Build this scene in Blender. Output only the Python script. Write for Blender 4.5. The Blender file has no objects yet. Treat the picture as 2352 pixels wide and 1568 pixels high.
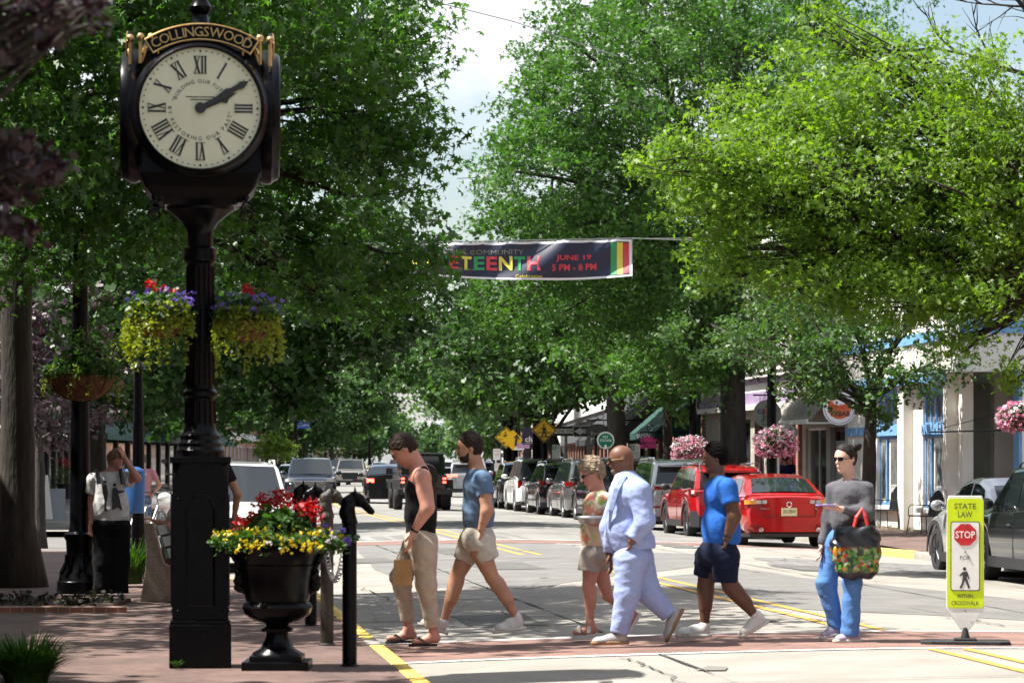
import bpy, bmesh, math, random
import numpy as np
from mathutils import Vector, Matrix, Euler
R = math.radians
random.seed(7)
SC = bpy.context.scene
COL = SC.collection
# ---------------------------------------------------------------- camera
cam_d = bpy.data.cameras.new('camera'); cam = bpy.data.objects.new('camera', cam_d); COL.objects.link(cam)
cam.location = (0, 0, 1.6); cam.rotation_euler = (R(90), 0, 0)
cam_d.sensor_width = 36.0; cam_d.lens = 36.0 * 7000 / 2352.0
cam_d.shift_y = 272.0 / 2352.0
cam_d.clip_start = 0.5; cam_d.clip_end = 6000
cam_d.dof.use_dof = True; cam_d.dof.focus_distance = 45.0; cam_d.dof.aperture_fstop = 5.6
SC.camera = cam
# ---------------------------------------------------------------- sky and sun
SUN = Vector((-0.50, -0.03, 0.86)).normalized()
el = math.asin(SUN.z); az = math.atan2(SUN.x, SUN.y)
w = bpy.data.worlds.new('World'); SC.world = w; w.use_nodes = True
nt = w.node_tree; nt.nodes.clear()
out = nt.nodes.new('ShaderNodeOutputWorld'); bg = nt.nodes.new('ShaderNodeBackground')
sky = nt.nodes.new('ShaderNodeTexSky'); sky.sky_type = 'NISHITA'; sky.sun_disc = False
sky.sun_elevation = el; sky.sun_rotation = az; sky.dust_density = 1.5; sky.ozone_density = 1.2
tc = nt.nodes.new('ShaderNodeTexCoord'); mp = nt.nodes.new('ShaderNodeMapping'); mp.inputs['Scale'].default_value = (3.2, 3.2, 6.5)
mp.inputs['Location'].default_value = (1.35, .4, .7)
nz = nt.nodes.new('ShaderNodeTexNoise'); nz.inputs['Scale'].default_value = 2.2; nz.inputs['Detail'].default_value = 7; nz.inputs['Roughness'].default_value = .55
rp = nt.nodes.new('ShaderNodeValToRGB'); rp.color_ramp.elements[0].position = .40; rp.color_ramp.elements[1].position = .58
mx = nt.nodes.new('ShaderNodeMix'); mx.data_type = 'RGBA'; mx.inputs[7].default_value = (9.6, 9.9, 10.3, 1)
L = nt.links.new
L(tc.outputs['Generated'], mp.inputs[0]); L(mp.outputs[0], nz.inputs[0]); L(nz.outputs[0], rp.inputs[0])
sm = nt.nodes.new('ShaderNodeMix'); sm.data_type = 'RGBA'; sm.blend_type = 'MULTIPLY'; sm.inputs[0].default_value = 1; sm.inputs[7].default_value = (1.6, 1.52, 1.45, 1); L(sky.outputs[0], sm.inputs[6])
L(rp.outputs[0], mx.inputs[0]); L(sm.outputs[2], mx.inputs[6]); L(mx.outputs[2], bg.inputs[0]); L(bg.outputs[0], out.inputs[0])
bg.inputs[1].default_value = 0.05
sd = bpy.data.lights.new('sun', 'SUN'); sd.energy = 5.0; sd.angle = R(0.5); sd.color = (1, .955, .88)
so = bpy.data.objects.new('sun', sd); COL.objects.link(so); so.rotation_euler = SUN.to_track_quat('Z', 'Y').to_euler(); so.location = (-20, 20, 60)
SC.view_settings.view_transform = 'Standard'; SC.view_settings.look = 'None'; SC.view_settings.gamma = 1; SC.view_settings.exposure = 1.3
SC.render.engine = 'CYCLES'
SC.cycles.max_bounces = 6; SC.cycles.transparent_max_bounces = 6; SC.cycles.transmission_bounces = 3
SC.cycles.glossy_bounces = 3; SC.cycles.diffuse_bounces = 3
SC.cycles.use_denoising = True
try: SC.cycles.denoiser = 'OPENIMAGEDENOISE'
except Exception: pass
SC.cycles.caustics_reflective = False; SC.cycles.caustics_refractive = False
# ---------------------------------------------------------------- measured geometry of the place
def P(u, v, D):
    """point seen at (u, v) of the 2352 px wide photograph, D metres down the street"""
    return Vector(((u - 1176) * D / 7000.0, D, 1.6 - (v - 1056) * D / 7000.0))
def W(px, D): return px * D / 7000.0
def cx(y):
    """x of the street's centre line at y: straight, then bending right near 110 m"""
    if y < 98: return 3.7 - .118 * (y - 26.4)
    b = 3.7 - .118 * (98 - 26.4); s = min(y - 98, 28.0)
    return b - .118 * s + .098 * s * s / 56.0 - .02 * max(0, y - 126)
def zr(t): return -.02 - .18 * min(1, abs(t) / 7.0) ** 1.6
HEAD = math.atan(.118)          # street heading, turned left of +Y
# ---------------------------------------------------------------- materials
MATS = {}
def mat(name, col, rough=.6, metal=0, var=0, vscale=8, bump=0, bscale=60, spec=.5, coat=0, trans=0, emit=None, es=0, col2=None, alpha=1, sheen=0, stretch=None, det=5):
    if name in MATS: return MATS[name]
    m = bpy.data.materials.new(name); m.use_nodes = True; nt = m.node_tree; b = nt.nodes['Principled BSDF']
    b.inputs['Base Color'].default_value = (*col, 1); b.inputs['Roughness'].default_value = rough; b.inputs['Metallic'].default_value = metal
    b.inputs['Specular IOR Level'].default_value = spec; b.inputs['Coat Weight'].default_value = coat; b.inputs['Coat Roughness'].default_value = .04
    b.inputs['Transmission Weight'].default_value = trans; b.inputs['Alpha'].default_value = alpha
    if sheen: b.inputs['Sheen Weight'].default_value = sheen
    if emit: b.inputs['Emission Color'].default_value = (*emit, 1); b.inputs['Emission Strength'].default_value = es
    if var or bump or col2:
        tc = nt.nodes.new('ShaderNodeTexCoord'); src = tc.outputs['Object']
        if stretch:
            mp = nt.nodes.new('ShaderNodeMapping'); mp.inputs['Scale'].default_value = stretch; nt.links.new(src, mp.inputs[0]); src = mp.outputs[0]
    if var or col2:
        n = nt.nodes.new('ShaderNodeTexNoise'); n.inputs['Scale'].default_value = vscale; n.inputs['Detail'].default_value = det; n.inputs['Roughness'].default_value = .62
        nt.links.new(src, n.inputs[0])
        r = nt.nodes.new('ShaderNodeValToRGB'); r.color_ramp.elements[0].position = .34; r.color_ramp.elements[1].position = .66
        c2 = col2 if col2 else tuple(min(1, c * (1 + var)) for c in col)
        c1 = col if col2 else tuple(c * (1 - var) for c in col)
        r.color_ramp.elements[0].color = (*c1, 1); r.color_ramp.elements[1].color = (*c2, 1)
        nt.links.new(n.outputs[0], r.inputs[0]); nt.links.new(r.outputs[0], b.inputs['Base Color'])
    if bump:
        n2 = nt.nodes.new('ShaderNodeTexNoise'); n2.inputs['Scale'].default_value = bscale; n2.inputs['Detail'].default_value = 4
        nt.links.new(src, n2.inputs[0])
        bp = nt.nodes.new('ShaderNodeBump'); bp.inputs['Strength'].default_value = bump; bp.inputs['Distance'].default_value = .02
        nt.links.new(n2.outputs[0], bp.inputs['Height']); nt.links.new(bp.outputs[0], b.inputs['Normal'])
    MATS[name] = m; return m
def brick_mat(name, c1, c2, mortar, scale=4, rot=None, bw=.5, rh=.25, ms=.02, rough=.85):
    if name in MATS: return MATS[name]
    m = bpy.data.materials.new(name); m.use_nodes = True; nt = m.node_tree; b = nt.nodes['Principled BSDF']
    tc = nt.nodes.new('ShaderNodeTexCoord'); mp = nt.nodes.new('ShaderNodeMapping'); br = nt.nodes.new('ShaderNodeTexBrick')
    if rot: mp.inputs['Rotation'].default_value = rot
    br.inputs['Scale'].default_value = scale; br.inputs['Color1'].default_value = (*c1, 1); br.inputs['Color2'].default_value = (*c2, 1)
    br.inputs['Mortar'].default_value = (*mortar, 1); br.inputs['Mortar Size'].default_value = ms; br.inputs['Brick Width'].default_value = bw; br.inputs['Row Height'].default_value = rh
    n = nt.nodes.new('ShaderNodeTexNoise'); n.inputs['Scale'].default_value = 1.3; n.inputs['Detail'].default_value = 8
    hs = nt.nodes.new('ShaderNodeMix'); hs.data_type = 'RGBA'; hs.blend_type = 'MULTIPLY'; hs.inputs[0].default_value = .7
    r = nt.nodes.new('ShaderNodeValToRGB'); r.color_ramp.elements[0].position = .3; r.color_ramp.elements[1].position = .7
    r.color_ramp.elements[0].color = (.55, .55, .55, 1); r.color_ramp.elements[1].color = (1.3, 1.25, 1.2, 1)
    L = nt.links.new
    L(tc.outputs['Object'], mp.inputs[0]); L(mp.outputs[0], br.inputs[0]); L(tc.outputs['Object'], n.inputs[0]); L(n.outputs[0], r.inputs[0])
    L(br.outputs[0], hs.inputs[6]); L(r.outputs[0], hs.inputs[7]); L(hs.outputs[2], b.inputs['Base Color'])
    b.inputs['Roughness'].default_value = rough; MATS[name] = m; return m
def leaf_mat(name, dark, light, tr, trans=.45, rough=.38):
    if name in MATS: return MATS[name]
    m = bpy.data.materials.new(name); m.use_nodes = True; nt = m.node_tree; b = nt.nodes['Principled BSDF']; o = nt.nodes['Material Output']
    at = nt.nodes.new('ShaderNodeAttribute'); at.attribute_name = 'lv'
    r = nt.nodes.new('ShaderNodeValToRGB'); r.color_ramp.elements[0].color = (*dark, 1); r.color_ramp.elements[1].color = (*light, 1)
    r2 = nt.nodes.new('ShaderNodeMix'); r2.data_type = 'RGBA'; r2.blend_type = 'MULTIPLY'; r2.inputs[0].default_value = 1; r2.inputs[7].default_value = (*tr, 1)
    t = nt.nodes.new('ShaderNodeBsdfTranslucent'); mx = nt.nodes.new('ShaderNodeMixShader'); mx.inputs[0].default_value = trans
    L = nt.links.new
    L(at.outputs['Fac'], r.inputs[0]); L(r.outputs[0], b.inputs['Base Color']); L(r.outputs[0], r2.inputs[6]); L(r2.outputs[2], t.inputs[0])
    L(b.outputs[0], mx.inputs[1]); L(t.outputs[0], mx.inputs[2]); L(mx.outputs[0], o.inputs[0])
    b.inputs['Roughness'].default_value = max(rough, .5); b.inputs['Specular IOR Level'].default_value = .6
    MATS[name] = m; return m
# ---------------------------------------------------------------- object helpers
def setp(o, label=None, cat=None, group=None, kind=None):
    if label: o['label'] = label
    if cat: o['category'] = cat
    if group: o['group'] = group
    if kind: o['kind'] = kind
    return o
def thing(name, label, cat, loc=(0, 0, 0), rz=0, group=None):
    o = bpy.data.objects.new(name, None); COL.objects.link(o); o.empty_display_size = .2
    o.location = loc; o.rotation_euler = (0, 0, rz); return setp(o, label, cat, group)
def copy_tree(o, parent=None):
    c = o.copy(); COL.objects.link(c)
    if parent is not None: c.parent = parent
    for ch in [q for q in bpy.data.objects if q.parent == o]: copy_tree(ch, c)
    return c
def link_mesh(name, me, parent=None, mats=None, smooth=False):
    o = bpy.data.objects.new(name, me); COL.objects.link(o)
    if mats is not None:
        for m in (mats if isinstance(mats, (list, tuple)) else [mats]): me.materials.append(m)
    if parent is not None: o.parent = parent
    if smooth and len(me.polygons): me.polygons.foreach_set('use_smooth', [True] * len(me.polygons))
    return o
def np_mesh(name, V, F, fattr=None):
    """V (n,3), F (m,k) arrays"""
    me = bpy.data.meshes.new(name); V = np.asarray(V, np.float32); F = np.asarray(F, np.int32); m, k = F.shape
    me.vertices.add(len(V)); me.vertices.foreach_set('co', V.ravel())
    me.loops.add(m * k); me.loops.foreach_set('vertex_index', F.ravel())
    me.polygons.add(m); me.polygons.foreach_set('loop_start', np.arange(0, m * k, k, dtype=np.int32))
    if fattr is not None:
        a = me.attributes.new('lv', 'FLOAT', 'FACE'); a.data.foreach_set('value', np.asarray(fattr, np.float32))
    me.update(calc_edges=True); return me
def frame_from(d, up=Vector((0, 0, 1))):
    d = Vector(d).normalized(); a = up if abs(d.dot(up)) < .98 else Vector((1, 0, 0))
    x = a.cross(d).normalized(); y = d.cross(x).normalized(); return x, y, d
class MB:
    def __init__(s): s.v = []; s.f = []; s.m = []; s.x = Matrix.Identity(4)
    def add(s, vs, fs, mi=0):
        n = len(s.v); X = s.x; s.v += [tuple(X @ Vector(p)) for p in vs]; s.f += [tuple(n + i for i in f) for f in fs]; s.m += [mi] * len(fs); return s
    def box(s, c, d, rz=0, mi=0, tap=1, rot=None):
        M = Matrix.Translation(c) @ (rot.to_4x4() if rot is not None else Matrix.Rotation(rz, 4, 'Z')); a, b, h = d[0] / 2, d[1] / 2, d[2] / 2
        vs = [M @ Vector((x * a * (tap if z > 0 else 1), y * b * (tap if z > 0 else 1), z * h)) for z in (-1, 1) for y in (-1, 1) for x in (-1, 1)]
        return s.add(vs, [(0, 2, 3, 1), (4, 5, 7, 6), (0, 1, 5, 4), (2, 6, 7, 3), (0, 4, 6, 2), (1, 3, 7, 5)], mi)
    def box2(s, a, b, mi=0): return s.box([(a[i] + b[i]) / 2 for i in range(3)], [abs(b[i] - a[i]) for i in range(3)], 0, mi)
    def cyl(s, p0, p1, r0, r1=None, n=12, mi=0, cap=True):
        return s.tube([p0, p1], [r0, r0 if r1 is None else r1], n, mi, cap)
    def tube(s, path, rad, n=8, mi=0, cap=True):
        path = [Vector(p) for p in path]; rad = [rad] * len(path) if not hasattr(rad, '__len__') else rad
        vs = []; fs = []; px = None
        for i, p in enumerate(path):
            d = (path[min(i + 1, len(path) - 1)] - path[max(i - 1, 0)])
            if d.length < 1e-9: d = Vector((0, 0, 1))
            d.normalize()
            if px is None: x, y, _ = frame_from(d)
            else:
                x = (px - d * px.dot(d)); x = x.normalized() if x.length > 1e-6 else frame_from(d)[0]; y = d.cross(x)
            px = x
            for k in range(n):
                a = 2 * math.pi * k / n; vs.append(p + (x * math.cos(a) + y * math.sin(a)) * rad[i])
        for i in range(len(path) - 1):
            for k in range(n):
                a = i * n + k; b = i * n + (k + 1) % n; fs.append((a, b, b + n, a + n))
        if cap: fs.append(tuple(range(n - 1, -1, -1))); fs.append(tuple(range(len(vs) - n, len(vs))))
        return s.add(vs, fs, mi)
    def lathe(s, prof, n=24, c=(0, 0, 0), mi=0, sq=None):
        """prof: list of (r, z)"""
        vs = []; fs = []
        for r, z in prof:
            for k in range(n):
                a = 2 * math.pi * (k + .5) / n; q = 1
                if sq: q = 1 / max(abs(math.cos(a)), abs(math.sin(a)))
                vs.append((c[0] + r * q * math.cos(a), c[1] + r * q * math.sin(a), c[2] + z))
        for i in range(len(prof) - 1):
            for k in range(n):
                a = i * n + k; b = i * n + (k + 1) % n; fs.append((a, b, b + n, a + n))
        fs.append(tuple(range(n - 1, -1, -1))); fs.append(tuple(range(len(vs) - n, len(vs))))
        return s.add(vs, fs, mi)
    def prism(s, poly, M, th, mi=0):
        """poly in local xy, extruded along local z by th; M 4x4"""
        n = len(poly); vs = [M @ Vector((x, y, 0)) for x, y in poly] + [M @ Vector((x, y, th)) for x, y in poly]
        fs = [tuple(range(n - 1, -1, -1)), tuple(range(n, 2 * n))] + [(i, (i + 1) % n, (i + 1) % n + n, i + n) for i in range(n)]
        return s.add(vs, fs, mi)
    def ell(s, c, r, n=12, m=8, mi=0, rot=None):
        c = Vector(c); r = Vector(r) if hasattr(r, '__len__') else Vector((r, r, r)); vs = []; fs = []
        for i in range(m + 1):
            th = math.pi * i / m
            for k in range(n):
                a = 2 * math.pi * k / n; q = Vector((r.x * math.sin(th) * math.cos(a), r.y * math.sin(th) * math.sin(a), r.z * math.cos(th)))
                if rot is not None: q = rot @ q
                vs.append(c + q)
        for i in range(m):
            for k in range(n):
                a = i * n + k; b = i * n + (k + 1) % n; fs.append((a, a + n, b + n, b))
        return s.add(vs, fs, mi)
    def torus(s, c, Rr, r, M=None, n=24, k=8, mi=0, a0=0, a1=2 * math.pi):
        pts = []; full = abs(a1 - a0) > 6.28
        for i in range(n + 1): a = a0 + (a1 - a0) * i / n; p = Vector((math.cos(a) * Rr, math.sin(a) * Rr, 0)); pts.append(Vector(c) + (M @ p if M is not None else p))
        return s.tube(pts, r, k, mi, not full)
    def build(s, name, mats, parent=None, smooth=False, bevel=0, auto=None, seg=2):
        me = bpy.data.meshes.new(name); me.from_pydata(s.v, [], s.f)
        o = link_mesh(name, me, parent, mats)
        if len(set(s.m)) > 1: me.polygons.foreach_set('material_index', s.m)
        me.validate(); me.update()
        bm = bmesh.new(); bm.from_mesh(me)
        bmesh.ops.remove_doubles(bm, verts=bm.verts, dist=1e-5); bmesh.ops.recalc_face_normals(bm, faces=bm.faces)
        if smooth:
            for f in bm.faces: f.smooth = True
            ang = R(auto or 40)
            for e in bm.edges:
                if len(e.link_faces) == 2 and e.calc_face_angle(0) > ang: e.smooth = False
        bm.to_mesh(me); bm.free()
        if bevel:
            b = o.modifiers.new('b', 'BEVEL'); b.width = bevel; b.segments = seg; b.limit_method = 'ANGLE'; b.angle_limit = R(35)
            if smooth: b.harden_normals = False
        return o
    def text(s, txt, size, M, off=0, ext=.002, mi=0, align='CENTER', fit=None, shear=0, bend=None, spacing=1):
        """text in local xy of M, extruded along z. fit=(w,h) scales to a box"""
        vs, fs = text_poly(txt, off, shear, spacing)
        if not len(vs): return s
        a = np.array(vs); lo = a.min(0); hi = a.max(0); wd = hi[0] - lo[0]; ht = hi[1] - lo[1]
        if fit: sx, sy = fit[0] / max(wd, 1e-6), fit[1] / max(ht, 1e-6)
        else: sx = sy = size
        cxm = {'CENTER': (lo[0] + hi[0]) / 2, 'LEFT': lo[0], 'RIGHT': hi[0]}[align]; cy = (lo[1] + hi[1]) / 2 if fit else .35
        pts = [((p[0] - cxm) * sx, (p[1] - cy) * sy) for p in vs]
        if bend: pts = [bend(*p) for p in pts]
        n = len(pts); V = [M @ Vector((x, y, ext)) for x, y in pts]
        return s.add(V, fs, mi)
TEXTC = {}
def text_poly(txt, off=0, shear=0, spacing=1):
    k = (txt, off, shear, spacing)
    if k in TEXTC: return TEXTC[k]
    c = bpy.data.curves.new('t', 'FONT'); c.body = txt; c.offset = off; c.shear = shear; c.resolution_u = 2; c.fill_mode = 'FRONT'; c.space_character = spacing
    o = bpy.data.objects.new('t', c); COL.objects.link(o)
    dg = bpy.context.evaluated_depsgraph_get(); me = bpy.data.meshes.new_from_object(o.evaluated_get(dg))
    r = ([tuple(v.co[:2]) for v in me.vertices], [tuple(p.vertices) for p in me.polygons])
    bpy.data.objects.remove(o); bpy.data.curves.remove(c); bpy.data.meshes.remove(me); TEXTC[k] = r; return r
def FX(o, xd, yd):
    """4x4 with origin o, local x and y directions"""
    x = Vector(xd).normalized(); y = Vector(yd).normalized(); z = x.cross(y).normalized()
    return Matrix(((x.x, y.x, z.x, o[0]), (x.y, y.y, z.y, o[1]), (x.z, y.z, z.z, o[2]), (0, 0, 0, 1)))
def rrect(w, h, r, n=5, c=(0, 0)):
    o = []
    for i, (sx, sy) in enumerate(((1, 1), (-1, 1), (-1, -1), (1, -1))):
        for k in range(n): a = math.pi / 2 * (i + k / (n - 1)); o.append((c[0] + sx * (w / 2 - r) + r * math.cos(a), c[1] + sy * (h / 2 - r) + r * math.sin(a)))
    return o
def circ(r, n=32, c=(0, 0), ry=None): return [(c[0] + r * math.cos(2 * math.pi * k / n), c[1] + (ry or r) * math.sin(2 * math.pi * k / n)) for k in range(n)]
# ---------------------------------------------------------------- leaves
STAR = [(0, -.55, .02), (.09, -.25, .05), (.30, -.34, -.04), (.12, -.05, .05), (.40, .16, -.10), (.10, .20, .05), (.02, .68, -.16), (-.10, .20, .05), (-.34, .26, -.10), (-.12, -.02, .05), (-.34, -.26, -.04), (-.09, -.25, .05)]
RHOMB = [(0, -.5, 0), (.3, -.05, .07), (0, .5, -.03), (-.3, -.05, .07)]
HEX = [(0, -.5, 0), (.3, -.3, .04), (.2, .1, .05), (.42, .3, 0), (0, .55, -.04), (-.42, .3, 0), (-.2, .1, .05), (-.3, -.3, .04)]
BLADE = [(-.08, -.5, 0), (.08, -.5, 0), (.1, .1, .05), (0, .5, 0), (-.1, .1, .05)]
def leaves(rng, C, per, spread, size, T, flat=.65, tilt=1.0, lv=(0, 1), svar=.5, cl=None):
    C = np.asarray(C, float); n = len(C) * per
    base = np.repeat(C, per, 0); off = rng.normal(0, 1, (n, 3)) * np.array([1, 1, flat]) * spread
    pos = base + off
    nrm = rng.normal(0, 1, (n, 3)) * tilt + np.array([0, 0, 1.0]); nrm /= np.linalg.norm(nrm, axis=1)[:, None]
    t = rng.normal(0, 1, (n, 3)); x = np.cross(nrm, t); x /= np.linalg.norm(x, axis=1)[:, None] + 1e-9; y = np.cross(nrm, x)
    s = size * (1 + rng.uniform(-svar, svar, n)); T = np.asarray(T, float); k = len(T)
    V = pos[:, None, :] + s[:, None, None] * (T[None, :, 0, None] * x[:, None, :] + T[None, :, 1, None] * y[:, None, :] + T[None, :, 2, None] * nrm[:, None, :])
    F = np.arange(n * k).reshape(n, k)
    clv = rng.uniform(0, 1, len(C)) if cl is None else cl
    a = lv[0] + (lv[1] - lv[0]) * np.clip(.5 * rng.uniform(0, 1, n) + .5 * np.repeat(clv, per), 0, 1)
    return V.reshape(-1, 3), F, a
def blob_points(rng, c, r, n, sub=.3, inner=.45):
    """clumpy points in the shell of an ellipsoid: first clump centres, then points round them"""
    c = np.array(c, float); r = np.array(r, float); m = max(3, n // 14)
    d = rng.normal(0, 1, (m, 3)); d /= np.linalg.norm(d, axis=1)[:, None]; q = rng.uniform(inner ** 3, 1, m) ** (1 / 3.0)
    cc = d * q[:, None]; id_ = rng.integers(0, m, n)
    p = cc[id_] + rng.normal(0, sub, (n, 3)); ln = np.linalg.norm(p, axis=1); f = np.where(ln > 1.08, 1.08 / ln, 1); p *= f[:, None]
    return c + p * r
def tree(name, label, loc, trunk_h, trunk_r, blobs, leafm, barkm, size=.14, per=14, dens=1.0, T=STAR, spread=.26, seed=1, group='street trees', lean=(0, 0), limbs=True, twigs=2.2, tilt=1.0, base_flare=1.5, sub=.28, barename=None, cat='tree', inner=.45, limbk=1.0):
    """blobs: (dx,dy,z,rx,ry,rz) relative to loc"""
    rng = np.random.default_rng(seed); rd = random.Random(seed)
    t = thing(name, label, cat, loc, 0, group)
    wood = MB(); top = Vector((lean[0], lean[1], trunk_h)); path = []; rad = []
    for i in range(9):
        s = i / 8.0; path.append(Vector((top.x * s + rd.uniform(-.5, .5) * trunk_r * .3 * s, top.y * s, trunk_h * s)))
        rad.append(trunk_r * (1 - .3 * s) * (1 + (base_flare - 1) * max(0, 1 - s * 9) + rd.uniform(-.04, .04)))
    path[0].z = -.25; wood.tube(path, rad, 14)
    allC = []; pts = [(path[i], rad[i]) for i in range(5, 9)]
    for (dx, dy, z, rx, ry, rz) in blobs:
        c = Vector((dx, dy, z)); area = (rx * ry + ry * rz + rx * rz) / 3.0
        n = max(6, int(area * 16 * dens * 2.6 * .62)); C = blob_points(rng, c, (rx, ry, rz), n, sub, inner); allC.append(C)
        ns = int(area * 5 * dens + 4); dd = rng.normal(0, 1, (ns, 3)); dd /= np.linalg.norm(dd, axis=1)[:, None]; ml = min(rx, rz, 1.6)
        for q_ in range(ns):
            st_ = np.array(c) + dd[q_] * np.array((rx, ry, rz)) * rng.uniform(.75, 1.0); ln_ = ml * rng.uniform(.25, .85); dr = dd[q_] * np.array((1, 1, .75)) + rng.normal(0, .3, 3) + np.array((0, 0, -.12)); dr /= np.linalg.norm(dr); m_ = max(3, int(ln_ / (size * 1.1)))
            allC.append(st_ + np.linspace(0, ln_, m_)[:, None] * dr + np.linspace(0, 1, m_)[:, None] ** 2 * np.array((0, 0, -.18 * ln_)) + rng.normal(0, size * .35, (m_, 3)))
        if limbs:
            zs = trunk_h * rd.uniform(.72, 1.0); s = zs / trunk_h; a = Vector((top.x * s, top.y * s, zs)); ln = (c - a).length
            mid = a.lerp(c, .5) + Vector((rd.uniform(-1, 1), rd.uniform(-1, 1), rd.uniform(.2, 1))) * ln * .1
            r0 = min(trunk_r * .4, (.022 + ln * .0095) * limbk); end = c + Vector((c - a)).normalized() * min(rx, rz) * .5
            pp = []
            for i in range(8):
                q = i / 7.0; pp.append(a * (1 - q) ** 2 + mid * 2 * q * (1 - q) + end * q * q + Vector((rd.uniform(-1, 1), rd.uniform(-1, 1), rd.uniform(-1, 1))) * .06 * ln * .15)
            rr = [r0 * (1 - .85 * i / 7.0) + .012 for i in range(8)]
            wood.tube(pp, rr, 6, cap=False)
            k = int(twigs * 1.6 * max(2, area))
            for j in range(k):
                tgt = Vector(C[rd.randrange(len(C))]); i = rd.randrange(3, 8); st = pp[i]
                m2 = st.lerp(tgt, .5) + Vector((rd.uniform(-1, 1), rd.uniform(-1, 1), rd.uniform(-.3, .8))) * (tgt - st).length * .15
                wood.tube([st, m2, tgt], [rr[i] * .4 + .005, rr[i] * .22 + .004, .004], 4, cap=False)
    me = bpy.data.meshes.new('trunk'); me.from_pydata(wood.v, [], wood.f); link_mesh('trunk', me, t, barkm, True)
    C = np.concatenate(allC); V, F, a = leaves(rng, C, per, spread * .85, size, T, tilt=tilt)
    link_mesh('crown', np_mesh('crown', V, F, a), t, leafm)
    return t
# ================================================================ smooth solids from distance fields
class SDF:
    def __init__(s): s.p = []
    def cap(s, a, b, ra, rb=None, k=.02, clips=(), sub=False, ax=None, sq=1):
        """tapered capsule; ax/sq squash the section along direction ax"""
        s.p.append(('c', np.array(a, float), np.array(b, float), ra, ra if rb is None else rb, k, [(np.array(c[0], float), np.array(c[1], float)) for c in clips], sub, None if ax is None else np.array(ax, float), sq)); return s
    def ell(s, c, r, M=None, k=.02, clips=(), sub=False):
        M = np.eye(3) if M is None else np.array(M, float)
        s.p.append(('e', np.array(c, float), np.array(r, float), M, k, [(np.array(q[0], float), np.array(q[1], float)) for q in clips], sub)); return s
    def chain(s, pts, rad, k=.02, clips=()):
        for i in range(len(pts) - 1): s.cap(pts[i], pts[i + 1], rad[i], rad[i + 1], k, clips)
        return s
    def bounds(s):
        lo = np.full(3, 1e9); hi = -lo
        for p in s.p:
            if p[-3 if p[0] == 'c' else -1] is True: continue
            if p[0] == 'c':
                r = max(p[3], p[4]) * 1.05 + .01
                for q in (p[1], p[2]): lo = np.minimum(lo, q - r); hi = np.maximum(hi, q + r)
            else: r = p[2].max() + .01; lo = np.minimum(lo, p[1] - r); hi = np.maximum(hi, p[1] + r)
        return lo, hi
    def mesh(s, h=.008, noise=None, clip=()):
        lo, hi = s.bounds(); lo -= 3 * h; hi += 3 * h; n = np.ceil((hi - lo) / h).astype(int) + 1
        D = np.full(n, .5, np.float32); ax = [lo[i] + np.arange(n[i]) * h for i in range(3)]
        for p in s.p:
            if p[0] == 'c':
                _, a, b, ra, rb, k, clips, sub, sx, sq = p; r = max(ra, rb) + k + 3 * h; l0 = np.minimum(a, b) - r; h0 = np.maximum(a, b) + r
            else:
                _, c, rr, M, k, clips, sub = p; r = rr.max() + k + 3 * h; l0 = c - r; h0 = c + r
            i0 = np.clip(np.floor((l0 - lo) / h).astype(int), 0, n - 1); i1 = np.clip(np.ceil((h0 - lo) / h).astype(int) + 1, 1, n)
            if np.any(i1 <= i0): continue
            X, Y, Z = np.meshgrid(ax[0][i0[0]:i1[0]], ax[1][i0[1]:i1[1]], ax[2][i0[2]:i1[2]], indexing='ij')
            Pt = np.stack([X, Y, Z], -1)
            if p[0] == 'c':
                ab = b - a; L2 = max(ab @ ab, 1e-9); pa = Pt - a; t = np.clip((pa @ ab) / L2, 0, 1); w = pa - t[..., None] * ab
                if sx is not None:
                    m = w @ sx; w = w + np.multiply.outer(m * (1 / sq - 1), sx)
                d = np.sqrt((w ** 2).sum(-1)) - (ra + (rb - ra) * t)
                if sx is not None and sq < 1: d = d * (sq + .15 if sq < .85 else 1)
            else:
                q = (Pt - c) @ M; k0 = np.sqrt(((q / rr) ** 2).sum(-1)); k1 = np.sqrt(((q / rr ** 2) ** 2).sum(-1)); d = k0 * (k0 - 1) / np.maximum(k1, 1e-6)
            for (o, nn) in clips: d = np.maximum(d, (Pt - o) @ (nn / np.linalg.norm(nn)))
            sl = tuple(slice(i0[i], i1[i]) for i in range(3)); E = D[sl]
            if sub: D[sl] = np.maximum(E, -d)
            elif k > 0: hh = np.clip(.5 + .5 * (E - d) / k, 0, 1); D[sl] = E * (1 - hh) + d * hh - k * hh * (1 - hh)
            else: D[sl] = np.minimum(E, d)
        if noise or clip:
            X, Y, Z = np.meshgrid(*ax, indexing='ij')
            if noise: D += noise(X, Y, Z).astype(np.float32)
            for (o, nn) in clip: o = np.array(o, float); nn = np.array(nn, float); nn /= np.linalg.norm(nn); D = np.maximum(D, (X - o[0]) * nn[0] + (Y - o[1]) * nn[1] + (Z - o[2]) * nn[2])
        return surface_net(D, lo, h)
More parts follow.
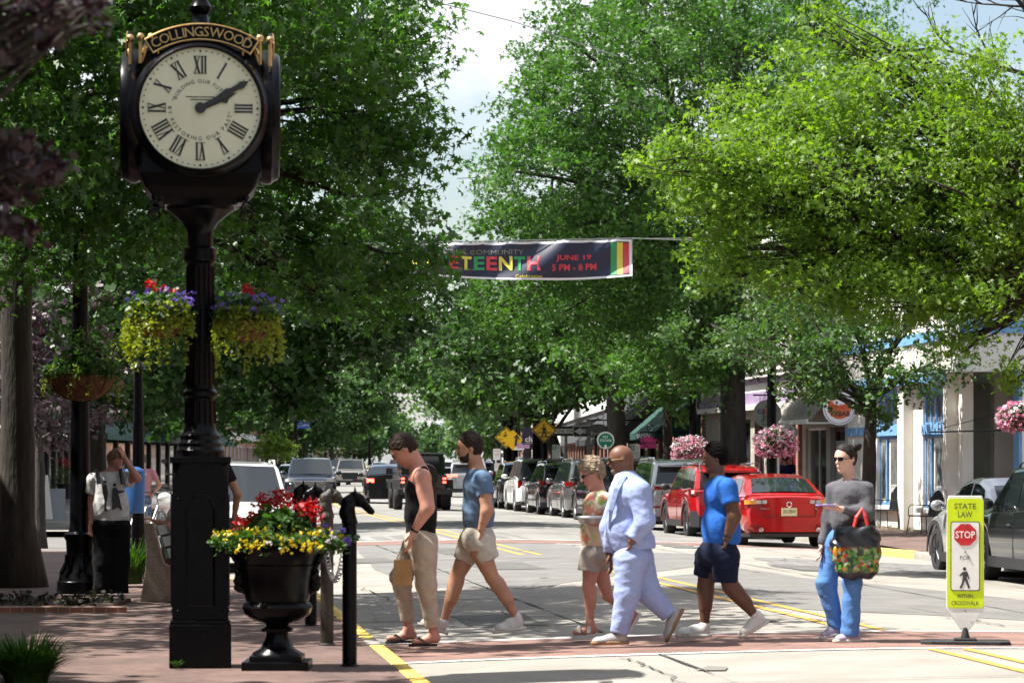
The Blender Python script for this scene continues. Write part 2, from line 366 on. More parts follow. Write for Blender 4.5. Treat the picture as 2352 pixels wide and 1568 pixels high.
def surface_net(D, lo, h):
    ins = D < 0; nx, ny, nz = D.shape
    c = ins[:-1, :-1, :-1].astype(np.int8)
    for dx in (0, 1):
        for dy in (0, 1):
            for dz in (0, 1):
                if dx or dy or dz: c = c + ins[dx:nx - 1 + dx, dy:ny - 1 + dy, dz:nz - 1 + dz]
    act = (c > 0) & (c < 8); idx = np.full(act.shape, -1, np.int64); I = np.argwhere(act); idx[act] = np.arange(len(I))
    S = np.zeros((len(I), 3)); W_ = np.zeros(len(I))
    corner = lambda d: D[I[:, 0] + d[0], I[:, 1] + d[1], I[:, 2] + d[2]]
    for axis in range(3):
        for a in (0, 1):
            for b in (0, 1):
                d0 = [0, 0, 0]; o = [i for i in range(3) if i != axis]; d0[o[0]] = a; d0[o[1]] = b; d1 = list(d0); d1[axis] = 1
                v0, v1 = corner(d0), corner(d1); m = (v0 < 0) != (v1 < 0); t = np.where(m, v0 / np.where(m, v0 - v1, 1), 0)
                q = np.tile(np.array(d0, float), (len(I), 1)); q[:, axis] = t; S += q * m[:, None]; W_ += m
    V = lo + (I + S / np.maximum(W_, 1)[:, None]) * h; F = []
    for axis in range(3):
        o = [i for i in range(3) if i != axis]; sl0 = [slice(1, -1)] * 3; sl0[axis] = slice(0, -1); sl1 = list(sl0); sl1[axis] = slice(1, None)
        A = ins[tuple(sl0)]; B = ins[tuple(sl1)]; E = np.argwhere(A != B)
        if not len(E): continue
        fl = A[E[:, 0], E[:, 1], E[:, 2]]; E = E.copy()
        for i in o: E[:, i] += 1
        def cell(p, q): e = E.copy(); e[:, o[0]] -= p; e[:, o[1]] -= q; return idx[e[:, 0], e[:, 1], e[:, 2]]
        q = np.stack([cell(0, 0), cell(1, 0), cell(1, 1), cell(0, 1)], 1)
        if axis == 1: fl = ~fl
        q[~fl] = q[~fl][:, ::-1]; F.append(q)
    F = np.concatenate(F); F = F[(F >= 0).all(1)]; return V, F
def sdf_obj(name, s, parent, m, h=.008, noise=None, clip=()):
    V, F = s.mesh(h, noise, clip); me = np_mesh(name, V, F); o = link_mesh(name, me, parent, m, True); return o
# ================================================================ SETTING
M_conc = mat('concrete road', (.215, .20, .176), .85, col2=(.285, .266, .236), vscale=1.1, bump=.25, bscale=90, det=9)
M_asph = mat('worn asphalt', (.13, .127, .122), .9, col2=(.18, .176, .168), vscale=1.6, bump=.6, bscale=70, det=9)
M_asph2 = mat('cracked asphalt', (.085, .085, .085), .9, col2=(.25, .24, .23), vscale=7, bump=.9, bscale=40, det=9)
M_walkc = mat('sidewalk concrete', (.20, .19, .17), .85, col2=(.29, .27, .24), vscale=1.5, bump=.3, bscale=60)
M_brickw = brick_mat('brick paving', (.105, .056, .047), (.17, .105, .088), (.085, .075, .065), scale=5, rot=(0, 0, .118), ms=.025)
M_brickx = brick_mat('crosswalk brick', (.17, .080, .063), (.25, .135, .112), (.17, .145, .125), scale=5, rot=(0, 0, .118), ms=.025)
M_yel = mat('yellow road paint', (.46, .28, .06), .8, col2=(.58, .34, .05), vscale=5, det=9)
M_yelk = mat('yellow kerb paint', (.60, .38, .06), .7, col2=(.78, .55, .12), vscale=6, bump=.3, bscale=30)
M_wht = mat('white road paint', (.55, .54, .52), .75, col2=(.78, .77, .75), vscale=4, det=9)
M_crack = mat('crack tar', (.03, .03, .03), .8)
M_soil = mat('soil', (.035, .025, .018), .95, col2=(.07, .05, .035), vscale=20, bump=1, bscale=30)
def ys(a, b):
    o = [a]; y = a
    while y < b - .01: y = min(b, y + (1.5 if y < 60 else 4 if y < 180 else 15)); o.append(y)
    return o
def strip(name, y0, y1, t0, t1, zf, m, n=2, kind='structure', z=0):
    Y = ys(y0, y1); V = []; F = []
    for y in Y:
        a, b = (t0(y) if callable(t0) else t0), (t1(y) if callable(t1) else t1)
        for i in range(n + 1): t = a + (b - a) * i / n; V.append((cx(y) + t, y, zf(t) + z))
    for j in range(len(Y) - 1):
        for i in range(n): a = j * (n + 1) + i; F.append((a, a + 1, a + n + 2, a + n + 1))
    o = link_mesh(name, np_mesh(name, V, F), None, m); setp(o, kind=kind); return o
g = MB().box2((-900, -40, -1.4), (900, 2600, -.6)).build('ground', mat('ground', (.10, .10, .075), .95, var=.3, vscale=.2)); setp(g, kind='structure')
TL = lambda y: -4.8 if y < 40 else (-4.8 - 2.2 * min(1, (y - 40) / 3.0))
strip('road', -6, 820, -7.05, 7.5, zr, M_conc, 28)
strip('road_far', 62.5, 820, -6.9, 7.3, zr, mat('far road surface', (.15, .147, .14), .9, col2=(.24, .232, .218), vscale=.6, det=9, stretch=(1, .25, 1)), 28, z=.004)
# left side street and right side street sheets
strip('side_street', 54, 71, -60, -7.05, lambda t: -.2, M_asph, 4, z=.002)
SWL = lambda t: 0.0 if t > -5.0 else 0.0
def walk_z_left(y): return 0.0
strip('sidewalk_left', -6, 54, -11.5, lambda y: TL(y) - .14, lambda t: 0.0, M_brickw, 2)
strip('sidewalk_left_far', 71, 600, -11.5, -7.19, lambda t: -.06, M_walkc, 1)
strip('sidewalk_brick_edge', 71.2, 180, -8.6, -7.3, lambda t: -.055, M_brickw, 1)
TRK = lambda y: 7.05 if y < 56 else 7.05 + .45 * min(1, (y - 56) / 7)
strip('sidewalk_right', -6, 600, lambda y: TRK(y) + .14, 11.6, lambda t: -.07 + .02 * (t - 7), M_brickw, 1)
def kerb(name, y0, y1, tf, w, zt, zb, m):
    Y = ys(y0, y1); V = []; F = []
    for y in Y:
        t = tf(y)
        for a, z in ((t, zb), (t, zt - .02), (t + w * .15, zt), (t + w, zt), (t + w, zb)): V.append((cx(y) + a, y, z))
    for j in range(len(Y) - 1):
        for i in range(4): a = j * 5 + i; F.append((a, a + 1, a + 6, a + 5))
    o = link_mesh(name, np_mesh(name, V, F), None, m); return setp(o, kind='structure')
kerb('kerb_left_near', -6, 26.3, TL, -.14, .006, -.3, M_yelk)
kerb('kerb_ramp', 26.3, 27.3, TL, -.14, .004, -.3, M_walkc)
kerb('kerb_left', 27.3, 46, TL, -.14, .006, -.3, M_yelk)
kerb('kerb_left_plain', 46, 54, TL, -.14, .006, -.3, M_walkc)
kerb('kerb_left_far', 71, 600, lambda y: -7.05, -.14, -.05, -.3, M_walkc)
kerb('kerb_right', -6, 55.5, TRK, .14, -.06, -.3, M_walkc)
kerb('kerb_right_yellow', 55.5, 63, lambda y: TRK(y) - .4 * math.sin((y - 55.5) / 7.5 * math.pi), .16, -.055, -.3, M_yelk)
kerb('kerb_right_far', 63, 600, TRK, .14, -.06, -.3, M_walkc)
def zat(x, y): return zr(x - cx(y))
def sheet(name, poly, m, cell=.12, z=.004, kind='structure', jag=0):
    """flat marking that follows the crown; poly in world x,y"""
    poly = [tuple(p[:2]) for p in poly]; xs = [p[0] for p in poly]; yy = [p[1] for p in poly]
    bm = bmesh.new(); vs = [bm.verts.new((x, y, 0)) for x, y in poly]
    bm.faces.new(vs)
    # slice along the street so the sheet can bend with the crown
    y0, y1 = min(yy), max(yy); ts = [x - cx(y) for x, y in poly]; t = math.ceil(min(ts) / .5) * .5
    while t < max(ts):
        geom = bm.verts[:] + bm.edges[:] + bm.faces[:]
        bmesh.ops.bisect_plane(bm, geom=geom, plane_co=(cx(0) + t, 0, 0), plane_no=(1, .118, 0)); t += .5
    for v in bm.verts: v.co.z = zat(v.co.x, v.co.y) + z
    bmesh.ops.recalc_face_normals(bm, faces=bm.faces)
    for f in bm.faces:
        if f.normal.z < 0: f.normal_flip()
    me = bpy.data.meshes.new(name); bm.to_mesh(me); bm.free()
    return setp(link_mesh(name, me, None, m), kind=kind)
def G(u, v, z=-.03):
    D = (1.6 - z) * 7000.0 / (v - 1056); return ((u - 1176) * D / 7000.0, D)
def wob(poly, amp=.12, n=7, seed=0):
    rd = random.Random(seed); o = []
    for i, p in enumerate(poly):
        q = poly[(i + 1) % len(poly)]
        for k in range(n): s = k / n; o.append((p[0] + (q[0] - p[0]) * s + rd.uniform(-amp, amp), p[1] + (q[1] - p[1]) * s + rd.uniform(-amp, amp)))
    return o
A1 = [G(*p) for p in ((800, 1232), (1140, 1222), (1360, 1262), (1700, 1270), (1640, 1296), (1420, 1322), (1220, 1350), (1000, 1342), (850, 1300))]
A2 = [G(*p) for p in ((1480, 1332), (1700, 1302), (1840, 1322), (2160, 1348), (2420, 1376), (2420, 1424), (2140, 1412), (1800, 1400), (1620, 1374))]
A3 = [G(*p) for p in ((1740, 1272), (2180, 1278), (2170, 1302), (1780, 1300))]
A4 = [G(*p) for p in ((860, 1392), (1030, 1364), (1330, 1384), (1350, 1424), (1050, 1442), (860, 1424))]
sheet('asphalt_patch', wob(A1, .10, 5, 1), M_asph); sheet('asphalt_patch', wob(A2, .06, 5, 2), M_asph)
sheet('asphalt_patch', wob(A3, .15, 5, 3), M_asph2); sheet('asphalt_patch', wob(A4, .05, 5, 4), mat('old slab', (.19, .18, .16), .9, col2=(.27, .25, .22), vscale=2, bump=.3, det=9))
d_ = Vector((-.1172, .9931)); n_ = Vector((.9931, .1172)); C0 = Vector((3.7, 26.4))
def Q(a, t): p = C0 + d_ * a + n_ * t; return (p.x, p.y)
def band(name, a0, a1, t0, t1, m, z=.004, jag=0, seed=0):
    rd = random.Random(seed); k = max(2, int(abs(t1 - t0) / .6))
    p = [Q(a0 + rd.uniform(-jag, jag), t0 + (t1 - t0) * i / k) for i in range(k + 1)] + [Q(a1 + rd.uniform(-jag, jag), t1 + (t0 - t1) * i / k) for i in range(k + 1)]
    return sheet(name, p, m, z=z)
band('brick_crosswalk', -.05, 2.35, -4.75, 7.0, M_brickx, .008)
band('crosswalk_line', -.22, -.08, -4.7, 7.0, M_wht, .008, .02, 1); band('crosswalk_line', 2.38, 2.50, -4.7, 7.0, M_wht, .008, .02, 2)
band('brick_crosswalk_far', 33.2, 35.6, -7.0, 7.0, M_brickx, .008); band('crosswalk_line', 32.7, 32.95, 1.0, 7.0, M_wht, .008, .02, 3)
band('crosswalk_line', 35.8, 36.0, -6.8, 6.8, M_wht, .008, .02, 3)
def line(name, y0, y1, t0, w, m, z=.008, seed=0, jit=.01):
    rd = random.Random(seed); Y = []; y = y0
    while y < y1: Y.append(y); y += .7 if y < 60 else 3
    Y.append(y1); V = []; F = []
    for y in Y:
        for q in (-w / 2, w / 2): t = t0 + q + rd.uniform(-jit, jit); V.append((cx(y) + t, y, zr(t) + z))
    for j in range(len(Y) - 1): a = 2 * j; F.append((a, a + 1, a + 3, a + 2))
    return setp(link_mesh(name, np_mesh(name, V, F), None, m), kind='structure')
for q in (-.15, .15):
    line('centre_line', 5, 26.1, q, .09, M_yel, seed=3); line('centre_line', 29.0, 47, q, .09, M_yel, seed=4)
    line('centre_line', 52, 59, q - .35, .09, M_yel, seed=5)
    line('centre_line', 63, 118, q - .3, .09, M_yel, seed=5); line('centre_line', 132, 600, q, .12, M_yel, seed=6)
for y0 in (121, 127): band('crosswalk_line', y0 - 26.4, y0 - 26.1, -6.5, 6.5, M_wht, .012, .02, 9)
def crack(pts, w=.02, seed=0):
    rd = random.Random(seed); mb = MB(); P2 = []
    for i in range(len(pts) - 1):
        for k in range(10): s = k / 10; P2.append((pts[i][0] + (pts[i + 1][0] - pts[i][0]) * s + rd.uniform(-.05, .05), pts[i][1] + (pts[i + 1][1] - pts[i][1]) * s + rd.uniform(-.05, .05)))
    for i in range(len(P2) - 1):
        a = Vector(P2[i]); b = Vector(P2[i + 1]); n = (b - a).normalized().orthogonal() * w * rd.uniform(.3, 1)
        mb.add([(p.x, p.y, zat(p.x, p.y) + .013) for p in (a - n, a + n, b + n, b - n)], [(0, 3, 2, 1)])
    setp(mb.build('road_crack', M_crack), kind='structure')
for i, c in enumerate([[(1150, 1395), (1180, 1420), (1240, 1445)], [(1150, 1395), (1330, 1392)], [(830, 1340), (900, 1368), (1000, 1380)], [(1590, 1568), (1490, 1525), (1425, 1500)],
                       [(1480, 1352), (1700, 1349)], [(1840, 1318), (2100, 1332), (2352, 1340)], [(1270, 1285), (1000, 1300), (830, 1295)], [(900, 1228), (1160, 1232)], [(820, 1272), (1050, 1275), (1300, 1268)],
                       [(2352, 1448), (2100, 1440)], [(1150, 1215), (1450, 1218), (1650, 1222)], [(1000, 1204), (1200, 1206)], [(1100, 1190), (1180, 1191)]]):
    crack([G(*p) for p in c], .011 if i not in (4, 5, 11, 12) else .010, i)
rngs = np.random.default_rng(5)
# loose dark spots, oil stains
for i in range(26):
    a, t = rngs.uniform(-3, 34), rngs.uniform(-4, 6.5); r = rngs.uniform(.03, .16); c = Q(a, t)
    sheet('road_stain', [(c[0] + r * math.cos(k * .9) * rngs.uniform(.6, 1.3), c[1] + r * 1.6 * math.sin(k * .9) * rngs.uniform(.6, 1.3)) for k in range(7)], mat('stain', (.16, .15, .135), .9), z=.011)

for t_, sd_ in ((-2.5, 1), (2.6, 2), (4.85, 3)): line('road_joint', 29.2, 59, t_, .022, M_crack, seed=sd_, jit=.012, z=.0125); line('road_joint', 3, 25.9, t_, .022, M_crack, seed=sd_ + 4, jit=.012, z=.0125)
for i, a in enumerate((-7.5, -3.6, 6.1, 10.4, 14.9, 19.2, 24.0, 28.6, 41, 47, 54, 61)): band('road_joint', a, a + (.022 if a < 20 else .05), -4.7 if a < 12 else -6.9, 7.0, M_crack, .0125, .01, 40 + i)
for i in range(9):
    a, t = rngs.uniform(4, 30), rngs.uniform(-4, 6); P0 = Q(a, t); crack([P0, (P0[0] + rngs.uniform(-1.6, 1.6), P0[1] + rngs.uniform(-2, 2)), (P0[0] + rngs.uniform(-2.6, 2.6), P0[1] + rngs.uniform(-3, 3))], .009, 60 + i)
for i in range(7):
    a, t = rngs.uniform(3, 70), rngs.choice([-3.2, -1.4, 1.6, 3.4]); w_, h_ = rngs.uniform(.5, 1.1), rngs.uniform(1.2, 3.5); sheet('asphalt_patch', wob([Q(a, t - w_ / 2), Q(a, t + w_ / 2), Q(a + h_, t + w_ / 2), Q(a + h_, t - w_ / 2)], .03, 4, 80 + i), mat('dark tar patch', (.085, .083, .08), .9, col2=(.13, .128, .122), vscale=3, bump=.5, bscale=60), z=.0105)
# ================================================================ TREES
M_bark = mat('oak bark', (.018, .014, .011), .95, col2=(.048, .040, .033), vscale=9, bump=1, bscale=26, stretch=(1, 1, .22))
M_bark2 = mat('grey bark', (.045, .038, .033), .95, col2=(.095, .085, .075), vscale=9, bump=1, bscale=26, stretch=(1, 1, .22))
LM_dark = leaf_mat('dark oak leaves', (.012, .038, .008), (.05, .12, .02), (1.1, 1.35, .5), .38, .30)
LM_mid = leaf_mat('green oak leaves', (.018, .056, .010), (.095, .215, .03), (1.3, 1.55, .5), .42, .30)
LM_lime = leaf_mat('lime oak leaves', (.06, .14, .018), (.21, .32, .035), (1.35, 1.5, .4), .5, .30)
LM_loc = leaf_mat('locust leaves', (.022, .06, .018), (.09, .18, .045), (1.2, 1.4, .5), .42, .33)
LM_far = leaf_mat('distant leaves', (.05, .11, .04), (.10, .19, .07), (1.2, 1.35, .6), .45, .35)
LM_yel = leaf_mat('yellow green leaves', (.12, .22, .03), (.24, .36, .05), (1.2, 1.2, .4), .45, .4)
LM_pur = leaf_mat('purple plum leaves', (.020, .008, .012), (.045, .016, .026), (1.3, .4, .7), .15, .3)
def IB(loc, L):
    o = []
    for (u, v, D, rx, ry, rz) in L:
        p = P(u, v, D) - Vector(loc); o.append((p.x, p.y, p.z, rx, ry, rz))
    return o
def streetpt(D, t, z=-.06): return (cx(D) + t, D, z)
# centre oak (right kerb), trunk seen right of the middle
loc = streetpt(78, 8.05)
tree('oak_tree', 'huge dark green oak behind the banner, its stout trunk behind the red cars', loc, 9.5, .36, IB(loc, [
    (1340, 120, 76, 1.6, 2.4, 1.4), (1500, 60, 78, 2.4, 2.6, 1.6), (1285, 280, 75, 1.5, 2.2, 1.3), (1440, 250, 76, 2.6, 2.6, 1.7), (1650, 200, 80, 2.5, 2.5, 1.8),
    (1225, 400, 74, 1.4, 2.2, 1.1), (1340, 420, 75, 2.4, 2.6, 1.5), (1540, 400, 77, 2.3, 2.6, 1.6), (1235, 540, 76, 1.3, 2.0, .9), (1400, 560, 77, 2.2, 2.5, 1.3),
    (1620, 520, 78, 2.2, 2.4, 1.5), (1180, 700, 78, 1.5, 2.4, .9), (1330, 700, 78, 2.0, 2.4, 1.0), (1520, 690, 78, 2.2, 2.4, 1.2), (1700, 640, 79, 2.0, 2.2, 1.3),
    (1610, 790, 78, 1.6, 2.0, .9), (1760, 760, 79, 1.5, 2.0, .8), (1800, 120, 82, 2.4, 2.4, 1.8), (1860, 330, 83, 2.2, 2.2, 1.8), (1440, -40, 80, 2.0, 2.4, 1.4), (1680, -20, 82, 2.6, 2.6, 1.6), (1950, 20, 84, 2.4, 2.4, 1.6)]),
    LM_mid, M_bark, size=.135, per=16, dens=1.5, spread=.2, seed=11, limbk=1.5)
loc = streetpt(96, 8.0)
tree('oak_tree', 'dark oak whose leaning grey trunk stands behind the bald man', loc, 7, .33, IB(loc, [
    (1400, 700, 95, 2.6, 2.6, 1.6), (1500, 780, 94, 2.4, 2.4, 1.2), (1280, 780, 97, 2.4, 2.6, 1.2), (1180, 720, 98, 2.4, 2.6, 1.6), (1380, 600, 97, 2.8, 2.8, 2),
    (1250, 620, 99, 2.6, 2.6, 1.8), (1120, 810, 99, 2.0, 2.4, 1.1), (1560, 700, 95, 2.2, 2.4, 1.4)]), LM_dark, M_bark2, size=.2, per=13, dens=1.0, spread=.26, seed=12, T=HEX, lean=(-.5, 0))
loc = streetpt(109, 7.9)
tree('locust_tree', 'forked locust with a Y shaped trunk in front of the first yellow crossing sign', loc, 3.4, .30, IB(loc, [
    (1230, 850, 108, 2.6, 2.6, 1.1), (1340, 820, 107, 2.6, 2.6, 1.1), (1120, 830, 110, 2.6, 2.6, 1.3), (1180, 890, 108, 2.0, 2.2, .8), (1060, 890, 110, 1.9, 2.2, .9), (1400, 860, 105, 1.6, 2.0, .7),
    (1040, 800, 112, 2.2, 2.4, 1.2), (960, 850, 114, 2.0, 2.4, 1.1), (1300, 890, 106, 1.2, 1.6, .5)]), LM_loc, M_bark, size=.2, per=13, dens=1.1, spread=.26, seed=13, T=HEX, lean=(-.9, 0))
loc = streetpt(87, 7.9)
tree('locust_tree', 'slim locust with low drooping leaves beside the pink dress shop sign', loc, 3.6, .17, IB(loc, [
    (1520, 850, 86, 1.5, 1.8, .6), (1450, 800, 87, 1.6, 1.8, .8), (1560, 790, 86, 1.5, 1.8, .8), (1490, 900, 86, .9, 1.2, .35), (1585, 880, 85, .8, 1.2, .4), (1380, 810, 88, 1.2, 1.6, .6), (1540, 930, 86, .5, .8, .35)]),
    LM_mid, M_bark, size=.15, per=14, dens=1.3, spread=.22, seed=14)
# locust in front of the blue trimmed shop
loc = streetpt(66, 8.65)
tree('locust_tree', 'dark feathery locust with a bent trunk in front of the blue trimmed shop', loc, 3.3, .17, IB(loc, [
    (1990, 820, 66, 1.5, 1.6, .8), (1880, 760, 66, 1.6, 1.8, .9), (2090, 760, 65, 1.5, 1.6, .8), (1780, 790, 67, 1.3, 1.6, .7), (1740, 700, 68, 1.6, 1.8, .9), (1930, 660, 67, 2.0, 1.8, 1.0),
    (2130, 840, 65, .9, 1.2, .5), (2040, 880, 65, .7, 1.0, .45), (1930, 880, 66, .8, 1.0, .5), (1840, 850, 66, 1.0, 1.2, .4), (2120, 660, 66, 1.7, 1.6, 1.0), (1660, 760, 69, 1.2, 1.4, .7), (2000, 930, 65.6, .35, .5, .4)]),
    LM_loc, M_bark, size=.105, per=14, dens=.95, spread=.15, seed=15, T=HEX, lean=(.12, 0))
# lime oak, trunk off to the right
loc = streetpt(47, 8.7)
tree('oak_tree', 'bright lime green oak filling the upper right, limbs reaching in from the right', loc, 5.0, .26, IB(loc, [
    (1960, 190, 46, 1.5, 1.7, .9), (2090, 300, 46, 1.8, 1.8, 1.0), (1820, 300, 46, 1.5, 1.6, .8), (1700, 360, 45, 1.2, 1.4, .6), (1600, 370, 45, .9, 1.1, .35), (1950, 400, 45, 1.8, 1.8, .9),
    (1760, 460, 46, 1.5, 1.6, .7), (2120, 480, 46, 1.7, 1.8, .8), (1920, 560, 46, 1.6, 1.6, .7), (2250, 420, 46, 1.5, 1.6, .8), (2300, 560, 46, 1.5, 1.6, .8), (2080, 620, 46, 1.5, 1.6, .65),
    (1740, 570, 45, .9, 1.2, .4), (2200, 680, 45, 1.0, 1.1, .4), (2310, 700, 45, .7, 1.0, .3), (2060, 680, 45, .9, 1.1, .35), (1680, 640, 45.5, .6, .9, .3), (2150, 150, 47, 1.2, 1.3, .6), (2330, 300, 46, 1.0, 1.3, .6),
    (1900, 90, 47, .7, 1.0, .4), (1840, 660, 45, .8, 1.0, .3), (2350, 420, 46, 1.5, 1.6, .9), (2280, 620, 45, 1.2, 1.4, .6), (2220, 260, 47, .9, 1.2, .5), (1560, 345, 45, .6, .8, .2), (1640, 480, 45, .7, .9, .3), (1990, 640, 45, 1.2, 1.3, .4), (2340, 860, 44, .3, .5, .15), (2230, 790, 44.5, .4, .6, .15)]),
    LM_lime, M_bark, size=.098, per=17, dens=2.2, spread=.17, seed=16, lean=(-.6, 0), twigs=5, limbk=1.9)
# left kerb oaks : nearest one with the wide trunk at the picture's edge
loc = (-6.25, 38.5, 0)
tree('oak_tree', 'old oak with the broad dark trunk at the left edge of the sidewalk', loc, 6.5, .235, IB(loc, [
    (120, 120, 32.0, 1.38, 1.60, 0.86), (300, 60, 33.0, 1.38, 1.60, 0.86), (520, 40, 34.0, 1.38, 1.76, 0.77), (700, 90, 36.0, 1.38, 1.60, 0.86), (790, 60, 37.0, 1.03, 1.44, 0.77), (120, 330, 32.0, 1.29, 1.60, 0.77), (260, 250, 34.0, 1.29, 1.60, 0.77),
    (760, 260, 37.0, 1.38, 1.60, 0.86), (850, 220, 38.0, 0.69, 1.28, 0.69), (200, 480, 33.0, 1.20, 1.44, 0.60), (740, 440, 37.0, 1.29, 1.60, 0.77), (850, 400, 38.0, 0.69, 1.28, 0.69), (60, 560, 33.0, 0.95, 1.28, 0.52), (330, 470, 36.0, 1.20, 1.44, 0.60),
    (600, 560, 37.0, 1.12, 1.44, 0.52), (830, 560, 38.0, 1.03, 1.28, 0.52), (400, 150, 37.0, 1.38, 1.60, 0.86), (560, 280, 38.0, 1.29, 1.44, 0.86), (905, 640, 39.0, 0.34, 0.64, 0.30), (700, 650, 38.0, 0.77, 1.04, 0.34), (820, 700, 38.5, 0.60, 0.80, 0.30), (930, 130, 38.0, 0.30, 0.64, 0.30), (740, -40, 37.0, 1.20, 1.60, 0.69), (200, -60, 33.0, 1.72, 1.60, 0.86), (500, -80, 35.0, 1.72, 1.60, 0.86)]),
    LM_mid, M_bark, size=.122, per=17, dens=1.75, spread=.17, seed=17, base_flare=1.9)
loc = (-8.6, 30.0, 0)
tree('oak_tree', 'oak out of frame to the left that shades the clock and planters', loc, 5.5, .25, [(1.5, 2.5, 8.2, 2.6, 2.6, 1.1), (4.2, 1.4, 7.8, 2.3, 2.4, 1.0), (3.3, -1.6, 7.9, 2.4, 2.2, 1.0), (.5, -2.6, 7.4, 2.2, 2.2, 1.1), (1.2, 5.4, 8.6, 2.4, 2.0, 1.0), (-2.5, .5, 7.8, 2.2, 2.4, 1.2), (5.9, -1.3, 8.6, 1.5, 1.8, .8), (4.4, 4.6, 8.9, 1.9, 1.7, .8)],
    LM_mid, M_bark, size=.19, per=12, dens=.75, spread=.3, seed=18, T=HEX)
# second and third left oaks further down
loc = streetpt(76, -8.3)
tree('oak_tree', 'tall shaded oak behind the clock post, reaching over the left sidewalk', loc, 7, .3, IB(loc, [
    (260, 620, 70, 2.4, 2.6, 1.2), (420, 680, 74, 2.4, 2.6, 1.2), (600, 700, 76, 2.4, 2.6, 1.2), (780, 640, 78, 2.2, 2.6, 1.4), (330, 820, 72, 1.8, 2.4, .9), (560, 840, 76, 2.0, 2.4, .9), (720, 800, 78, 2.0, 2.4, .9),
    (240, 880, 74, 1.6, 2.0, .8), (860, 760, 80, 1.4, 2.0, .8), (500, 560, 74, 2.6, 2.6, 1.4), (120, 640, 72, 1.8, 2.2, 1.2), (680, 540, 76, 2.4, 2.6, 1.4), (900, 560, 80, 1.6, 2.2, 1.2), (400, 930, 76, 1.2, 1.6, .6), (640, 900, 78, 1.3, 1.8, .6)]),
    LM_dark, M_bark, size=.19, per=13, dens=1.1, spread=.26, seed=19, T=HEX)
loc = streetpt(92, -8.4)
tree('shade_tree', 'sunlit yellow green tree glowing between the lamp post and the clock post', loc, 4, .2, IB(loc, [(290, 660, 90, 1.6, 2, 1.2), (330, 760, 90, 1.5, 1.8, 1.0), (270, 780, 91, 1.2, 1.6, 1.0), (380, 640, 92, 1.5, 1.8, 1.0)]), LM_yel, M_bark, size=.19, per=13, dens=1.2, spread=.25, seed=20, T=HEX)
loc = streetpt(245, -8.8)
tree('locust_tree', 'medium green locust beside the blue town banner', loc, 5, .3, IB(loc, [(700, 880, 245, 4.2, 4.2, 2.2), (820, 900, 248, 4, 4.2, 2.0), (600, 930, 242, 3.6, 4, 1.8), (760, 960, 247, 3.6, 4, 1.3), (880, 850, 250, 3.4, 4, 2.0), (660, 965, 243, 2.6, 3.2, .9), (520, 900, 242, 3.4, 3.4, 1.8), (780, 810, 248, 4, 4, 2.3)]),
    LM_loc, M_bark2, size=.27, per=12, dens=.8, spread=.36, seed=21, T=HEX)
loc = streetpt(150, -8.4)
tree('oak_tree', 'full green oak behind the right hand flower basket of the clock', loc, 5, .28, IB(loc, [(430, 840, 150, 3.0, 3.2, 1.8), (540, 800, 152, 3.0, 3.2, 1.8), (380, 920, 148, 2.6, 3.0, 1.3), (480, 930, 150, 2.8, 3.0, 1.2), (620, 850, 153, 2.6, 3, 1.6), (560, 950, 152, 2.0, 2.6, .8)]),
    LM_mid, M_bark2, size=.24, per=12, dens=.9, spread=.32, seed=23, T=HEX)
loc = streetpt(225, -8.7, -.05)
tree('pear_tree', 'small upright yellow green pear tree behind the white car', loc, 1.2, .1, IB(loc, [(632, 1015, 225, 1.0, 1.0, .9), (612, 1035, 225, .7, .9, .7), (652, 1035, 225, .7, .9, .7), (632, 985, 225, .7, .7, .8)]), LM_yel, M_bark2, size=.17, per=14, dens=1.6, spread=.2, seed=22, T=HEX)
# far avenue
far = [(265, -9, 2.6, 8.4, 31), (150, 8.6, 3, 7.6, 32), (182, 8.7, 2.8, 8, 33), (215, 8.8, 3, 8.4, 34), (240, -9.2, 3, 8.2, 35), (250, 9, 3, 9, 36), (285, -9.5, 3, 9.5, 37), (310, 9, 3, 10, 38), (350, -9.5, 3, 10, 39), (385, 9.5, 3, 11, 40), (430, -9.5, 3, 11, 41), (480, 9.5, 3, 12, 42), (560, -9, 3, 13, 43), (600, 9, 3, 14, 44), (680, -2, 3, 17, 45), (700, 14, 3, 18, 46)]
ordn = 'nearest second third fourth fifth sixth seventh eighth ninth tenth'.split()
for i, (D, t, h, H, sd_) in enumerate(far):
    rd = random.Random(sd_); loc = streetpt(D, t); bl = []; s = -1 if t > 0 else 1
    k = 9 if D < 300 else 7
    for j in range(k):
        a = rd.uniform(0, 6.28); rr = rd.uniform(.3, 1) * 3.2; q = rd.uniform(0, 1)
        r = rd.uniform(1.7, 2.8) * (1 if D < 400 else 1.5)
        bl.append((rr * math.cos(a) + s * 1.2, rr * math.sin(a), h + (2.6 if t > 0 and D < 260 else 1.2) + q * (H - h - 2), r, r, r * .7))
    side = 'left' if t < 0 else 'right'
    h += 1.6 if t > 0 and D < 260 else 0
    tree('avenue_tree', '%s hazy shade tree in the far row on the %s side of the street' % (ordn[i // 2], side), loc, h + 1, .3, bl, LM_far if i % 3 else LM_loc, M_bark2, size=.34 if D < 300 else .55, per=10, dens=.8 if D < 300 else .45, spread=.38, seed=sd_, T=RHOMB, twigs=.4, group='trees of the far avenue')

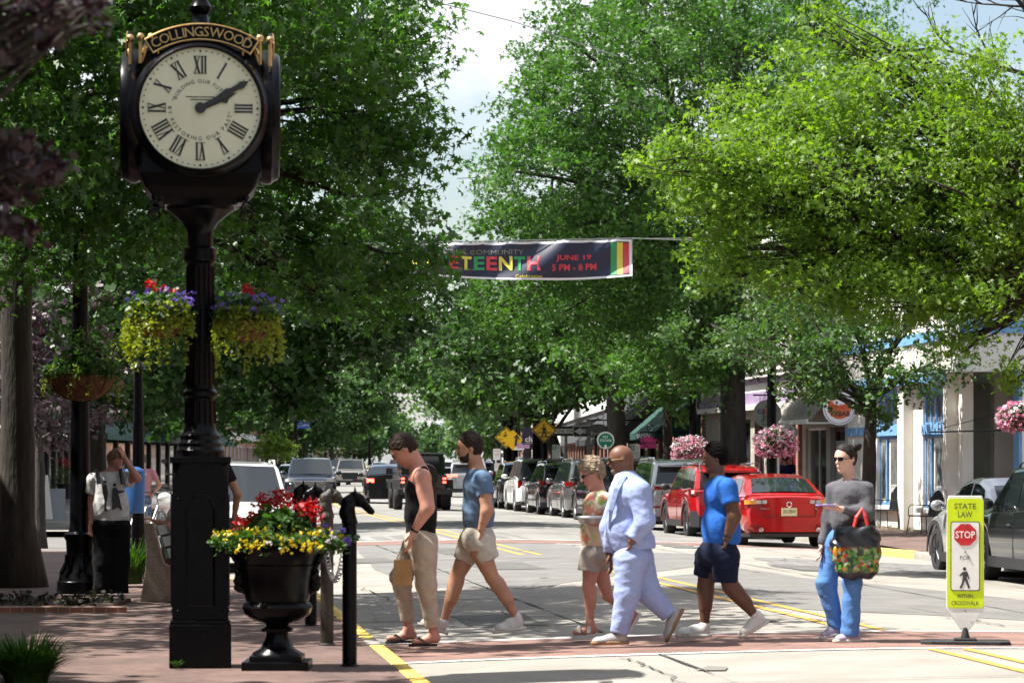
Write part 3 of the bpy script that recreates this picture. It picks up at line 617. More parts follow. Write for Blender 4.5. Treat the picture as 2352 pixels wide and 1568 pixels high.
# unseen trees added round and behind the camera to block sky light
M_barkd = M_bark
for i, (x, y, R_, H, lb) in enumerate(((-9.0, 19.5, 3.4, 9, 'left of the clock'), (-8.5, 9, 3.6, 9.5, 'left of the photographer'), (-6.5, -3.5, 4.2, 10, 'behind the photographer on the left'), (3.5, -9, 4.5, 10, 'straight behind the photographer'), (12.5, 6, 4.0, 10, 'right of the photographer'), (13.6, 24, 3.4, 9, 'right of the crosswalk'), (-12.5, 33, 3.0, 9, 'behind the planting bed'), (11, -6, 4, 10, 'behind the photographer on the right'))):
    bl = [(R_ * .55 * math.cos(a), R_ * .55 * math.sin(a), H * q, R_ * .6, R_ * .6, R_ * .42) for a, q in ((0, .62), (1.3, .7), (2.5, .6), (3.8, .72), (5.1, .62), (.6, .88), (3.0, .9))]
    tree('shade_tree', 'leafy oak added out of frame to block the sky, %s' % lb, (x, y, 0), H * .55, .22, bl, LM_dark, M_bark, size=.34, per=10, dens=.55, spread=.4, seed=90 + i, T=HEX, twigs=.3, group='sky blocking trees added out of frame')
# ================================================================ BUILDINGS
M_glass = mat('shop glass', (.02, .025, .028), .06, spec=.8, var=.5, vscale=.9)
M_glassc = mat('bright shop glass', (.07, .08, .085), .08, spec=.8, col2=(.26, .27, .27), vscale=1.6)
M_cream = mat('cream stucco', (.74, .72, .66), .8, col2=(.82, .80, .75), vscale=1.2, bump=.15, bscale=30)
M_white = mat('white painted wood', (.72, .72, .70), .6, col2=(.80, .80, .79), vscale=3)
M_blue = mat('blue trim paint', (.14, .33, .64), .5, col2=(.20, .41, .72), vscale=4)
M_greyst = mat('grey stucco', (.36, .34, .31), .85, col2=(.46, .43, .39), vscale=1.6, bump=.2)
M_stone = mat('weathered stone', (.30, .27, .22), .85, col2=(.46, .42, .35), vscale=3, bump=.4)
M_lav = mat('lavender trim', (.24, .17, .30), .7, col2=(.32, .25, .38), vscale=4)
M_redbr = brick_mat('red brick wall', (.26, .09, .06), (.36, .15, .10), (.45, .40, .34), scale=4, rot=(R(90), 0, 0))
M_tanbr = brick_mat('tan brick wall', (.36, .22, .13), (.46, .30, .18), (.45, .40, .34), scale=4, rot=(R(90), 0, 0))
M_black = mat('black paint', (.012, .012, .014), .35, spec=.5, var=.3, vscale=6)
M_dark = mat('dark interior', (.015, .013, .013), .9)
M_grey = mat('grey metal', (.28, .29, .30), .4, metal=.7, var=.15)
M_awnb = mat('black awning canvas', (.018, .018, .022), .8, var=.3, vscale=4)
M_awng = mat('green awning canvas', (.01, .055, .045), .8)
M_shin = mat('wood shingles', (.14, .12, .10), .9, col2=(.36, .34, .31), vscale=11, stretch=(1, 1, .25), bump=.8)
M_red = mat('dark red paint', (.13, .015, .02), .5)
M_maroon = mat('maroon paint', (.10, .02, .035), .5)
M_wtxt = mat('white lettering', (.82, .82, .82), .6)
M_btxt = mat('black lettering', (.015, .015, .015), .6)
def Dof(u, T):
    a, b = 20.0, 900.0
    for _ in range(50):
        m = (a + b) / 2
        if 1176 + 7000 * (cx(m) + T) / m > u: a = m
        else: b = m
    return a
def zof(v, D): return 1.6 - (v - 1056) * D / 7000.0
RZR = math.atan2(.9931, -.1172); RZL = math.atan2(-.9931, .1172)
def holes(mb, L, z0, z1, th, ops, mi=0, y=0):
    """wall in the plane y, thickness th behind it, with real openings"""
    xs = sorted({0, L} | {o[0] for o in ops} | {o[1] for o in ops}); zs = sorted({z0, z1} | {o[2] for o in ops} | {o[3] for o in ops})
    for i in range(len(xs) - 1):
        run = None
        for j in range(len(zs) - 1):
            a, b, c, d = xs[i], xs[i + 1], zs[j], zs[j + 1]; cxm, czm = (a + b) / 2, (c + d) / 2
            inside = any(o[0] < cxm < o[1] and o[2] < czm < o[3] for o in ops)
            if inside:
                if run: mb.box2((a, y - th, run[0]), (b, y, run[1]), mi); run = None
            else: run = (run[0], d) if run else (c, d)
        if run: mb.box2((xs[i], y - th, run[0]), (xs[i + 1], y, run[1]), mi)
def window(par, x0, x1, z0, z1, fm, gm, nx=2, nz=1, w=.05, y=-.1, name='window', sill=True, fd=.07):
    f = MB(); f.box2((x0, y, z0), (x0 + w, y + fd, z1)); f.box2((x1 - w, y, z0), (x1, y + fd, z1)); f.box2((x0 + w, y, z0), (x1 - w, y + fd, z0 + w)); f.box2((x0 + w, y, z1 - w), (x1 - w, y + fd, z1))
    for i in range(1, nx): x = x0 + (x1 - x0) * i / nx; f.box2((x - w * .4, y, z0 + w), (x + w * .4, y + fd * .8, z1 - w))
    for i in range(1, nz): z = z0 + (z1 - z0) * i / nz; f.box2((x0 + w, y, z - w * .3), (x1 - w, y + fd * .7, z + w * .3))
    fo = f.build(name, fm, par)
    MB().box2((x0 + w * .5, y + .005, z0 + w * .5), (x1 - w * .5, y + .02, z1 - w * .5)).build('pane', gm, fo)
    if sill: MB().box2((x0 - .08, -.04, z0 - .07), (x1 + .08, .09, z0 - .005)).build('sill', fm, par)
    return fo
def awning(par, x0, x1, z0, z1, out, m, val=.22, name='awning'):
    a = MB(); M_ = [(x0, 0, z1), (x1, 0, z1), (x1, out, z0), (x0, out, z0), (x0, out, z0 - val), (x1, out, z0 - val), (x0, 0, z0 - val * .3), (x1, 0, z0 - val * .3)]
    a.add(M_, [(0, 1, 2, 3), (3, 2, 5, 4), (0, 3, 4, 6), (1, 7, 5, 2)])
    o = a.build(name, m, par); s = o.modifiers.new('s', 'SOLIDIFY'); s.thickness = .02; return o
def shop(name, label, side, Da, Db, T, H, depth, wm, ops, cat='shop building'):
    o = thing(name, label, cat, (cx(Da if side == 'R' else Db) + T, Da if side == 'R' else Db, -.1), math.atan2(Db - Da, cx(Db) - cx(Da)) + (0 if side == 'R' else math.pi))
    L = math.hypot(Db - Da, cx(Db) - cx(Da)); w = MB(); holes(w, L, 0, H, .28, [q[:4] for q in ops]); w.build('wall', wm, o)
    b = MB(); b.box2((0.02, -depth, 0), (L - .02, -.6, H - .3)); b.build('rear_volume', wm, o)
    MB().box2((.02, -depth, H - .29), (L - .02, -.285, H - .2)).build('roof', M_greyst, o)
    MB().box2((.02, -.598, .02), (L - .02, -.5, H - .32)).build('interior', M_dark, o)
    return o, L
# ---- blue trimmed shop
Da, Db, T = 66.3, 77.2, 10.8
o = thing('corner_shop', 'white two storey corner shop with bright blue window trim behind the parked cars', 'shop building', (cx(Da) + T, Da, -.1), RZR)
L = (Db - Da) / .9931
S = lambda u, t=10.8: (Dof(u, t) - Da) / .9931
w1 = (S(2180), S(2120)); w2 = (S(2082), S(2016))
ops = [(w1[0], w1[1], .62, 2.28), (w1[0], w1[1], 2.5, 3.22), (w2[0], w2[1], .62, 2.28), (w2[0], w2[1], 2.5, 3.22)]
w = MB(); holes(w, L, 0, 3.65, .25, ops)
w.box2((S(2098, 10.8) - .0, -.25, 0), (S(2098) + .55, .24, 3.6)); w.box2((S(2190), -.3, 0), (S(2190) - .35, .24, 3.6))
w.build('wall', M_cream, o)
u = MB(); u.box2((-.1, -9, 3.65), (L, .3, 8.4)); k = int(L / .3)
for i in range(k): u.box2((i * .3 + .02, .3, 3.6), (i * .3 + .06, .325, 8.3))
u.build('upper_wall', M_cream, o)
MB().box2((0.4, .24, 3.42), (L, .33, 3.64)).box2((.3, .326, 4.32), (L, .36, 4.55)).box2((w2[1], 0.003, 2.3), (L, .05, 2.5)).build('blue_band', M_blue, o)
for (a, b) in (w1, w2):
    window(o, a, b, .62, 2.28, M_blue, M_glassc, 1, 1, .07, -.12, 'shop_window', sill=False); f = window(o, a, b, 2.5, 3.22, M_blue, M_glassc, 5, 1, .05, -.12, 'transom_window', sill=False)
    MB().box2((a + (b - a) * .72, -.1, .68), (a + (b - a) * .72 + .07, -.03, 2.2)).box2((a - .08, -.1, 2.28), (b + .08, .03, 2.5)).box2((a - .08, -.08, 3.2), (b + .08, .04, 3.36)).build('window_trim', M_blue, o)
    MB().box2((a + .07, -.09, .69), (a + (b - a) * .68, -.07, 2.2)).box2((a + (b - a) * .77, -.09, .69), (b - .1, -.07, 2.2)).build('pale_frame', M_white, f)
    MB().box2((a + .16, -.088, .78), (a + (b - a) * .63, -.06, 2.12)).box2((a + (b - a) * .81, -.088, .78), (b - .16, -.06, 2.12)).build('pane', M_glassc, o)
    MB().box2((a - .15, .002, .50), (b + .15, .16, .61)).build('sill', M_white, o, bevel=.01)
def wtext(par, s, x0, x1, z, h, y, m=M_wtxt, name='lettering', off=0):
    # reads from the street: local +x runs away from the camera, so letters run towards -x
    return MB().text(s, 1, FX((( x0 + x1) / 2, y, z), (-1, 0, 0), (0, 0, 1)), fit=(abs(x1 - x0), h), off=off).build(name, m, par)
wtext(o, 'GREAT FOOD GREAT DRINKS', w1[0] + .2, w1[1] - 1.0, 1.02, .2, -.055); wtext(o, 'BREAKFAST BRUNCH LUNCH', w2[0] + .2, w2[1] - 1.0, 1.02, .2, -.055)
MB().box2((S(2188), -12, 0), (S(2188) - .3, -.86, 3.6)).box2((-.0, -9, 0), (-.25, -1.9, 3.6)).build('recess_wall', M_greyst, o)  # shade of this camera-facing wall is put into its grey colour
e = MB(); e.box2((-1.0, -12, 3.60), (-.101, .3, 8.4)); e.build('end_wall', M_white, o)
MB().box2((-1.05, -12, 4.42), (-1.0, .33, 4.68)).build('blue_band', M_blue, o)
cf = MB(); cf.box2((-.95, -1.42, 0), (-.5, -1.0, 3.6)); cf.build('corner_column', M_blue, o)
MB().box2((-.97, -1.36, .15), (-.94, -1.06, 2.75)).box2((-.97, -1.36, 2.95), (-.94, -1.06, 3.35)).build('column_panel', M_white, o)
MB().box2((-1.0, -1.5, 2.78), (-.45, -.92, 2.9)).box2((-1.0, -1.56, 3.42), (-.4, -.88, 3.595)).build('column_cap', M_blue, o, bevel=.02)
MB().box2((-.9, -12, 0), (-.6, -1.9, 3.6)).build('porch_shade_panel', mat('porch shade', (.06, .055, .055), .7), o)  # dark panel stands in for the shade inside the porch opening
brk = MB(); brk.tube([(-.55, -.95, 2.35), (-.55, .85, 2.3)], .02, 6); brk.tube([(-.55, -.9, 2.75), (-.55, .7, 2.36)], .008, 5); brk.torus((-.55, -.75, 2.5), .1, .012, Matrix.Rotation(R(90), 3, 'Y'), 16, 5)
brk.torus((-.55, .6, 2.42), .08, .01, Matrix.Rotation(R(90), 3, 'Y'), 16, 5); brk.tube([(-.55, -.55, 2.3), (-.55, -.55, 1.85)], .012, 5)
brk.build('sign_bracket', M_black, o)
bs = MB(); bs.box2((-.2, -.6, 5.0), (-.25, .9, 6.6)); b_ = bs.build('banner_sign', mat('navy sign', (.01, .03, .16), .5), o)
MB().text('EST. 1914', .3, FX((-.254, .15, 5.45), (0, -1, 0), (0, 0, 1)), fit=(1.3, .28)).build('lettering', M_wtxt, b_)
# ---- kebab shop with the shingled awning
Ta = 10.8; Da, Db = 77.2, 82.6
S = lambda u, t=10.8: (Dof(u, t) - Da) / .9931
o, L = shop('kebab_shop', 'narrow kebab shop under a grey wooden shingle awning', 'R', Da, Db, Ta, 7.2, 9, M_greyst, [(.3, 2.0, 0, 2.55), (2.5, 5.0, .5, 2.55)])
window(o, .3, 2.0, .05, 2.55, M_maroon, M_glass, 1, 1, .12, -.2, 'door_frame', sill=False); MB().box2((.5, -.16, .1), (1.8, -.1, 2.2)).build('door', mat('pale grey door', (.30, .31, .33), .5), o)
window(o, 2.5, 5.0, .5, 2.55, M_white, M_glass, 2, 1, .06, -.15, 'shop_window')
sh = MB(); 
for i in range(6): z1 = 3.75 - i * .17; y1 = .08 + i * .15; sh.box(((.1 + L) / 2 + .2, y1, z1 - .09), (L - .1, .035, .22), rot=Matrix.Rotation(R(38), 3, 'X'))
sh.build('shingle_awning', M_shin, o); MB().box2((.3, .95, 2.62), (L + .2, 1.0, 2.74)).box2((.3, .02, 2.62), (.36, .95, 2.66)).build('awning_fascia', M_white, o)
# ---- candy shop with lavender cornice
Da, Db = 82.6, 97.0
S = lambda u, t=10.8: (Dof(u, t) - Da) / .9931
o, L = shop('candy_shop', 'stone fronted candy shop with lavender banded cornice and dark red shop windows', 'R', Da, Db, Ta, 9.5, 9, M_stone, [(.5, 4.5, .35, 2.9), (5.2, 6.6, 0, 2.9), (7.2, 11.5, .35, 2.9), (3.6, 8.2, 4.55, 5.3), (9.5, 11.5, 4.6, 6.6)])
window(o, .5, 4.5, .35, 2.9, M_maroon, mat('red interior glass', (.10, .012, .016), .1, spec=.8, var=.6, vscale=1.2), 3, 1, .08, -.15, 'shop_window'); window(o, 5.2, 6.6, 0.02, 2.9, M_maroon, M_glass, 1, 1, .1, -.22, 'door_frame', sill=False)  # red of the interior is put into the glass colour
window(o, 7.2, 11.5, .35, 2.9, M_black, M_glass, 3, 1, .08, -.15, 'shop_window'); window(o, 3.6, 8.2, 4.55, 5.3, M_white, M_glass, 3, 1, .08, -.1); window(o, 9.5, 11.5, 4.6, 6.6, M_white, M_glass, 2, 2, .08, -.1)
c = MB()
for (z0, z1, yo, mi) in ((3.15, 3.3, .30, 1), (3.3, 3.5, .22, 0), (3.5, 3.66, .16, 2), (3.66, 3.9, .14, 1), (3.9, 4.05, .2, 2), (4.05, 4.2, .34, 1), (4.2, 4.3, .4, 1)): c.box2((-.02, .002, z0), (L, yo, z1), mi)
c.build('cornice', [M_lav, M_cream, M_lav], o)
p = MB()
for x in (.2, .9, 11.8, 12.5, 13.2): p.box2((x - .14, .003, 4.3), (x + .14, .12, 8.8))
p.build('pilaster', M_stone, o)
MB().box2((.02, .003, 0), (.42, .09, 4.4)).build('brick_pier', M_redbr, o)
MB().text('COTTON', 1, FX((1.6, -.02, 1.25), (-1, 0, 0), (0, 0, 1)), fit=(1.0, .2)).text('CANDY', 1, FX((1.6, -.02, .98), (-1, 0, 0), (0, 0, 1)), fit=(.9, .2)).build('lettering', mat('pale pink lettering', (.5, .32, .34), .7), o)
# ---- awning shops
def awnshop(name, label, ua, ub, wm, aw, H=8, up=M_redbr, txt=None, awz=(2.6, 3.9), out=1.5, n=3):
    Da, Db = Dof(ub, 10.8), Dof(ua, 10.8); L0 = (Db - Da) / .9931; n = max(2, int(L0 / 3.2)); ops = []
    for i in range(n):
        x0 = .4 + (L0 - .4) * i / n; x1 = x0 + (L0 - .4) / n - .5; ops.append((x0, x1, .3 if i % 2 else .02, 2.55)); ops.append((x0 + .4, x1 - .4, 4.6, 6.3))
    o, L = shop(name, label, 'R', Da, Db, 10.8, H, 9, wm, ops)
    for q in ops: window(o, *q, M_white if q[2] > 3 else M_black, M_glass, 2 if q[2] > 3 else 1, 2 if q[2] > 3 else 1, .08, -.15, 'window' if q[2] > 3 else 'shop_window')
    if aw: awning(o, .2, L - .2, awz[0], awz[1], out, aw)
    MB().box2((-.02, .002, H - .5), (L + .02, .35, H - .1)).box2((-.02, .002, 4.0), (L, .18, 4.2)).build('cornice', M_white, o)
    return o, L
o, L = awnshop('bakery_shop', 'shop front with a dark green awning left of the lavender cornice', 1545, 1615 - 3, M_redbr, M_awng)
wtext(o, 'RAMEN', 1.2, 4.2, 2.5, .16, 1.505)
o, L = awnshop('dress_shop', 'shop front with large black awnings behind the pink sign', 1440, 1542, M_tanbr, M_awnb, 8.5, awz=(2.45, 4.3), out=2.0)
o, L = awnshop('sewing_shop', 'brick shop with white cornice and a grey fascia reading SEW', 1300, 1437, M_redbr, None, 8.5)
MB().box2((1, .003, 2.6), (L - .5, .25, 3.5)).box2((1, .003, 3.5), (L - .5, .4, 3.75)).build('fascia', mat('slate fascia', (.07, .075, .08), .7), o)
MB().box2((1, .003, 3.75), (L - .5, .5, 4.4)).build('sign_band', M_white, o)
f = MB().box2((6, .26, 2.7), (14, .28, 3.4)).build('sign_board', mat('dark maroon board', (.03, .012, .018), .5), o)
MB().text('SEW', 1, FX((10, .285, 3.05), (-1, 0, 0), (0, 0, 1)), fit=(6, .5), off=.02).build('lettering', mat('red lettering', (.55, .02, .03), .5), f)
awnshop('gallery_shop', 'pale shop with teal cornice far behind the crossing signs', 1262, 1297, M_cream, None, 8)
awnshop('row_shop', 'brown brick shop block at the far end of the right hand row', 1225, 1260, M_redbr, M_awnb, 8.5)
for i, (Da, Db, m, H) in enumerate(((270, 310, M_stone, 7), (320, 390, M_redbr, 8), (410, 520, M_cream, 7))):
    n = 6; L = Db - Da; ops = [(2 + L * k / n, 2 + L * k / n + L / n * .5, .6, 2.6) for k in range(n)] + [(2 + L * k / n, 2 + L * k / n + L / n * .4, 4.3, 6) for k in range(n)]
    o, L = shop('distant_shop', '%s building behind the far trees on the right side' % ('grey stone', 'red brick', 'cream')[i], 'R', Da, Db, 12, H, 10, m, ops)
    for q in ops: window(o, *q, M_white, M_glass, 2, 1, .1, -.15)
# ---- left row
def leftshop(name, label, Da, Db, wm, H=8, aw=None, T=-10.9, fm=M_black, bay=3.4):
    L0 = math.hypot(Db - Da, cx(Db) - cx(Da)); n = max(2, int(L0 / bay)); ops = []
    for i in range(n):
        x0 = .4 + (L0 - .4) * i / n; x1 = x0 + (L0 - .4) / n - .6; ops.append((x0, x1, .35 if i % 3 else .02, 2.7)); ops.append((x0 + .5, x1 - .4, 4.4, 6.2))
    o, L = shop(name, label, 'L', Da, Db, T, H, 10, wm, ops)
    for q in ops: window(o, *q, fm if q[2] < 3 else M_white, M_glass, 1 if q[2] < 3 else 2, 1, .1, -.12, 'shop_window' if q[2] < 3 else 'window')
    MB().box2((0, .002, 3.1), (L, .14, 3.6)).box2((0, .002, H - .5), (L, .35, H - .1)).build('cornice', fm, o)
    if aw: awning(o, .5, L - .5, 2.75, 3.5, 1.2, aw)
    return o
leftshop('brick_shop', 'red brick corner shop at the extreme left edge', 72.5, 82, M_redbr, 8)
leftshop('navy_shop', 'dark navy shop front behind the folding white signboards', 82.2, 97, mat('navy paint', (.012, .02, .06), .5), 8, None)
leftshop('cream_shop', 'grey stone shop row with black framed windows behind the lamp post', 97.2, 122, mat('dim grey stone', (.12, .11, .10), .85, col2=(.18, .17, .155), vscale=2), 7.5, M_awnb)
leftshop('stone_shop', 'shaded stone shop row behind the clock post', 122.3, 198, mat('shade darkened brick', (.07, .04, .032), .85, col2=(.11, .07, .055), vscale=3), 7.5, M_awng, fm=M_black, bay=5)  # brick colour darkened to stand in for shade on this row
leftshop('pink_shop', 'salmon stucco shop row seen above the white car', 198.5, 232, mat('salmon stucco', (.45, .24, .18), .8, var=.15), 7.5, None, fm=M_white)
leftshop('brick_row', 'long red brick row behind the blue town banner', 232.5, 300, M_redbr, 7.5, None, fm=M_white, bay=6)
leftshop('grey_house', 'pale grey house far down the left side', 305, 340, M_greyst, 6, None, fm=M_white, bay=7)
leftshop('far_brick_row', 'distant brick row behind the far left trees', 345, 480, M_redbr, 7, None, fm=M_white, bay=14)
leftshop('side_street_shop', 'brick shop out of frame to the left beside the clock, height set to shade the sidewalk', 10, 53, M_redbr, 8.3, None, T=-13.0)  # unseen building, made tall enough to shade the left sidewalk

o, L = shop('unseen_right_shop', 'two storey brick shops added out of frame along the near right sidewalk to block the sky', 'R', 2, 50, 11.4, 8.5, 9, M_redbr, [(1 + 6 * i, 5 + 6 * i, .5, 2.7) for i in range(7)])  # unseen block added to close off open sky on the right
# ================================================================ PEOPLE
def skin(n, c): return mat(n, tuple(q * .82 for q in c), .5, col2=c, vscale=9, spec=.4, bump=.05, bscale=200)
SK_pink = skin('fair skin', (.56, .27, .20)); SK_tan = skin('tanned skin', (.46, .24, .15)); SK_pale = skin('pale skin', (.66, .40, .32)); SK_dk = skin('dark brown skin', (.12, .055, .033)); SK_dk2 = skin('brown skin', (.17, .078, .047))
def cloth(n, c, var=.1, vs=14, rough=.85, **k): return mat(n, c, rough, var=var, vscale=vs, bump=.55, bscale=16, sheen=.03, spec=.12, **k)
V3 = lambda p: np.array(p, float)
def nrm(v): v = np.array(v, float); return v / max(np.linalg.norm(v), 1e-9)
def wrinkle(a, f, seed):
    """sharp creases: ridged sums of slanted waves that mostly run across the limb"""
    q = np.random.default_rng(seed); W_ = [(q.normal(0, .55, 3) + np.array([0, 0, 1.0 if i % 3 else .2])) * f * q.uniform(.7, 1.9) for i in range(7)]; p = q.uniform(0, 6.28, 7)
    def fn(X, Y, Z):
        s = 0; wx = .9 * np.sin(X * f * .7 + p[0]) + .9 * np.sin(Z * f * .5 + p[1])
        for k, ph_ in zip(W_, p): s = s + np.sin(X * k[0] + Y * k[1] + Z * k[2] + ph_ + wx)
        s = s / 2.6; return a * (np.abs(s) - .45)
    return fn
def tuft(a, f, seed=1):
    q = np.random.default_rng(seed); W_ = [q.normal(0, 1, 3) * f * q.uniform(.6, 1.8) for i in range(9)]; p = q.uniform(0, 6.28, 9)
    return lambda X, Y, Z: a * sum(np.sin(X * k[0] + Y * k[1] + Z * k[2] + h) for k, h in zip(W_, p)) / 3
class Fig:
    def __init__(s, label, D, x0, y0, sc, z=None, fwd=(-1, 0, 0), root=None, h=.0085, group=None):
        s.D, s.x0, s.y0, s.sc, s.h = D, x0, y0, sc, h; s.m = D / (7000 * sc * 1.2755); s.f = nrm(fwd); s.l = nrm(np.cross((0, 0, 1), s.f)); 
        r = s.raw(*root, 0); s.o = np.array((r[0], r[1], r[2])); s.t = thing('person', label, 'person', tuple(s.o), 0, group)
    def raw(s, x, y, dy=0): return np.array(P((s.x0 + x / s.sc) / 1.2755, (s.y0 + y / s.sc) / 1.2755, s.D + dy))
    def J(s, x, y, dy=0): return s.raw(x, y, dy) - s.o
    def r(s, q): return q * s.m
    def head(s, B, c, r, hf, hu, neckb, neckr=.5, beard=None, jaw=1.0):
        hf = nrm(hf); hu = nrm(np.array(hu) - hf * np.dot(hu, hf)); hl = np.cross(hu, hf); M = np.stack([hf, hl, hu], 1); c = V3(c); s.hd = (c, r, hf, hu, hl, M)
        B.ell(c, (r, .80 * r, .96 * r), M, .02); B.ell(c + hf * .30 * r - hu * .48 * r, (.60 * r, .58 * r, .80 * r), M, .03)
        B.cap(c - hu * .85 * r + hf * .05 * r + hl * .28 * r, c - hu * 1.18 * r + hf * .62 * r, .26 * r, .17 * r, .03); B.cap(c - hu * .85 * r + hf * .05 * r - hl * .28 * r, c - hu * 1.18 * r + hf * .62 * r, .26 * r, .17 * r, .03)
        B.cap(c + hf * .90 * r - hu * .14 * r, c + hf * 1.13 * r - hu * .50 * r, .055 * r, .10 * r, .012); B.ell(c + hf * .86 * r - hu * .02 * r, (.10 * r, .42 * r, .09 * r), M, .015)
        B.ell(c + hf * .90 * r - hu * .78 * r, (.09 * r, .20 * r, .05 * r), M, .006); B.ell(c + hf * .88 * r - hu * .88 * r, (.09 * r, .17 * r, .055 * r), M, .006)
        for q in (1, -1):
            B.ell(c + hl * q * .80 * r - hf * .08 * r - hu * .22 * r, (.19 * r, .07 * r, .28 * r), M, .008)
            B.ell(c + hf * .95 * r + hl * q * .33 * r - hu * .17 * r, (.12 * r, .16 * r, .09 * r), M, .01, sub=True)
        B.cap(c - hu * .55 * r - hf * .25 * r, neckb, neckr * r, neckr * 1.12 * r, .035)
    def hair(s, m, R_=1.09, front=.35, low=-.35, back=-.9, amp=.012, name='hair', extra=None, top=0, side=1.0, fq=60, tilt=.0):
        c, r, hf, hu, hl, M = s.hd; H = SDF()
        H.ell(c - hf * .04 * r + hu * (.05 + top * .5) * r, (R_ * r, R_ * .82 * r * side, (R_ * .98 + top * .5) * r), M, .01, clips=[(c + hf * front * r + hu * .1 * r, hf * 1 - hu * (.75 + tilt)), (c + hu * low * r, -hu * 1 + hf * .6)])
        H.ell(c - hf * .22 * r - hu * .1 * r, (R_ * .84 * r, R_ * .80 * r * side, R_ * .92 * r), M, .015, clips=[(c - hf * .18 * r, hf), (c + hu * back * r, -hu)])
        if extra: extra(H, c, r, hf, hu, hl, M)
        return sdf_obj(name, H, s.t, m, s.h * .8, noise=tuft(amp * .8, fq * 1.5))
    def eyes(s):
        c, r, hf, hu, hl, M = s.hd; e = MB()
        for q in (1, -1): e.ell(c + hf * .84 * r + hl * q * .33 * r - hu * .17 * r, .085 * r, 8, 6)
        return e.build('eyes', M_btxt, s.t, True)
    def shades(s, m=None, temple=None, big=1.0):
        c, r, hf, hu, hl, M = s.hd; e = MB(); p0 = c + hf * .99 * r - hu * .16 * r
        for q in (1, -1):
            e.prism(rrect(.44 * r * big, .30 * r * big, .1 * r), FX(p0 + hl * q * .27 * r - hf * (.02 * r), hl - hf * q * .25, hu), .03 * r)
            e.tube([p0 + hl * q * .48 * r - hf * .1 * r, p0 + hl * q * .8 * r - hf * .35 * r, c + hl * q * .86 * r - hf * .05 * r - hu * .12 * r], .035 * r, 5, 1)
        e.tube([p0 + hl * .08 * r, p0 - hl * .08 * r], .025 * r, 5, 1)
        return e.build('sunglasses', [m or M_sung, temple or M_sung], s.t)
    def hand(s, B, w, d, pn, sz=1.0, curl=.5, spread=.16, thumb=1):
        """w wrist, d direction of fingers, pn palm normal (towards which fingers curl)"""
        d = nrm(d); pn = nrm(np.array(pn) - d * np.dot(pn, d)); sd = np.cross(d, pn); k = sz * .001
        M = np.stack([d, sd, pn], 1); B.ell(w + d * 50 * k, (56 * k, 42 * k, 17 * k), M, .012)
        for i, (o, L) in enumerate(((-28, 72), (-9, 80), (10, 75), (28, 58))):
            p = w + d * 88 * k + sd * o * k; dd = nrm(d + sd * spread * (i - 1.5) / 1.5 + pn * curl * .35); p1 = p + dd * L * .45 * k; d2 = nrm(dd + pn * curl * 1.0); p2 = p1 + d2 * L * .32 * k; d3 = nrm(d2 + pn * curl * .8); p3 = p2 + d3 * L * .25 * k
            B.chain([p, p1, p2, p3], [9.5 * k, 9 * k, 8.5 * k, 7.5 * k], .003)
        t0 = w + d * 22 * k - sd * thumb * 30 * k; t1 = t0 + nrm(d * .8 - sd * thumb * .7 + pn * .35) * 40 * k; t2 = t1 + nrm(d * .95 - sd * thumb * .1 + pn * .5) * 30 * k
        B.chain([t0, t1, t2], [13 * k, 10.5 * k, 8.5 * k], .008)
    def foot(s, B, ank, heel, toe, r=.030):
        B.cap(ank, (heel * .6 + ank * .4), r * 1.05, r * 1.0, .02); B.cap(heel, toe, r * 1.0, r * .75, .02); B.cap(ank, (heel + toe) / 2, r * .9, r * .8, .03)
    def shoe(s, heel, toe, up, m, solem, w=.046, hh=.075, sole=.022, name='shoe', flip=1, collar=.6):
        """heel, toe : sole end points"""
        d = toe - heel; L = np.linalg.norm(d); d = d / L; up = nrm(np.array(up) - d * np.dot(up, d)); sd = np.cross(d, up); S_ = SDF(); M = np.stack([d, sd, up], 1)
        b = heel + up * sole
        S_.ell(b + d * .17 * L + up * hh * .42, (.165 * L, w * .80, hh * .72), M, .02, clips=[(b, -up)]); S_.ell(b + d * .74 * L + up * hh * .08, (.255 * L, w * .98, hh * .44), M, .02, clips=[(b, -up)])
        S_.ell(b + d * .42 * L + up * hh * .2, (.28 * L, w * .82, hh * .60), M, .03, clips=[(b, -up)])
        o = sdf_obj(name, S_, s.t, m, .007)
        q = SDF(); q.cap(heel + d * .13 * L + up * sole * .55, heel + d * .5 * L + up * sole * .55, w * .92, w * .98, .01, ax=up, sq=1, clips=[(heel + up * sole * 1.25, up), (heel, -up)]); q.cap(heel + d * .5 * L + up * sole * .55, heel + d * .87 * L + up * sole * .55, w * .98, w * .86, .01, clips=[(heel + up * sole * 1.25, up), (heel, -up)])
        sdf_obj('sole', q, o, solem, .007); return o
    def limb(s, B, pts, rad, k=.02, end=None, start=None, c0=0):
        """chain of capsules; flat cut past the last point"""
        for i in range(len(pts) - 1):
            cl = []
            if end and i == len(pts) - 2: cl.append((pts[-1], pts[-1] - pts[-2]))
            B.cap(pts[i], pts[i + 1], rad[i], rad[i + 1], k, cl)
    def fold(s, a=.004, f=22, ph=0): return wrinkle(a * 1.5, f, int(ph * 7 + a * 1e4 + f))
M_sung = mat('dark lens', (.012, .010, .010), .08, spec=.9)
M_whsh = mat('white shoe leather', (.60, .59, .56), .55, var=.06); M_sole = mat('white rubber sole', (.52, .51, .47), .7, var=.1, vscale=20)
MPX = lambda s: 1
UP = V3((0, 0, 1)); FW = V3((-1, 0, 0)); NEAR = V3((0, -1, 0))

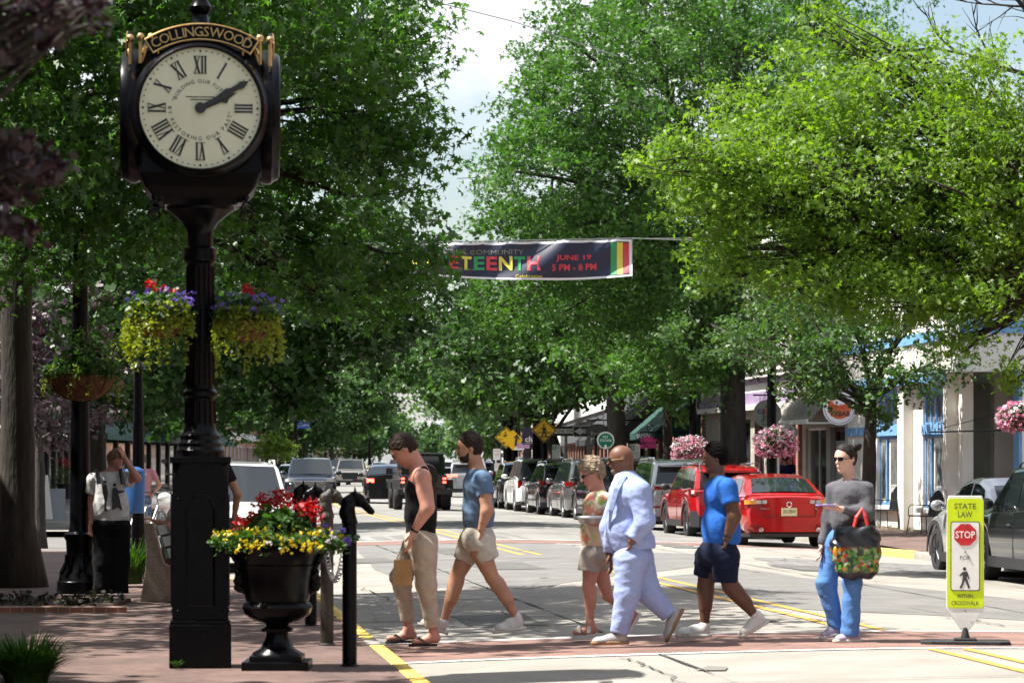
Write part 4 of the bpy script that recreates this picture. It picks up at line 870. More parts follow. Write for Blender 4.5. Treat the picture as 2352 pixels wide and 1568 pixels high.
# ---- man in black vest looking down, paper bag
g = Fig('man in a black sleeveless top and beige trousers looking down, carrying a brown paper bag', 27.1, 1080, 1230, 2.24, root=(340, 1468), fwd=(-1, 0, 0)); J, r = g.J, g.r
B = SDF(); hf = V3((-.80, -.05, -.60)); g.head(B, J(222, 180, 0), r(88), hf, (-.6, 0, .8), J(335, 335, 0), .58)
sN, eN, wN = J(352, 378, -.19), J(388, 575, -.25), J(290, 738, -.22); sF, eF, wF = J(330, 372, .19), J(370, 570, .25), J(420, 740, .24)
B.ell(J(335, 440), (r(88), .19, r(120)), None, .05); B.ell(J(342, 620), (r(90), .165, r(130)), None, .06); B.ell(J(345, 790), (r(92), .165, r(95)), None, .05)
B.cap(J(330, 345), sN, r(46), r(50), .04); B.cap(J(330, 345), sF, r(46), r(50), .04)
g.limb(B, [sN, eN, wN], [r(58), r(40), r(23)], .03); B.cap(sN * .55 + eN * .45, eN, r(50), r(40), .03); B.cap(eN * .85 + wN * .15, eN * .4 + wN * .6, r(42), r(28), .02); g.limb(B, [sF, eF, wF], [r(58), r(40), r(23)], .03)
g.hand(B, wN, J(262, 850, -.22) - wN, (-.9, .2, 0), 1.12, .35); g.hand(B, wF, J(428, 900, .24) - wF, (-.9, 0, 0), 1.1, .4)
kN, aN = J(378, 1085, -.10), J(428, 1395, -.10); kF, aF = J(205, 1030, .10), J(262, 1365, .12)
g.limb(B, [J(360, 830, -.10), kN, aN], [r(60), r(42), r(26)]); g.limb(B, [J(310, 830, .10), kF, aF], [r(60), r(42), r(26)])
g.foot(B, aN, J(445, 1432, -.10), J(300, 1452, -.12), r(27)); g.foot(B, aF, J(290, 1410, .12), J(135, 1432, .10), r(27))
sdf_obj('body', B, g.t, SK_pink, .007)
g.hair(mat('dark brown hair', (.024, .014, .009), .7, spec=.2, var=.4, vscale=40), 1.045, .52, -.30, -.72, .004, top=.10, fq=120, tilt=.12); g.shades(temple=mat('tortoise frame', (.16, .06, .02), .3))
T = SDF(); T.ell(J(337, 455), (r(102), .205, r(120)), None, .04, clips=[(J(320, 330), UP * .9 + FW * .1)]); T.ell(J(342, 600), (r(108), .185, r(150)), None, .05, clips=[(J(340, 742), -UP)]); T.cap(J(343, 650), J(343, 725), r(104), r(100), .03, clips=[(J(343, 742), -UP)])
for q, sp in ((-1, sN), (1, sF)): T.cap(J(345, 395, q * .11), J(362, 330, q * .105), r(56), r(30), .03); T.ell(sp + V3((0, q * .035, 0)), (r(50), .075, r(80)), None, .02, sub=True)
T.ell(J(280, 300), (r(60), .1, r(50)), None, .02, sub=True)
sdf_obj('sleeveless_top', T, g.t, cloth('black ribbed knit', (.008, .008, .009), .3), .0085, g.fold(.003))
p = SDF(); p.ell(J(343, 800), (r(112), .185, r(120)), None, .04, clips=[(J(343, 722), UP)])
g.limb(p, [J(362, 850, -.10), kN + V3((0, 0, 0)), J(424, 1365, -.10)], [r(92), r(64), r(50)], .05, end=1); g.limb(p, [J(300, 850, .10), J(212, 1030, .10), J(257, 1318, .12)], [r(92), r(70), r(44)], .05, end=1)
sdf_obj('trousers', p, g.t, cloth('beige linen', (.43, .355, .28), .1), .0085, g.fold(.004, 24))
fl = MB()
for hh, tt, dy in (((450, 1466), (262, 1470), -.11), ((300, 1444), (108, 1450), .11)):
    a, b = J(*hh, dy), J(*tt, dy - .01); d = b - a; fl.prism([(0, -.035), (.1, -.04), (.2, -.05), (np.linalg.norm(d) - .02, -.035), (np.linalg.norm(d), 0), (np.linalg.norm(d) - .02, .035), (.2, .05), (.1, .04), (0, .035)], FX(a, d, (0, -1, 0)), -.02)
    m = a * .3 + b * .7; fl.tube([m + V3((-.05, 0, .02)), m + V3((.02, -.02, .055)), m + V3((.09, -.045, .01))], .01, 5); fl.tube([m + V3((-.05, 0, .02)), m + V3((.02, .02, .055)), m + V3((.09, .045, .01))], .01, 5)
sp = fl.build('sandals', mat('black rubber', (.012, .012, .012), .8), g.t)
wt = MB(); wt.cyl(wN + (eN - wN) * .06, wN + (eN - wN) * .14, r(29), r(31), 14); wt.build('watch', M_black, g.t, True)
bag = thing('paper_bag', 'small brown paper bag held by the man in the black top', 'bag', tuple(g.o + J(225, 1085, -.24)))
bb = MB(); bb.box((0, 0, r(85)), (r(118), .085, r(168))); bb.build('bag', mat('kraft paper', (.33, .19, .075), .8, var=.12, vscale=12, bump=.3, bscale=20), bag, bevel=.003)
hb = MB(); hb.tube([(-.02, 0, r(168)), (-.012, 0, r(205)), (.015, 0, r(205)), (.022, 0, r(168))], .004, 5); hb.build('handle', mat('twisted cord', (.3, .18, .08), .8), bag)

# ---- man in blue polo
g = Fig('bearded man in a dusty blue polo and pale shorts with one hand in his pocket', 27.5, 1080, 1230, 2.24, root=(720, 1412)); J, r = g.J, g.r
B = SDF(); g.head(B, J(664, 168), r(82), (-1, -.08, -.03), (0, 0, 1), J(712, 335), .55)
sN, eN, wN = J(748, 395, -.19), J(778, 590, -.24), J(738, 715, -.21); sF, eF, wF = J(730, 395, .19), J(700, 590, .24), J(660, 710, .21)
B.ell(J(712, 430), (r(84), .18, r(115)), None, .05); B.ell(J(720, 620), (r(84), .155, r(130)), None, .06); B.ell(J(712, 780), (r(90), .16, r(90)), None, .05)
B.cap(J(715, 345), sN, r(42), r(46), .04); B.cap(J(715, 345), sF, r(42), r(46), .04)
for a, b, c in ((sN, eN, wN), (sF, eF, wF)): g.limb(B, [a, b, c], [r(50), r(38), r(23)], .03); B.cap(b * .85 + c * .15, b * .45 + c * .55, r(41), r(28), .02)
g.hand(B, wN, J(745, 790, -.10) - wN, (-1, 0, 0), 1.0, .3); g.hand(B, wF, J(690, 775, .08) - wF, (-1, 0, 0), .8, .3)
kN, aN = J(812, 1035, -.1), J(968, 1285, -.1); kF, aF = J(580, 1020, .1), J(492, 1330, .1)
g.limb(B, [J(735, 860, -.1), kN, aN], [r(72), r(45), r(26)]); B.cap(J(850, 1070, -.1), J(915, 1175, -.1), r(46), r(38), .03); g.limb(B, [J(660, 860, .1), kF, aF], [r(72), r(47), r(26)]); B.cap(J(580, 1060, .1), J(545, 1180, .1), r(47), r(38), .03)
sdf_obj('body', B, g.t, SK_tan, .007)
HB = mat('near black hair', (.022, .014, .011), .75, spec=.2, var=.4, vscale=40)
g.hair(HB, 1.045, .52, -.30, -.8, .004, top=.16, fq=120, tilt=.12); c, rr, hf, hu, hl, M = g.hd
bd = SDF(); bd.ell(c + hf * .34 * rr - hu * .98 * rr, (.535 * rr, .57 * rr, .42 * rr), M, .02, clips=[(c - hu * .66 * rr, hu * .9 + hf * .25)]); bd.cap(c - hu * .4 * rr + hf * .12 * rr + hl * .62 * rr, c - hu * 1.0 * rr + hf * .3 * rr + hl * .4 * rr, .1 * rr, .22 * rr, .01); bd.cap(c - hu * .4 * rr + hf * .12 * rr - hl * .62 * rr, c - hu * 1.0 * rr + hf * .3 * rr - hl * .4 * rr, .1 * rr, .22 * rr, .01)
bd.ell(c + hf * .93 * rr - hu * .66 * rr, (.09 * rr, .3 * rr, .07 * rr), M, .006)
sdf_obj('beard', bd, g.t, HB, .007); g.eyes()
T = SDF(); T.ell(J(712, 440), (r(98), .195, r(125)), None, .04, clips=[(J(712, 330), UP)]); T.ell(J(720, 600), (r(104), .175, r(150)), None, .05, clips=[(J(720, 700), -UP)]); T.cap(J(720, 560), J(722, 668), r(102), r(100), .03, clips=[(J(722, 700), -UP)])
T.cap(J(715, 360), sN, r(48), r(56), .05); T.cap(J(715, 360), sF, r(48), r(56), .05); g.limb(T, [sN, J(770, 492, -.22)], [r(60), r(57)], .04, end=1); g.limb(T, [sF, J(715, 492, .22)], [r(60), r(57)], .04, end=1)
T.cap(J(708, 318), J(716, 350), r(52), r(58), .02, clips=[(J(700, 305), UP * 1 + V3((-.35, 0, 0)))])
sdf_obj('polo_shirt', T, g.t, cloth('dusty blue knit', (.10, .165, .26), .12), .0085, g.fold(.004))
kb = MB(); kb.tube([J(x, y, 0) for x, y in ((722, 690), (722, 706))], r(104), 20); 
p = SDF(); p.ell(J(716, 780), (r(118), .18, r(110)), None, .04, clips=[(J(716, 695), UP)]); g.limb(p, [J(738, 820, -.09), J(790, 925, -.1)], [r(92), r(76)], .05, end=1); g.limb(p, [J(670, 820, .09), J(620, 922, .1)], [r(90), r(72)], .05, end=1)
sdf_obj('shorts', p, g.t, cloth('stone cotton', (.50, .455, .39), .08), .0085, g.fold(.004, 20))
g.shoe(J(1022, 1375, -.1), J(828, 1400, -.12), UP + V3((.1, 0, 0)), M_whsh, M_sole, r(48), r(95)); g.shoe(J(500, 1405, .1), J(330, 1345, .08), V3((-.35, 0, 1)), M_whsh, M_sole, r(48), r(90))

# ---- woman in floral top with tray
g = Fig('older woman with short blond hair in a floral top holding a foil tray', 27.9, 1600, 1250, 2.306, root=(290, 1420), fwd=(-.93, -.35, 0)); J, r = g.J, g.r
B = SDF(); g.head(B, J(306, 300), r(80), (-.88, -.3, -.32), (-.25, 0, .95), J(358, 455), .5)
sN, eN, wN = J(400, 500, -.17), J(415, 610, -.24), J(375, 655, -.25); sF, eF, wF = J(330, 495, .17), J(300, 620, .2), J(330, 640, .1)
B.ell(J(345, 560), (r(84), .16, r(115)), None, .05); B.ell(J(335, 730), (r(84), .15, r(110)), None, .05); B.ell(J(330, 870), (r(86), .17, r(90)), None, .05)
B.cap(J(358, 460), sN, r(40), r(44), .04); B.cap(J(358, 460), sF, r(40), r(44), .04); g.limb(B, [sN, eN, wN], [r(46), r(36), r(22)]); g.limb(B, [sF, eF, wF], [r(44), r(34), r(22)])
g.hand(B, wN, J(300, 662, -.2) - wN, (0, .3, 1), .95, .3); g.hand(B, wF, J(260, 645, 0) - wF, (0, 0, 1), .95, .3)
kN, aN = J(288, 1075, -.06), J(298, 1330, -.06); kF, aF = J(410, 1130, .12), J(560, 1250, .12)
g.limb(B, [J(310, 900, -.08), kN, aN], [r(66), r(42), r(25)]); B.cap(J(300, 1110, -.06), J(305, 1200, -.06), r(44), r(34), .02); g.limb(B, [J(350, 900, .1), kF, aF], [r(62), r(40), r(25)]); g.foot(B, aN, J(325, 1370, -.06), J(195, 1388, -.09), r(25)); g.foot(B, aF, J(600, 1265, .12), J(560, 1330, .1), r(24))
sdf_obj('body', B, g.t, SK_pink, .007)
g.hair(mat('ash blond hair', (.22, .15, .09), .6, col2=(.50, .40, .27), vscale=30, bump=1, bscale=120), 1.17, .62, -.22, -.85, .010, top=.2, side=1.15, fq=75); g.shades()
T = SDF(); T.ell(J(342, 545), (r(96), .175, r(120)), None, .04, clips=[(J(345, 440), UP)]); T.ell(J(332, 700), (r(98), .17, r(150)), None, .05, clips=[(J(330, 822), -UP)]); T.cap(J(332, 700), J(332, 780), r(96), r(98), .04, clips=[(J(330, 822), -UP)])
g.limb(T, [J(365, 470, -.05), sN, J(412, 560, -.23)], [r(46), r(54), r(56)], .04, end=1); g.limb(T, [J(350, 470, .05), sF, J(322, 565, .19)], [r(46), r(52), r(54)], .04, end=1)
fm = bpy.data.materials.new('floral print'); fm.use_nodes = True; nt_ = fm.node_tree; bs_ = nt_.nodes['Principled BSDF']; tc_ = nt_.nodes.new('ShaderNodeTexCoord'); vo = nt_.nodes.new('ShaderNodeTexVoronoi'); vo.inputs['Scale'].default_value = 19; nn = nt_.nodes.new('ShaderNodeTexNoise'); nn.inputs['Scale'].default_value = 15
mxx = nt_.nodes.new('ShaderNodeMix'); mxx.data_type = 'VECTOR'; mxx.inputs[0].default_value = .12
rr_ = nt_.nodes.new('ShaderNodeValToRGB'); rr_.color_ramp.interpolation = 'CONSTANT'; cr = rr_.color_ramp
for pos, c_ in ((0, (.72, .66, .50)), (.42, (.75, .30, .20)), (.56, (.78, .58, .42)), (.68, (.72, .68, .55)), (.80, (.28, .36, .10)), (.90, (.62, .60, .28))):
    e_ = cr.elements[0] if pos == 0 else (cr.elements[1] if pos == .42 else cr.elements.new(pos)); e_.position = pos; e_.color = (*c_, 1)
sep = nt_.nodes.new('ShaderNodeSeparateColor'); LL = nt_.links.new
LL(tc_.outputs['Object'], nn.inputs[0]); LL(tc_.outputs['Object'], mxx.inputs[4]); LL(nn.outputs[1], mxx.inputs[5]); LL(mxx.outputs[1], vo.inputs[0]); LL(vo.outputs['Color'], sep.inputs[0]); LL(sep.outputs[0], rr_.inputs[0]); LL(rr_.outputs[0], bs_.inputs[0]); bs_.inputs['Roughness'].default_value = .8
sdf_obj('floral_top', T, g.t, fm, .0085, g.fold(.005))
p = SDF(); p.ell(J(328, 860), (r(100), .18, r(95)), None, .04, clips=[(J(328, 800), UP)]); g.limb(p, [J(300, 880, -.08), J(285, 975, -.08)], [r(78), r(72)], .04, end=1); g.limb(p, [J(350, 880, .09), J(378, 965, .1)], [r(74), r(62)], .04, end=1)
sdf_obj('shorts', p, g.t, cloth('taupe cotton', (.36, .32, .28), .08), .0085, g.fold(.003))
sn = MB(); a, b = J(352, 1410, -.06), J(172, 1412, -.1); d = b - a; Ln = np.linalg.norm(d); sn.prism([(0, -.035), (Ln * .5, -.04), (Ln * .8, -.045), (Ln, -.01), (Ln, .01), (Ln * .8, .045), (Ln * .5, .04), (0, .035)], FX(a, d, (0, -1, 0)), -.035)
for q, w_ in ((.35, .05), (.72, .045)): m = a + d * q; sn.tube([m + V3((0, -.045, .03)), m + V3((0, -.03, .08)), m + V3((0, .03, .08)), m + V3((0, .045, .03))], .018, 6)
a2, b2 = J(612, 1250, .12), J(572, 1318, .1); d2 = b2 - a2; L2 = np.linalg.norm(d2) * 2; sn.prism([(0, -.03), (L2, -.035), (L2, .035), (0, .03)], FX(a2 + V3((.02, 0, 0)), d2, (0, -1, 0)), -.03)
sn.build('sandals', mat('white sandal', (.66, .63, .58), .6), g.t)
tr = thing('foil_tray', 'shallow foil tray with a white lid held by the floral topped woman', 'tray', tuple(g.o + J(305, 630, -.26)))
MB().lathe([(.10, -.03), (.135, .018), (.145, .018), (.145, .024)], 28).build('tray', mat('aluminium foil', (.55, .55, .55), .3, metal=.9, bump=.3), tr, True); MB().lathe([(.138, .024), (.138, .034), (.11, .04)], 28).build('lid', mat('white card', (.75, .75, .74), .7), tr, True)

# ---- man in seersucker suit
g = Fig('bald man in a pale blue suit and sunglasses striding with one hand in his pocket', 27.0, 1600, 1250, 2.306, root=(450, 1470)); J, r = g.J, g.r
B = SDF(); g.head(B, J(508, 205), r(84), (-1, -.06, -.05), (.02, 0, 1), J(545, 365), .64)
sN, eN, wN = J(630, 440, -.21), J(668, 640, -.27), J(580, 770, -.22); sF, eF, wF = J(500, 440, .2), J(425, 680, .25), J(428, 862, .24)
B.ell(J(560, 500), (r(112), .19, r(140)), None, .05); B.ell(J(545, 700), (r(118), .18, r(150)), None, .06); B.ell(J(570, 860), (r(110), .17, r(110)), None, .05)
g.limb(B, [J(545, 385), sN, eN, wN], [r(50), r(52), r(42), r(26)]); g.limb(B, [J(545, 385), sF, eF, wF], [r(50), r(52), r(42), r(26)])
g.hand(B, wN, J(530, 830, -.08) - wN, (-1, 0, 0), 1.0, .3); g.hand(B, wF, J(440, 930, .22) - wF, (-.9, .2, 0), 1.1, .5)
g.limb(B, [J(560, 880, -.1), J(548, 1130, -.1), J(500, 1380, -.1)], [r(75), r(48), r(28)]); g.limb(B, [J(620, 880, .1), J(685, 1115, .1), J(835, 1265, .1)], [r(75), r(48), r(28)])
sdf_obj('body', B, g.t, SK_dk2, .007); c, rr, hf, hu, hl, M = g.hd
bd = SDF(); bd.ell(c + hf * .62 * rr - hu * 1.08 * rr, (.30 * rr, .34 * rr, .26 * rr), M, .02); bd.ell(c + hf * .96 * rr - hu * .67 * rr, (.07 * rr, .26 * rr, .06 * rr), M, .006); sdf_obj('beard', bd, g.t, mat('grizzled beard', (.06, .05, .045), .8, col2=(.22, .21, .20), vscale=60), .006)
g.shades(temple=mat('cream temple', (.42, .30, .16), .4))
SU = cloth('pale blue seersucker', (.31, .38, .64), .06, vs=30); 
T = SDF(); T.ell(J(572, 470), (r(142), .225, r(150)), None, .05, clips=[(J(560, 330), UP * .85 + V3((-.5, 0, 0)))]); T.ell(J(548, 680), (r(146), .205, r(200)), None, .07, clips=[(J(560, 818), -UP)]); T.cap(J(560, 700), J(590, 790), r(136), r(150), .05, clips=[(J(590, 826), -UP + V3((.05, 0, 0)))]); T.cap(J(440, 740, .05), J(432, 800, .05), r(50), r(50), .05, clips=[(J(430, 852), -UP)])
T.ell(J(545, 345), (r(70), .13, r(60)), None, .04)
g.limb(T, [J(560, 400, -.08), sN, eN, J(592, 755, -.235)], [r(66), r(78), r(66), r(50)], .04, end=1); g.limb(T, [J(540, 400, .08), sF, eF, J(428, 850, .24)], [r(60), r(70), r(60), r(44)], .04, end=1)
T.ell(J(470, 300), (r(50), .07, r(70)), None, .015, sub=True)
jk = sdf_obj('suit_jacket', T, g.t, SU, .0085, g.fold(.003, 20))
lp = MB(); lp.tube([J(535, 330, -.13), J(480, 420, -.17), J(440, 560, -.17), J(425, 690, -.12)], [r(20), r(26), r(18), r(6)], 4); lp.build('lapel', SU, jk)
sh = SDF(); sh.ell(J(505, 420, -.02), (r(70), .12, r(90)), None, .03, clips=[(J(505, 325), UP)]); sh.cap(J(520, 330), J(540, 370), r(62), r(66), .02, clips=[(J(500, 305), UP + V3((-.5, 0, 0)))]); sdf_obj('shirt', sh, g.t, cloth('white shirt cotton', (.66, .68, .80), .05), .0085)
p = SDF(); p.ell(J(580, 860), (r(132), .19, r(130)), None, .05, clips=[(J(580, 760), UP)]); g.limb(p, [J(570, 900, -.09), J(548, 1130, -.1), J(492, 1392, -.1)], [r(112), r(84), r(62)], .05, end=1); g.limb(p, [J(625, 900, .09), J(690, 1115, .1), J(832, 1272, .1)], [r(105), r(80), r(60)], .06, end=1)
sdf_obj('trousers', p, g.t, SU, .0085, g.fold(.0035, 18, 1))
SHG = mat('pale grey leather', (.36, .35, .35), .45); SHS = mat('tan sole', (.26, .15, .06), .7)
g.shoe(J(552, 1466, -.1), J(308, 1468, -.12), UP, SHG, SHS, r(46), r(72)); g.shoe(J(932, 1238, .1), J(822, 1452, .08), V3((-.9, 0, .42)), SHG, SHS, r(46), r(78))
# ---- man in blue t-shirt
g = Fig('man in a bright blue t-shirt and navy shorts with white trainers', 27.4, 1600, 1250, 2.306, root=(1120, 1420)); J, r = g.J, g.r
B = SDF(); g.head(B, J(1142, 195), r(80), (-1, -.06, -.08), (0, 0, 1), J(1152, 345), .54)
sN, eN, wN = J(1222, 415, -.2), J(1272, 600, -.25), J(1222, 750, -.22); sF, eF, wF = J(1180, 415, .2), J(1220, 600, .24), J(1170, 740, .22)
B.ell(J(1170, 460), (r(92), .18, r(120)), None, .05); B.ell(J(1180, 660), (r(100), .165, r(130)), None, .06); B.ell(J(1165, 830), (r(105), .17, r(100)), None, .05)
for q in (sN, sF): B.cap(J(1155, 370), q, r(44), r(50), .04)
for a, b, c in ((sN, eN, wN), (sF, eF, wF)): g.limb(B, [a, b, c], [r(56), r(43), r(27)], .03); B.cap(b * .85 + c * .15, b * .45 + c * .55, r(45), r(32), .02)
g.hand(B, wN, J(1195, 830, -.09) - wN, (-1, 0, 0), 1.05, .35); g.hand(B, wF, J(1180, 800, .08) - wF, (-1, 0, 0), .8, .35)
g.limb(B, [J(1210, 900, -.1), J(1245, 1075, -.1), J(1415, 1275, -.1)], [r(85), r(54), r(30)]); B.cap(J(1275, 1105, -.1), J(1350, 1185, -.1), r(56), r(44), .03); g.limb(B, [J(1110, 900, .1), J(1076, 1075, .1), J(1072, 1330, .1)], [r(85), r(54), r(30)]); B.cap(J(1080, 1110, .1), J(1078, 1210, .1), r(55), r(42), .03)
sdf_obj('body', B, g.t, SK_dk, .007)
g.hair(mat('black curly hair', (.005, .004, .004), .9, bump=1, bscale=90, spec=.1), 1.09, .5, -.25, -.85, .005, top=.16, fq=160); g.eyes()
T = SDF(); T.ell(J(1172, 460), (r(112), .2, r(130)), None, .04, clips=[(J(1155, 345), UP + V3((-.25, 0, 0)))]); T.ell(J(1180, 660), (r(126), .19, r(170)), None, .06, clips=[(J(1180, 800), -UP)]); T.cap(J(1180, 660), J(1186, 740), r(122), r(130), .04, clips=[(J(1186, 800), -UP + V3((.1, 0, 0)))])
for q, d_y in ((sN, -.24), (sF, .24)): T.cap(J(1158, 380), q, r(50), r(64), .05); g.limb(T, [q, J(1248, 520, d_y)], [r(66), r(64)], .04, end=1)
T.ell(J(1120, 335), (r(42), .08, r(40)), None, .02, sub=True)
sdf_obj('t_shirt', T, g.t, cloth('royal blue jersey', (.025, .125, .47), .1), .0085, g.fold(.0035, 17))
p = SDF(); p.ell(J(1165, 850), (r(138), .19, r(115)), None, .04, clips=[(J(1165, 760), UP)]); g.limb(p, [J(1210, 890, -.1), J(1210, 1050, -.1)], [r(100), r(82)], .05, end=1); g.limb(p, [J(1095, 890, .1), J(1062, 1015, .1)], [r(98), r(68)], .05, end=1)
sdf_obj('shorts', p, g.t, cloth('navy fleece', (.010, .014, .035), .2), .0085, g.fold(.004))
for q, w_ in (((1072, 1335, .1), (1070, 1360, .1)), ((1408, 1268, -.1), (1432, 1300, -.1))):
    k = SDF(); k.cap(J(*q), J(*w_), r(33), r(34), .01); sdf_obj('sock', k, g.t, M_whsh, .008)
g.shoe(J(1108, 1418, .1), J(878, 1418, .08), UP, M_whsh, M_sole, r(48), r(88)); g.shoe(J(1500, 1325, -.1), J(1322, 1425, -.12), V3((-.45, 0, .9)), M_whsh, M_sole, r(48), r(92))
wt = MB(); wt.cyl(wN + (eN - wN) * .05, wN + (eN - wN) * .15, r(32), r(33), 14); wt.build('watch', M_black, g.t, True)
# ---- woman in grey sweater with shopping bag
g = Fig('woman in a grey long sleeved top and blue trousers wearing sunglasses and holding a phone', 27.2, 2200, 1250, 2.306, root=(640, 1455), fwd=(-.8, -.6, 0)); J, r = g.J, g.r
B = SDF(); g.head(B, J(637, 200), r(80), (-.72, -.69, -.05), (0, 0, 1), J(668, 372), .48)
sN, eN, wN = J(770, 430, -.08), J(785, 585, -.16), J(600, 555, -.24); sF, eF, wF = J(565, 425, .1), J(525, 620, .12), J(478, 800, .06)
fw = nrm((-.8, -.6, 0)); Mf = np.stack([fw, nrm(np.cross((0, 0, 1), fw)), UP], 1)
B.ell(J(665, 470), (r(88), .17, r(120)), Mf, .05); B.ell(J(650, 640), (r(80), .14, r(110)), Mf, .05); B.ell(J(630, 770), (r(92), .17, r(90)), Mf, .05)
g.limb(B, [J(668, 385), sN, eN, wN], [r(36), r(42), r(34), r(22)]); g.limb(B, [J(668, 385), sF, eF, wF], [r(36), r(42), r(34), r(22)])
g.hand(B, wN, J(480, 545, -.3) - wN, (0, .2, 1), 1.0, .35); g.hand(B, wF, J(466, 870, .04) - wF, (-.8, 0, 0), .95, .5)
g.limb(B, [J(665, 790, -.06), J(685, 1060, -.1), J(668, 1400, -.1)], [r(66), r(42), r(25)]); g.limb(B, [J(585, 790, .08), J(512, 1060, .05), J(592, 1370, .08)], [r(66), r(42), r(25)])
sdf_obj('body', B, g.t, SK_pale, .007)
def bun(H, c, rr, hf, hu, hl, M): H.ell(J(724, 134, .02), (rr * .32,) * 3, None, .01)
g.hair(mat('dark hair', (.012, .008, .007), .65, var=.4, vscale=40, spec=.25), 1.07, .42, -.3, -.8, .004, extra=bun, top=.02); g.shades(big=1.15)
GS = cloth('slate grey jersey', (.10, .10, .112), .12)
T = SDF(); T.ell(J(668, 455), (r(104), .19, r(115)), Mf, .04, clips=[(J(660, 345), UP)]); T.ell(J(655, 590), (r(100), .17, r(150)), Mf, .06, clips=[(J(645, 695), -UP)]); T.cap(J(655, 590), J(650, 650), r(104), r(104), .04, clips=[(J(645, 692), -UP)])
g.limb(T, [J(672, 395), sN, eN, J(615, 557, -.235)], [r(44), r(58), r(50), r(32)], .04, end=1); g.limb(T, [J(662, 395), sF, eF, J(480, 795, .06)], [r(44), r(56), r(46), r(32)], .04, end=1)
T.ell(J(640, 345, -.08), (r(40), .07, r(26)), None, .02, sub=True)
sdf_obj('grey_sweater', T, g.t, GS, .0085, g.fold(.005, 20))
p = SDF(); p.ell(J(628, 780), (r(104), .19, r(105)), Mf, .04, clips=[(J(628, 690), UP)]); g.limb(p, [J(665, 810, -.06), J(685, 1060, -.1), J(668, 1412, -.1)], [r(88), r(60), r(66)], .05, end=1); g.limb(p, [J(575, 810, .08), J(508, 1060, .05), J(580, 1362, .08)], [r(86), r(66), r(54)], .05, end=1)
sdf_obj('trousers', p, g.t, cloth('sky blue cotton', (.085, .20, .46), .1), .0085, g.fold(.0045, 16, 2))
LV = mat('lilac knit shoe', (.36, .31, .40), .8)
g.shoe(J(742, 1452, -.1), J(566, 1455, -.14), UP, LV, M_sole, r(44), r(76)); g.shoe(J(610, 1405, .08), J(478, 1432, .04), UP + V3((-.15, 0, 0)), LV, M_sole, r(44), r(76))
ph = thing('phone', 'lilac cased phone in the hand of the grey sweater woman', 'phone', tuple(g.o + J(505, 528, -.31))); MB().box((0, 0, 0), (.17, .078, .014), R(20)).build('phone_case', mat('lilac case', (.30, .25, .58), .4), ph, bevel=.004)
bg_ = thing('shopping_bag', 'large tote bag printed with vegetables and red handles on the woman\'s arm', 'shopping bag', tuple(g.o + J(705, 1025, -.22))); o0 = J(705, 1025, -.22)
Q_ = SDF(); q0 = lambda x, y, d=0: J(x, y, -.22 + d) - o0
Q_.cap(q0(650, 950), q0(780, 950), r(80), r(80), .05); Q_.cap(q0(600, 860), q0(820, 860), r(50), r(50), .1); Q_.cap(q0(640, 720), q0(780, 720), r(80), r(78), .12, clips=[(q0(700, 668), UP)]); Q_.cap(q0(610, 800), q0(800, 800), r(62), r(62), .1)
vm = bpy.data.materials.new('vegetable print'); vm.use_nodes = True; nt_ = vm.node_tree; bs_ = nt_.nodes['Principled BSDF']; tc_ = nt_.nodes.new('ShaderNodeTexCoord'); vo = nt_.nodes.new('ShaderNodeTexVoronoi'); vo.inputs['Scale'].default_value = 34; sx_ = nt_.nodes.new('ShaderNodeSeparateXYZ'); sc_ = nt_.nodes.new('ShaderNodeSeparateColor'); rr_ = nt_.nodes.new('ShaderNodeValToRGB'); cr = rr_.color_ramp; cr.interpolation = 'CONSTANT'
for i, (pos, c_) in enumerate(((0, (.02, .09, .01)), (.25, (.06, .20, .02)), (.42, (.012, .03, .012)), (.56, (.45, .22, .02)), (.66, (.14, .26, .05)), (.8, (.40, .03, .02)), (.88, (.30, .32, .22)))):
    e_ = cr.elements[i] if i < 2 else cr.elements.new(pos); e_.position = pos; e_.color = (*c_, 1)
mr = nt_.nodes.new('ShaderNodeMapRange'); mr.inputs[1].default_value = .29; mr.inputs[2].default_value = .26; mr.inputs[3].default_value = 0; mr.inputs[4].default_value = 1
mr2 = nt_.nodes.new('ShaderNodeMapRange'); mr2.inputs[1].default_value = .05; mr2.inputs[2].default_value = .08
mu = nt_.nodes.new('ShaderNodeMath'); mu.operation = 'MULTIPLY'; mi_ = nt_.nodes.new('ShaderNodeMix'); mi_.data_type = 'RGBA'; mi_.inputs[6].default_value = (.010, .013, .018, 1)
LL = nt_.links.new; LL(tc_.outputs['Object'], vo.inputs[0]); LL(vo.outputs['Color'], sc_.inputs[0]); LL(sc_.outputs[0], rr_.inputs[0]); LL(tc_.outputs['Object'], sx_.inputs[0]); LL(sx_.outputs[2], mr.inputs[0]); LL(sx_.outputs[2], mr2.inputs[0]); LL(mr.outputs[0], mu.inputs[0]); LL(mr2.outputs[0], mu.inputs[1]); LL(mu.outputs[0], mi_.inputs[0]); LL(rr_.outputs[0], mi_.inputs[7]); LL(mi_.outputs[2], bs_.inputs[0]); bs_.inputs['Roughness'].default_value = .35
sdf_obj('bag', Q_, bg_, vm, .009, lambda X, Y, Z: .006 * np.sin(X * 38 + 3 * np.sin(Z * 20)) + .004 * np.sin(Z * 33 + X * 20))
hd = MB(); rh = mat('red nylon strap', (.60, .03, .025), .6)
for dy in (-.07, .05): hd.tube([q0(690, 700, dy), q0(712, 610, dy), q0(752, 552, dy * .5), q0(772, 600, dy), q0(795, 700, dy)], .016, 4)
hd.build('handle', rh, bg_)
fl2 = MB(); fl2.ell(q0(572, 840, -.09), (.022, .012, .045), 10, 8).ell(q0(845, 880, -.06), (.022, .012, .045), 10, 8); fl2.build('orange_flower_print', mat('orange print', (.72, .30, .015), .4), bg_, True)
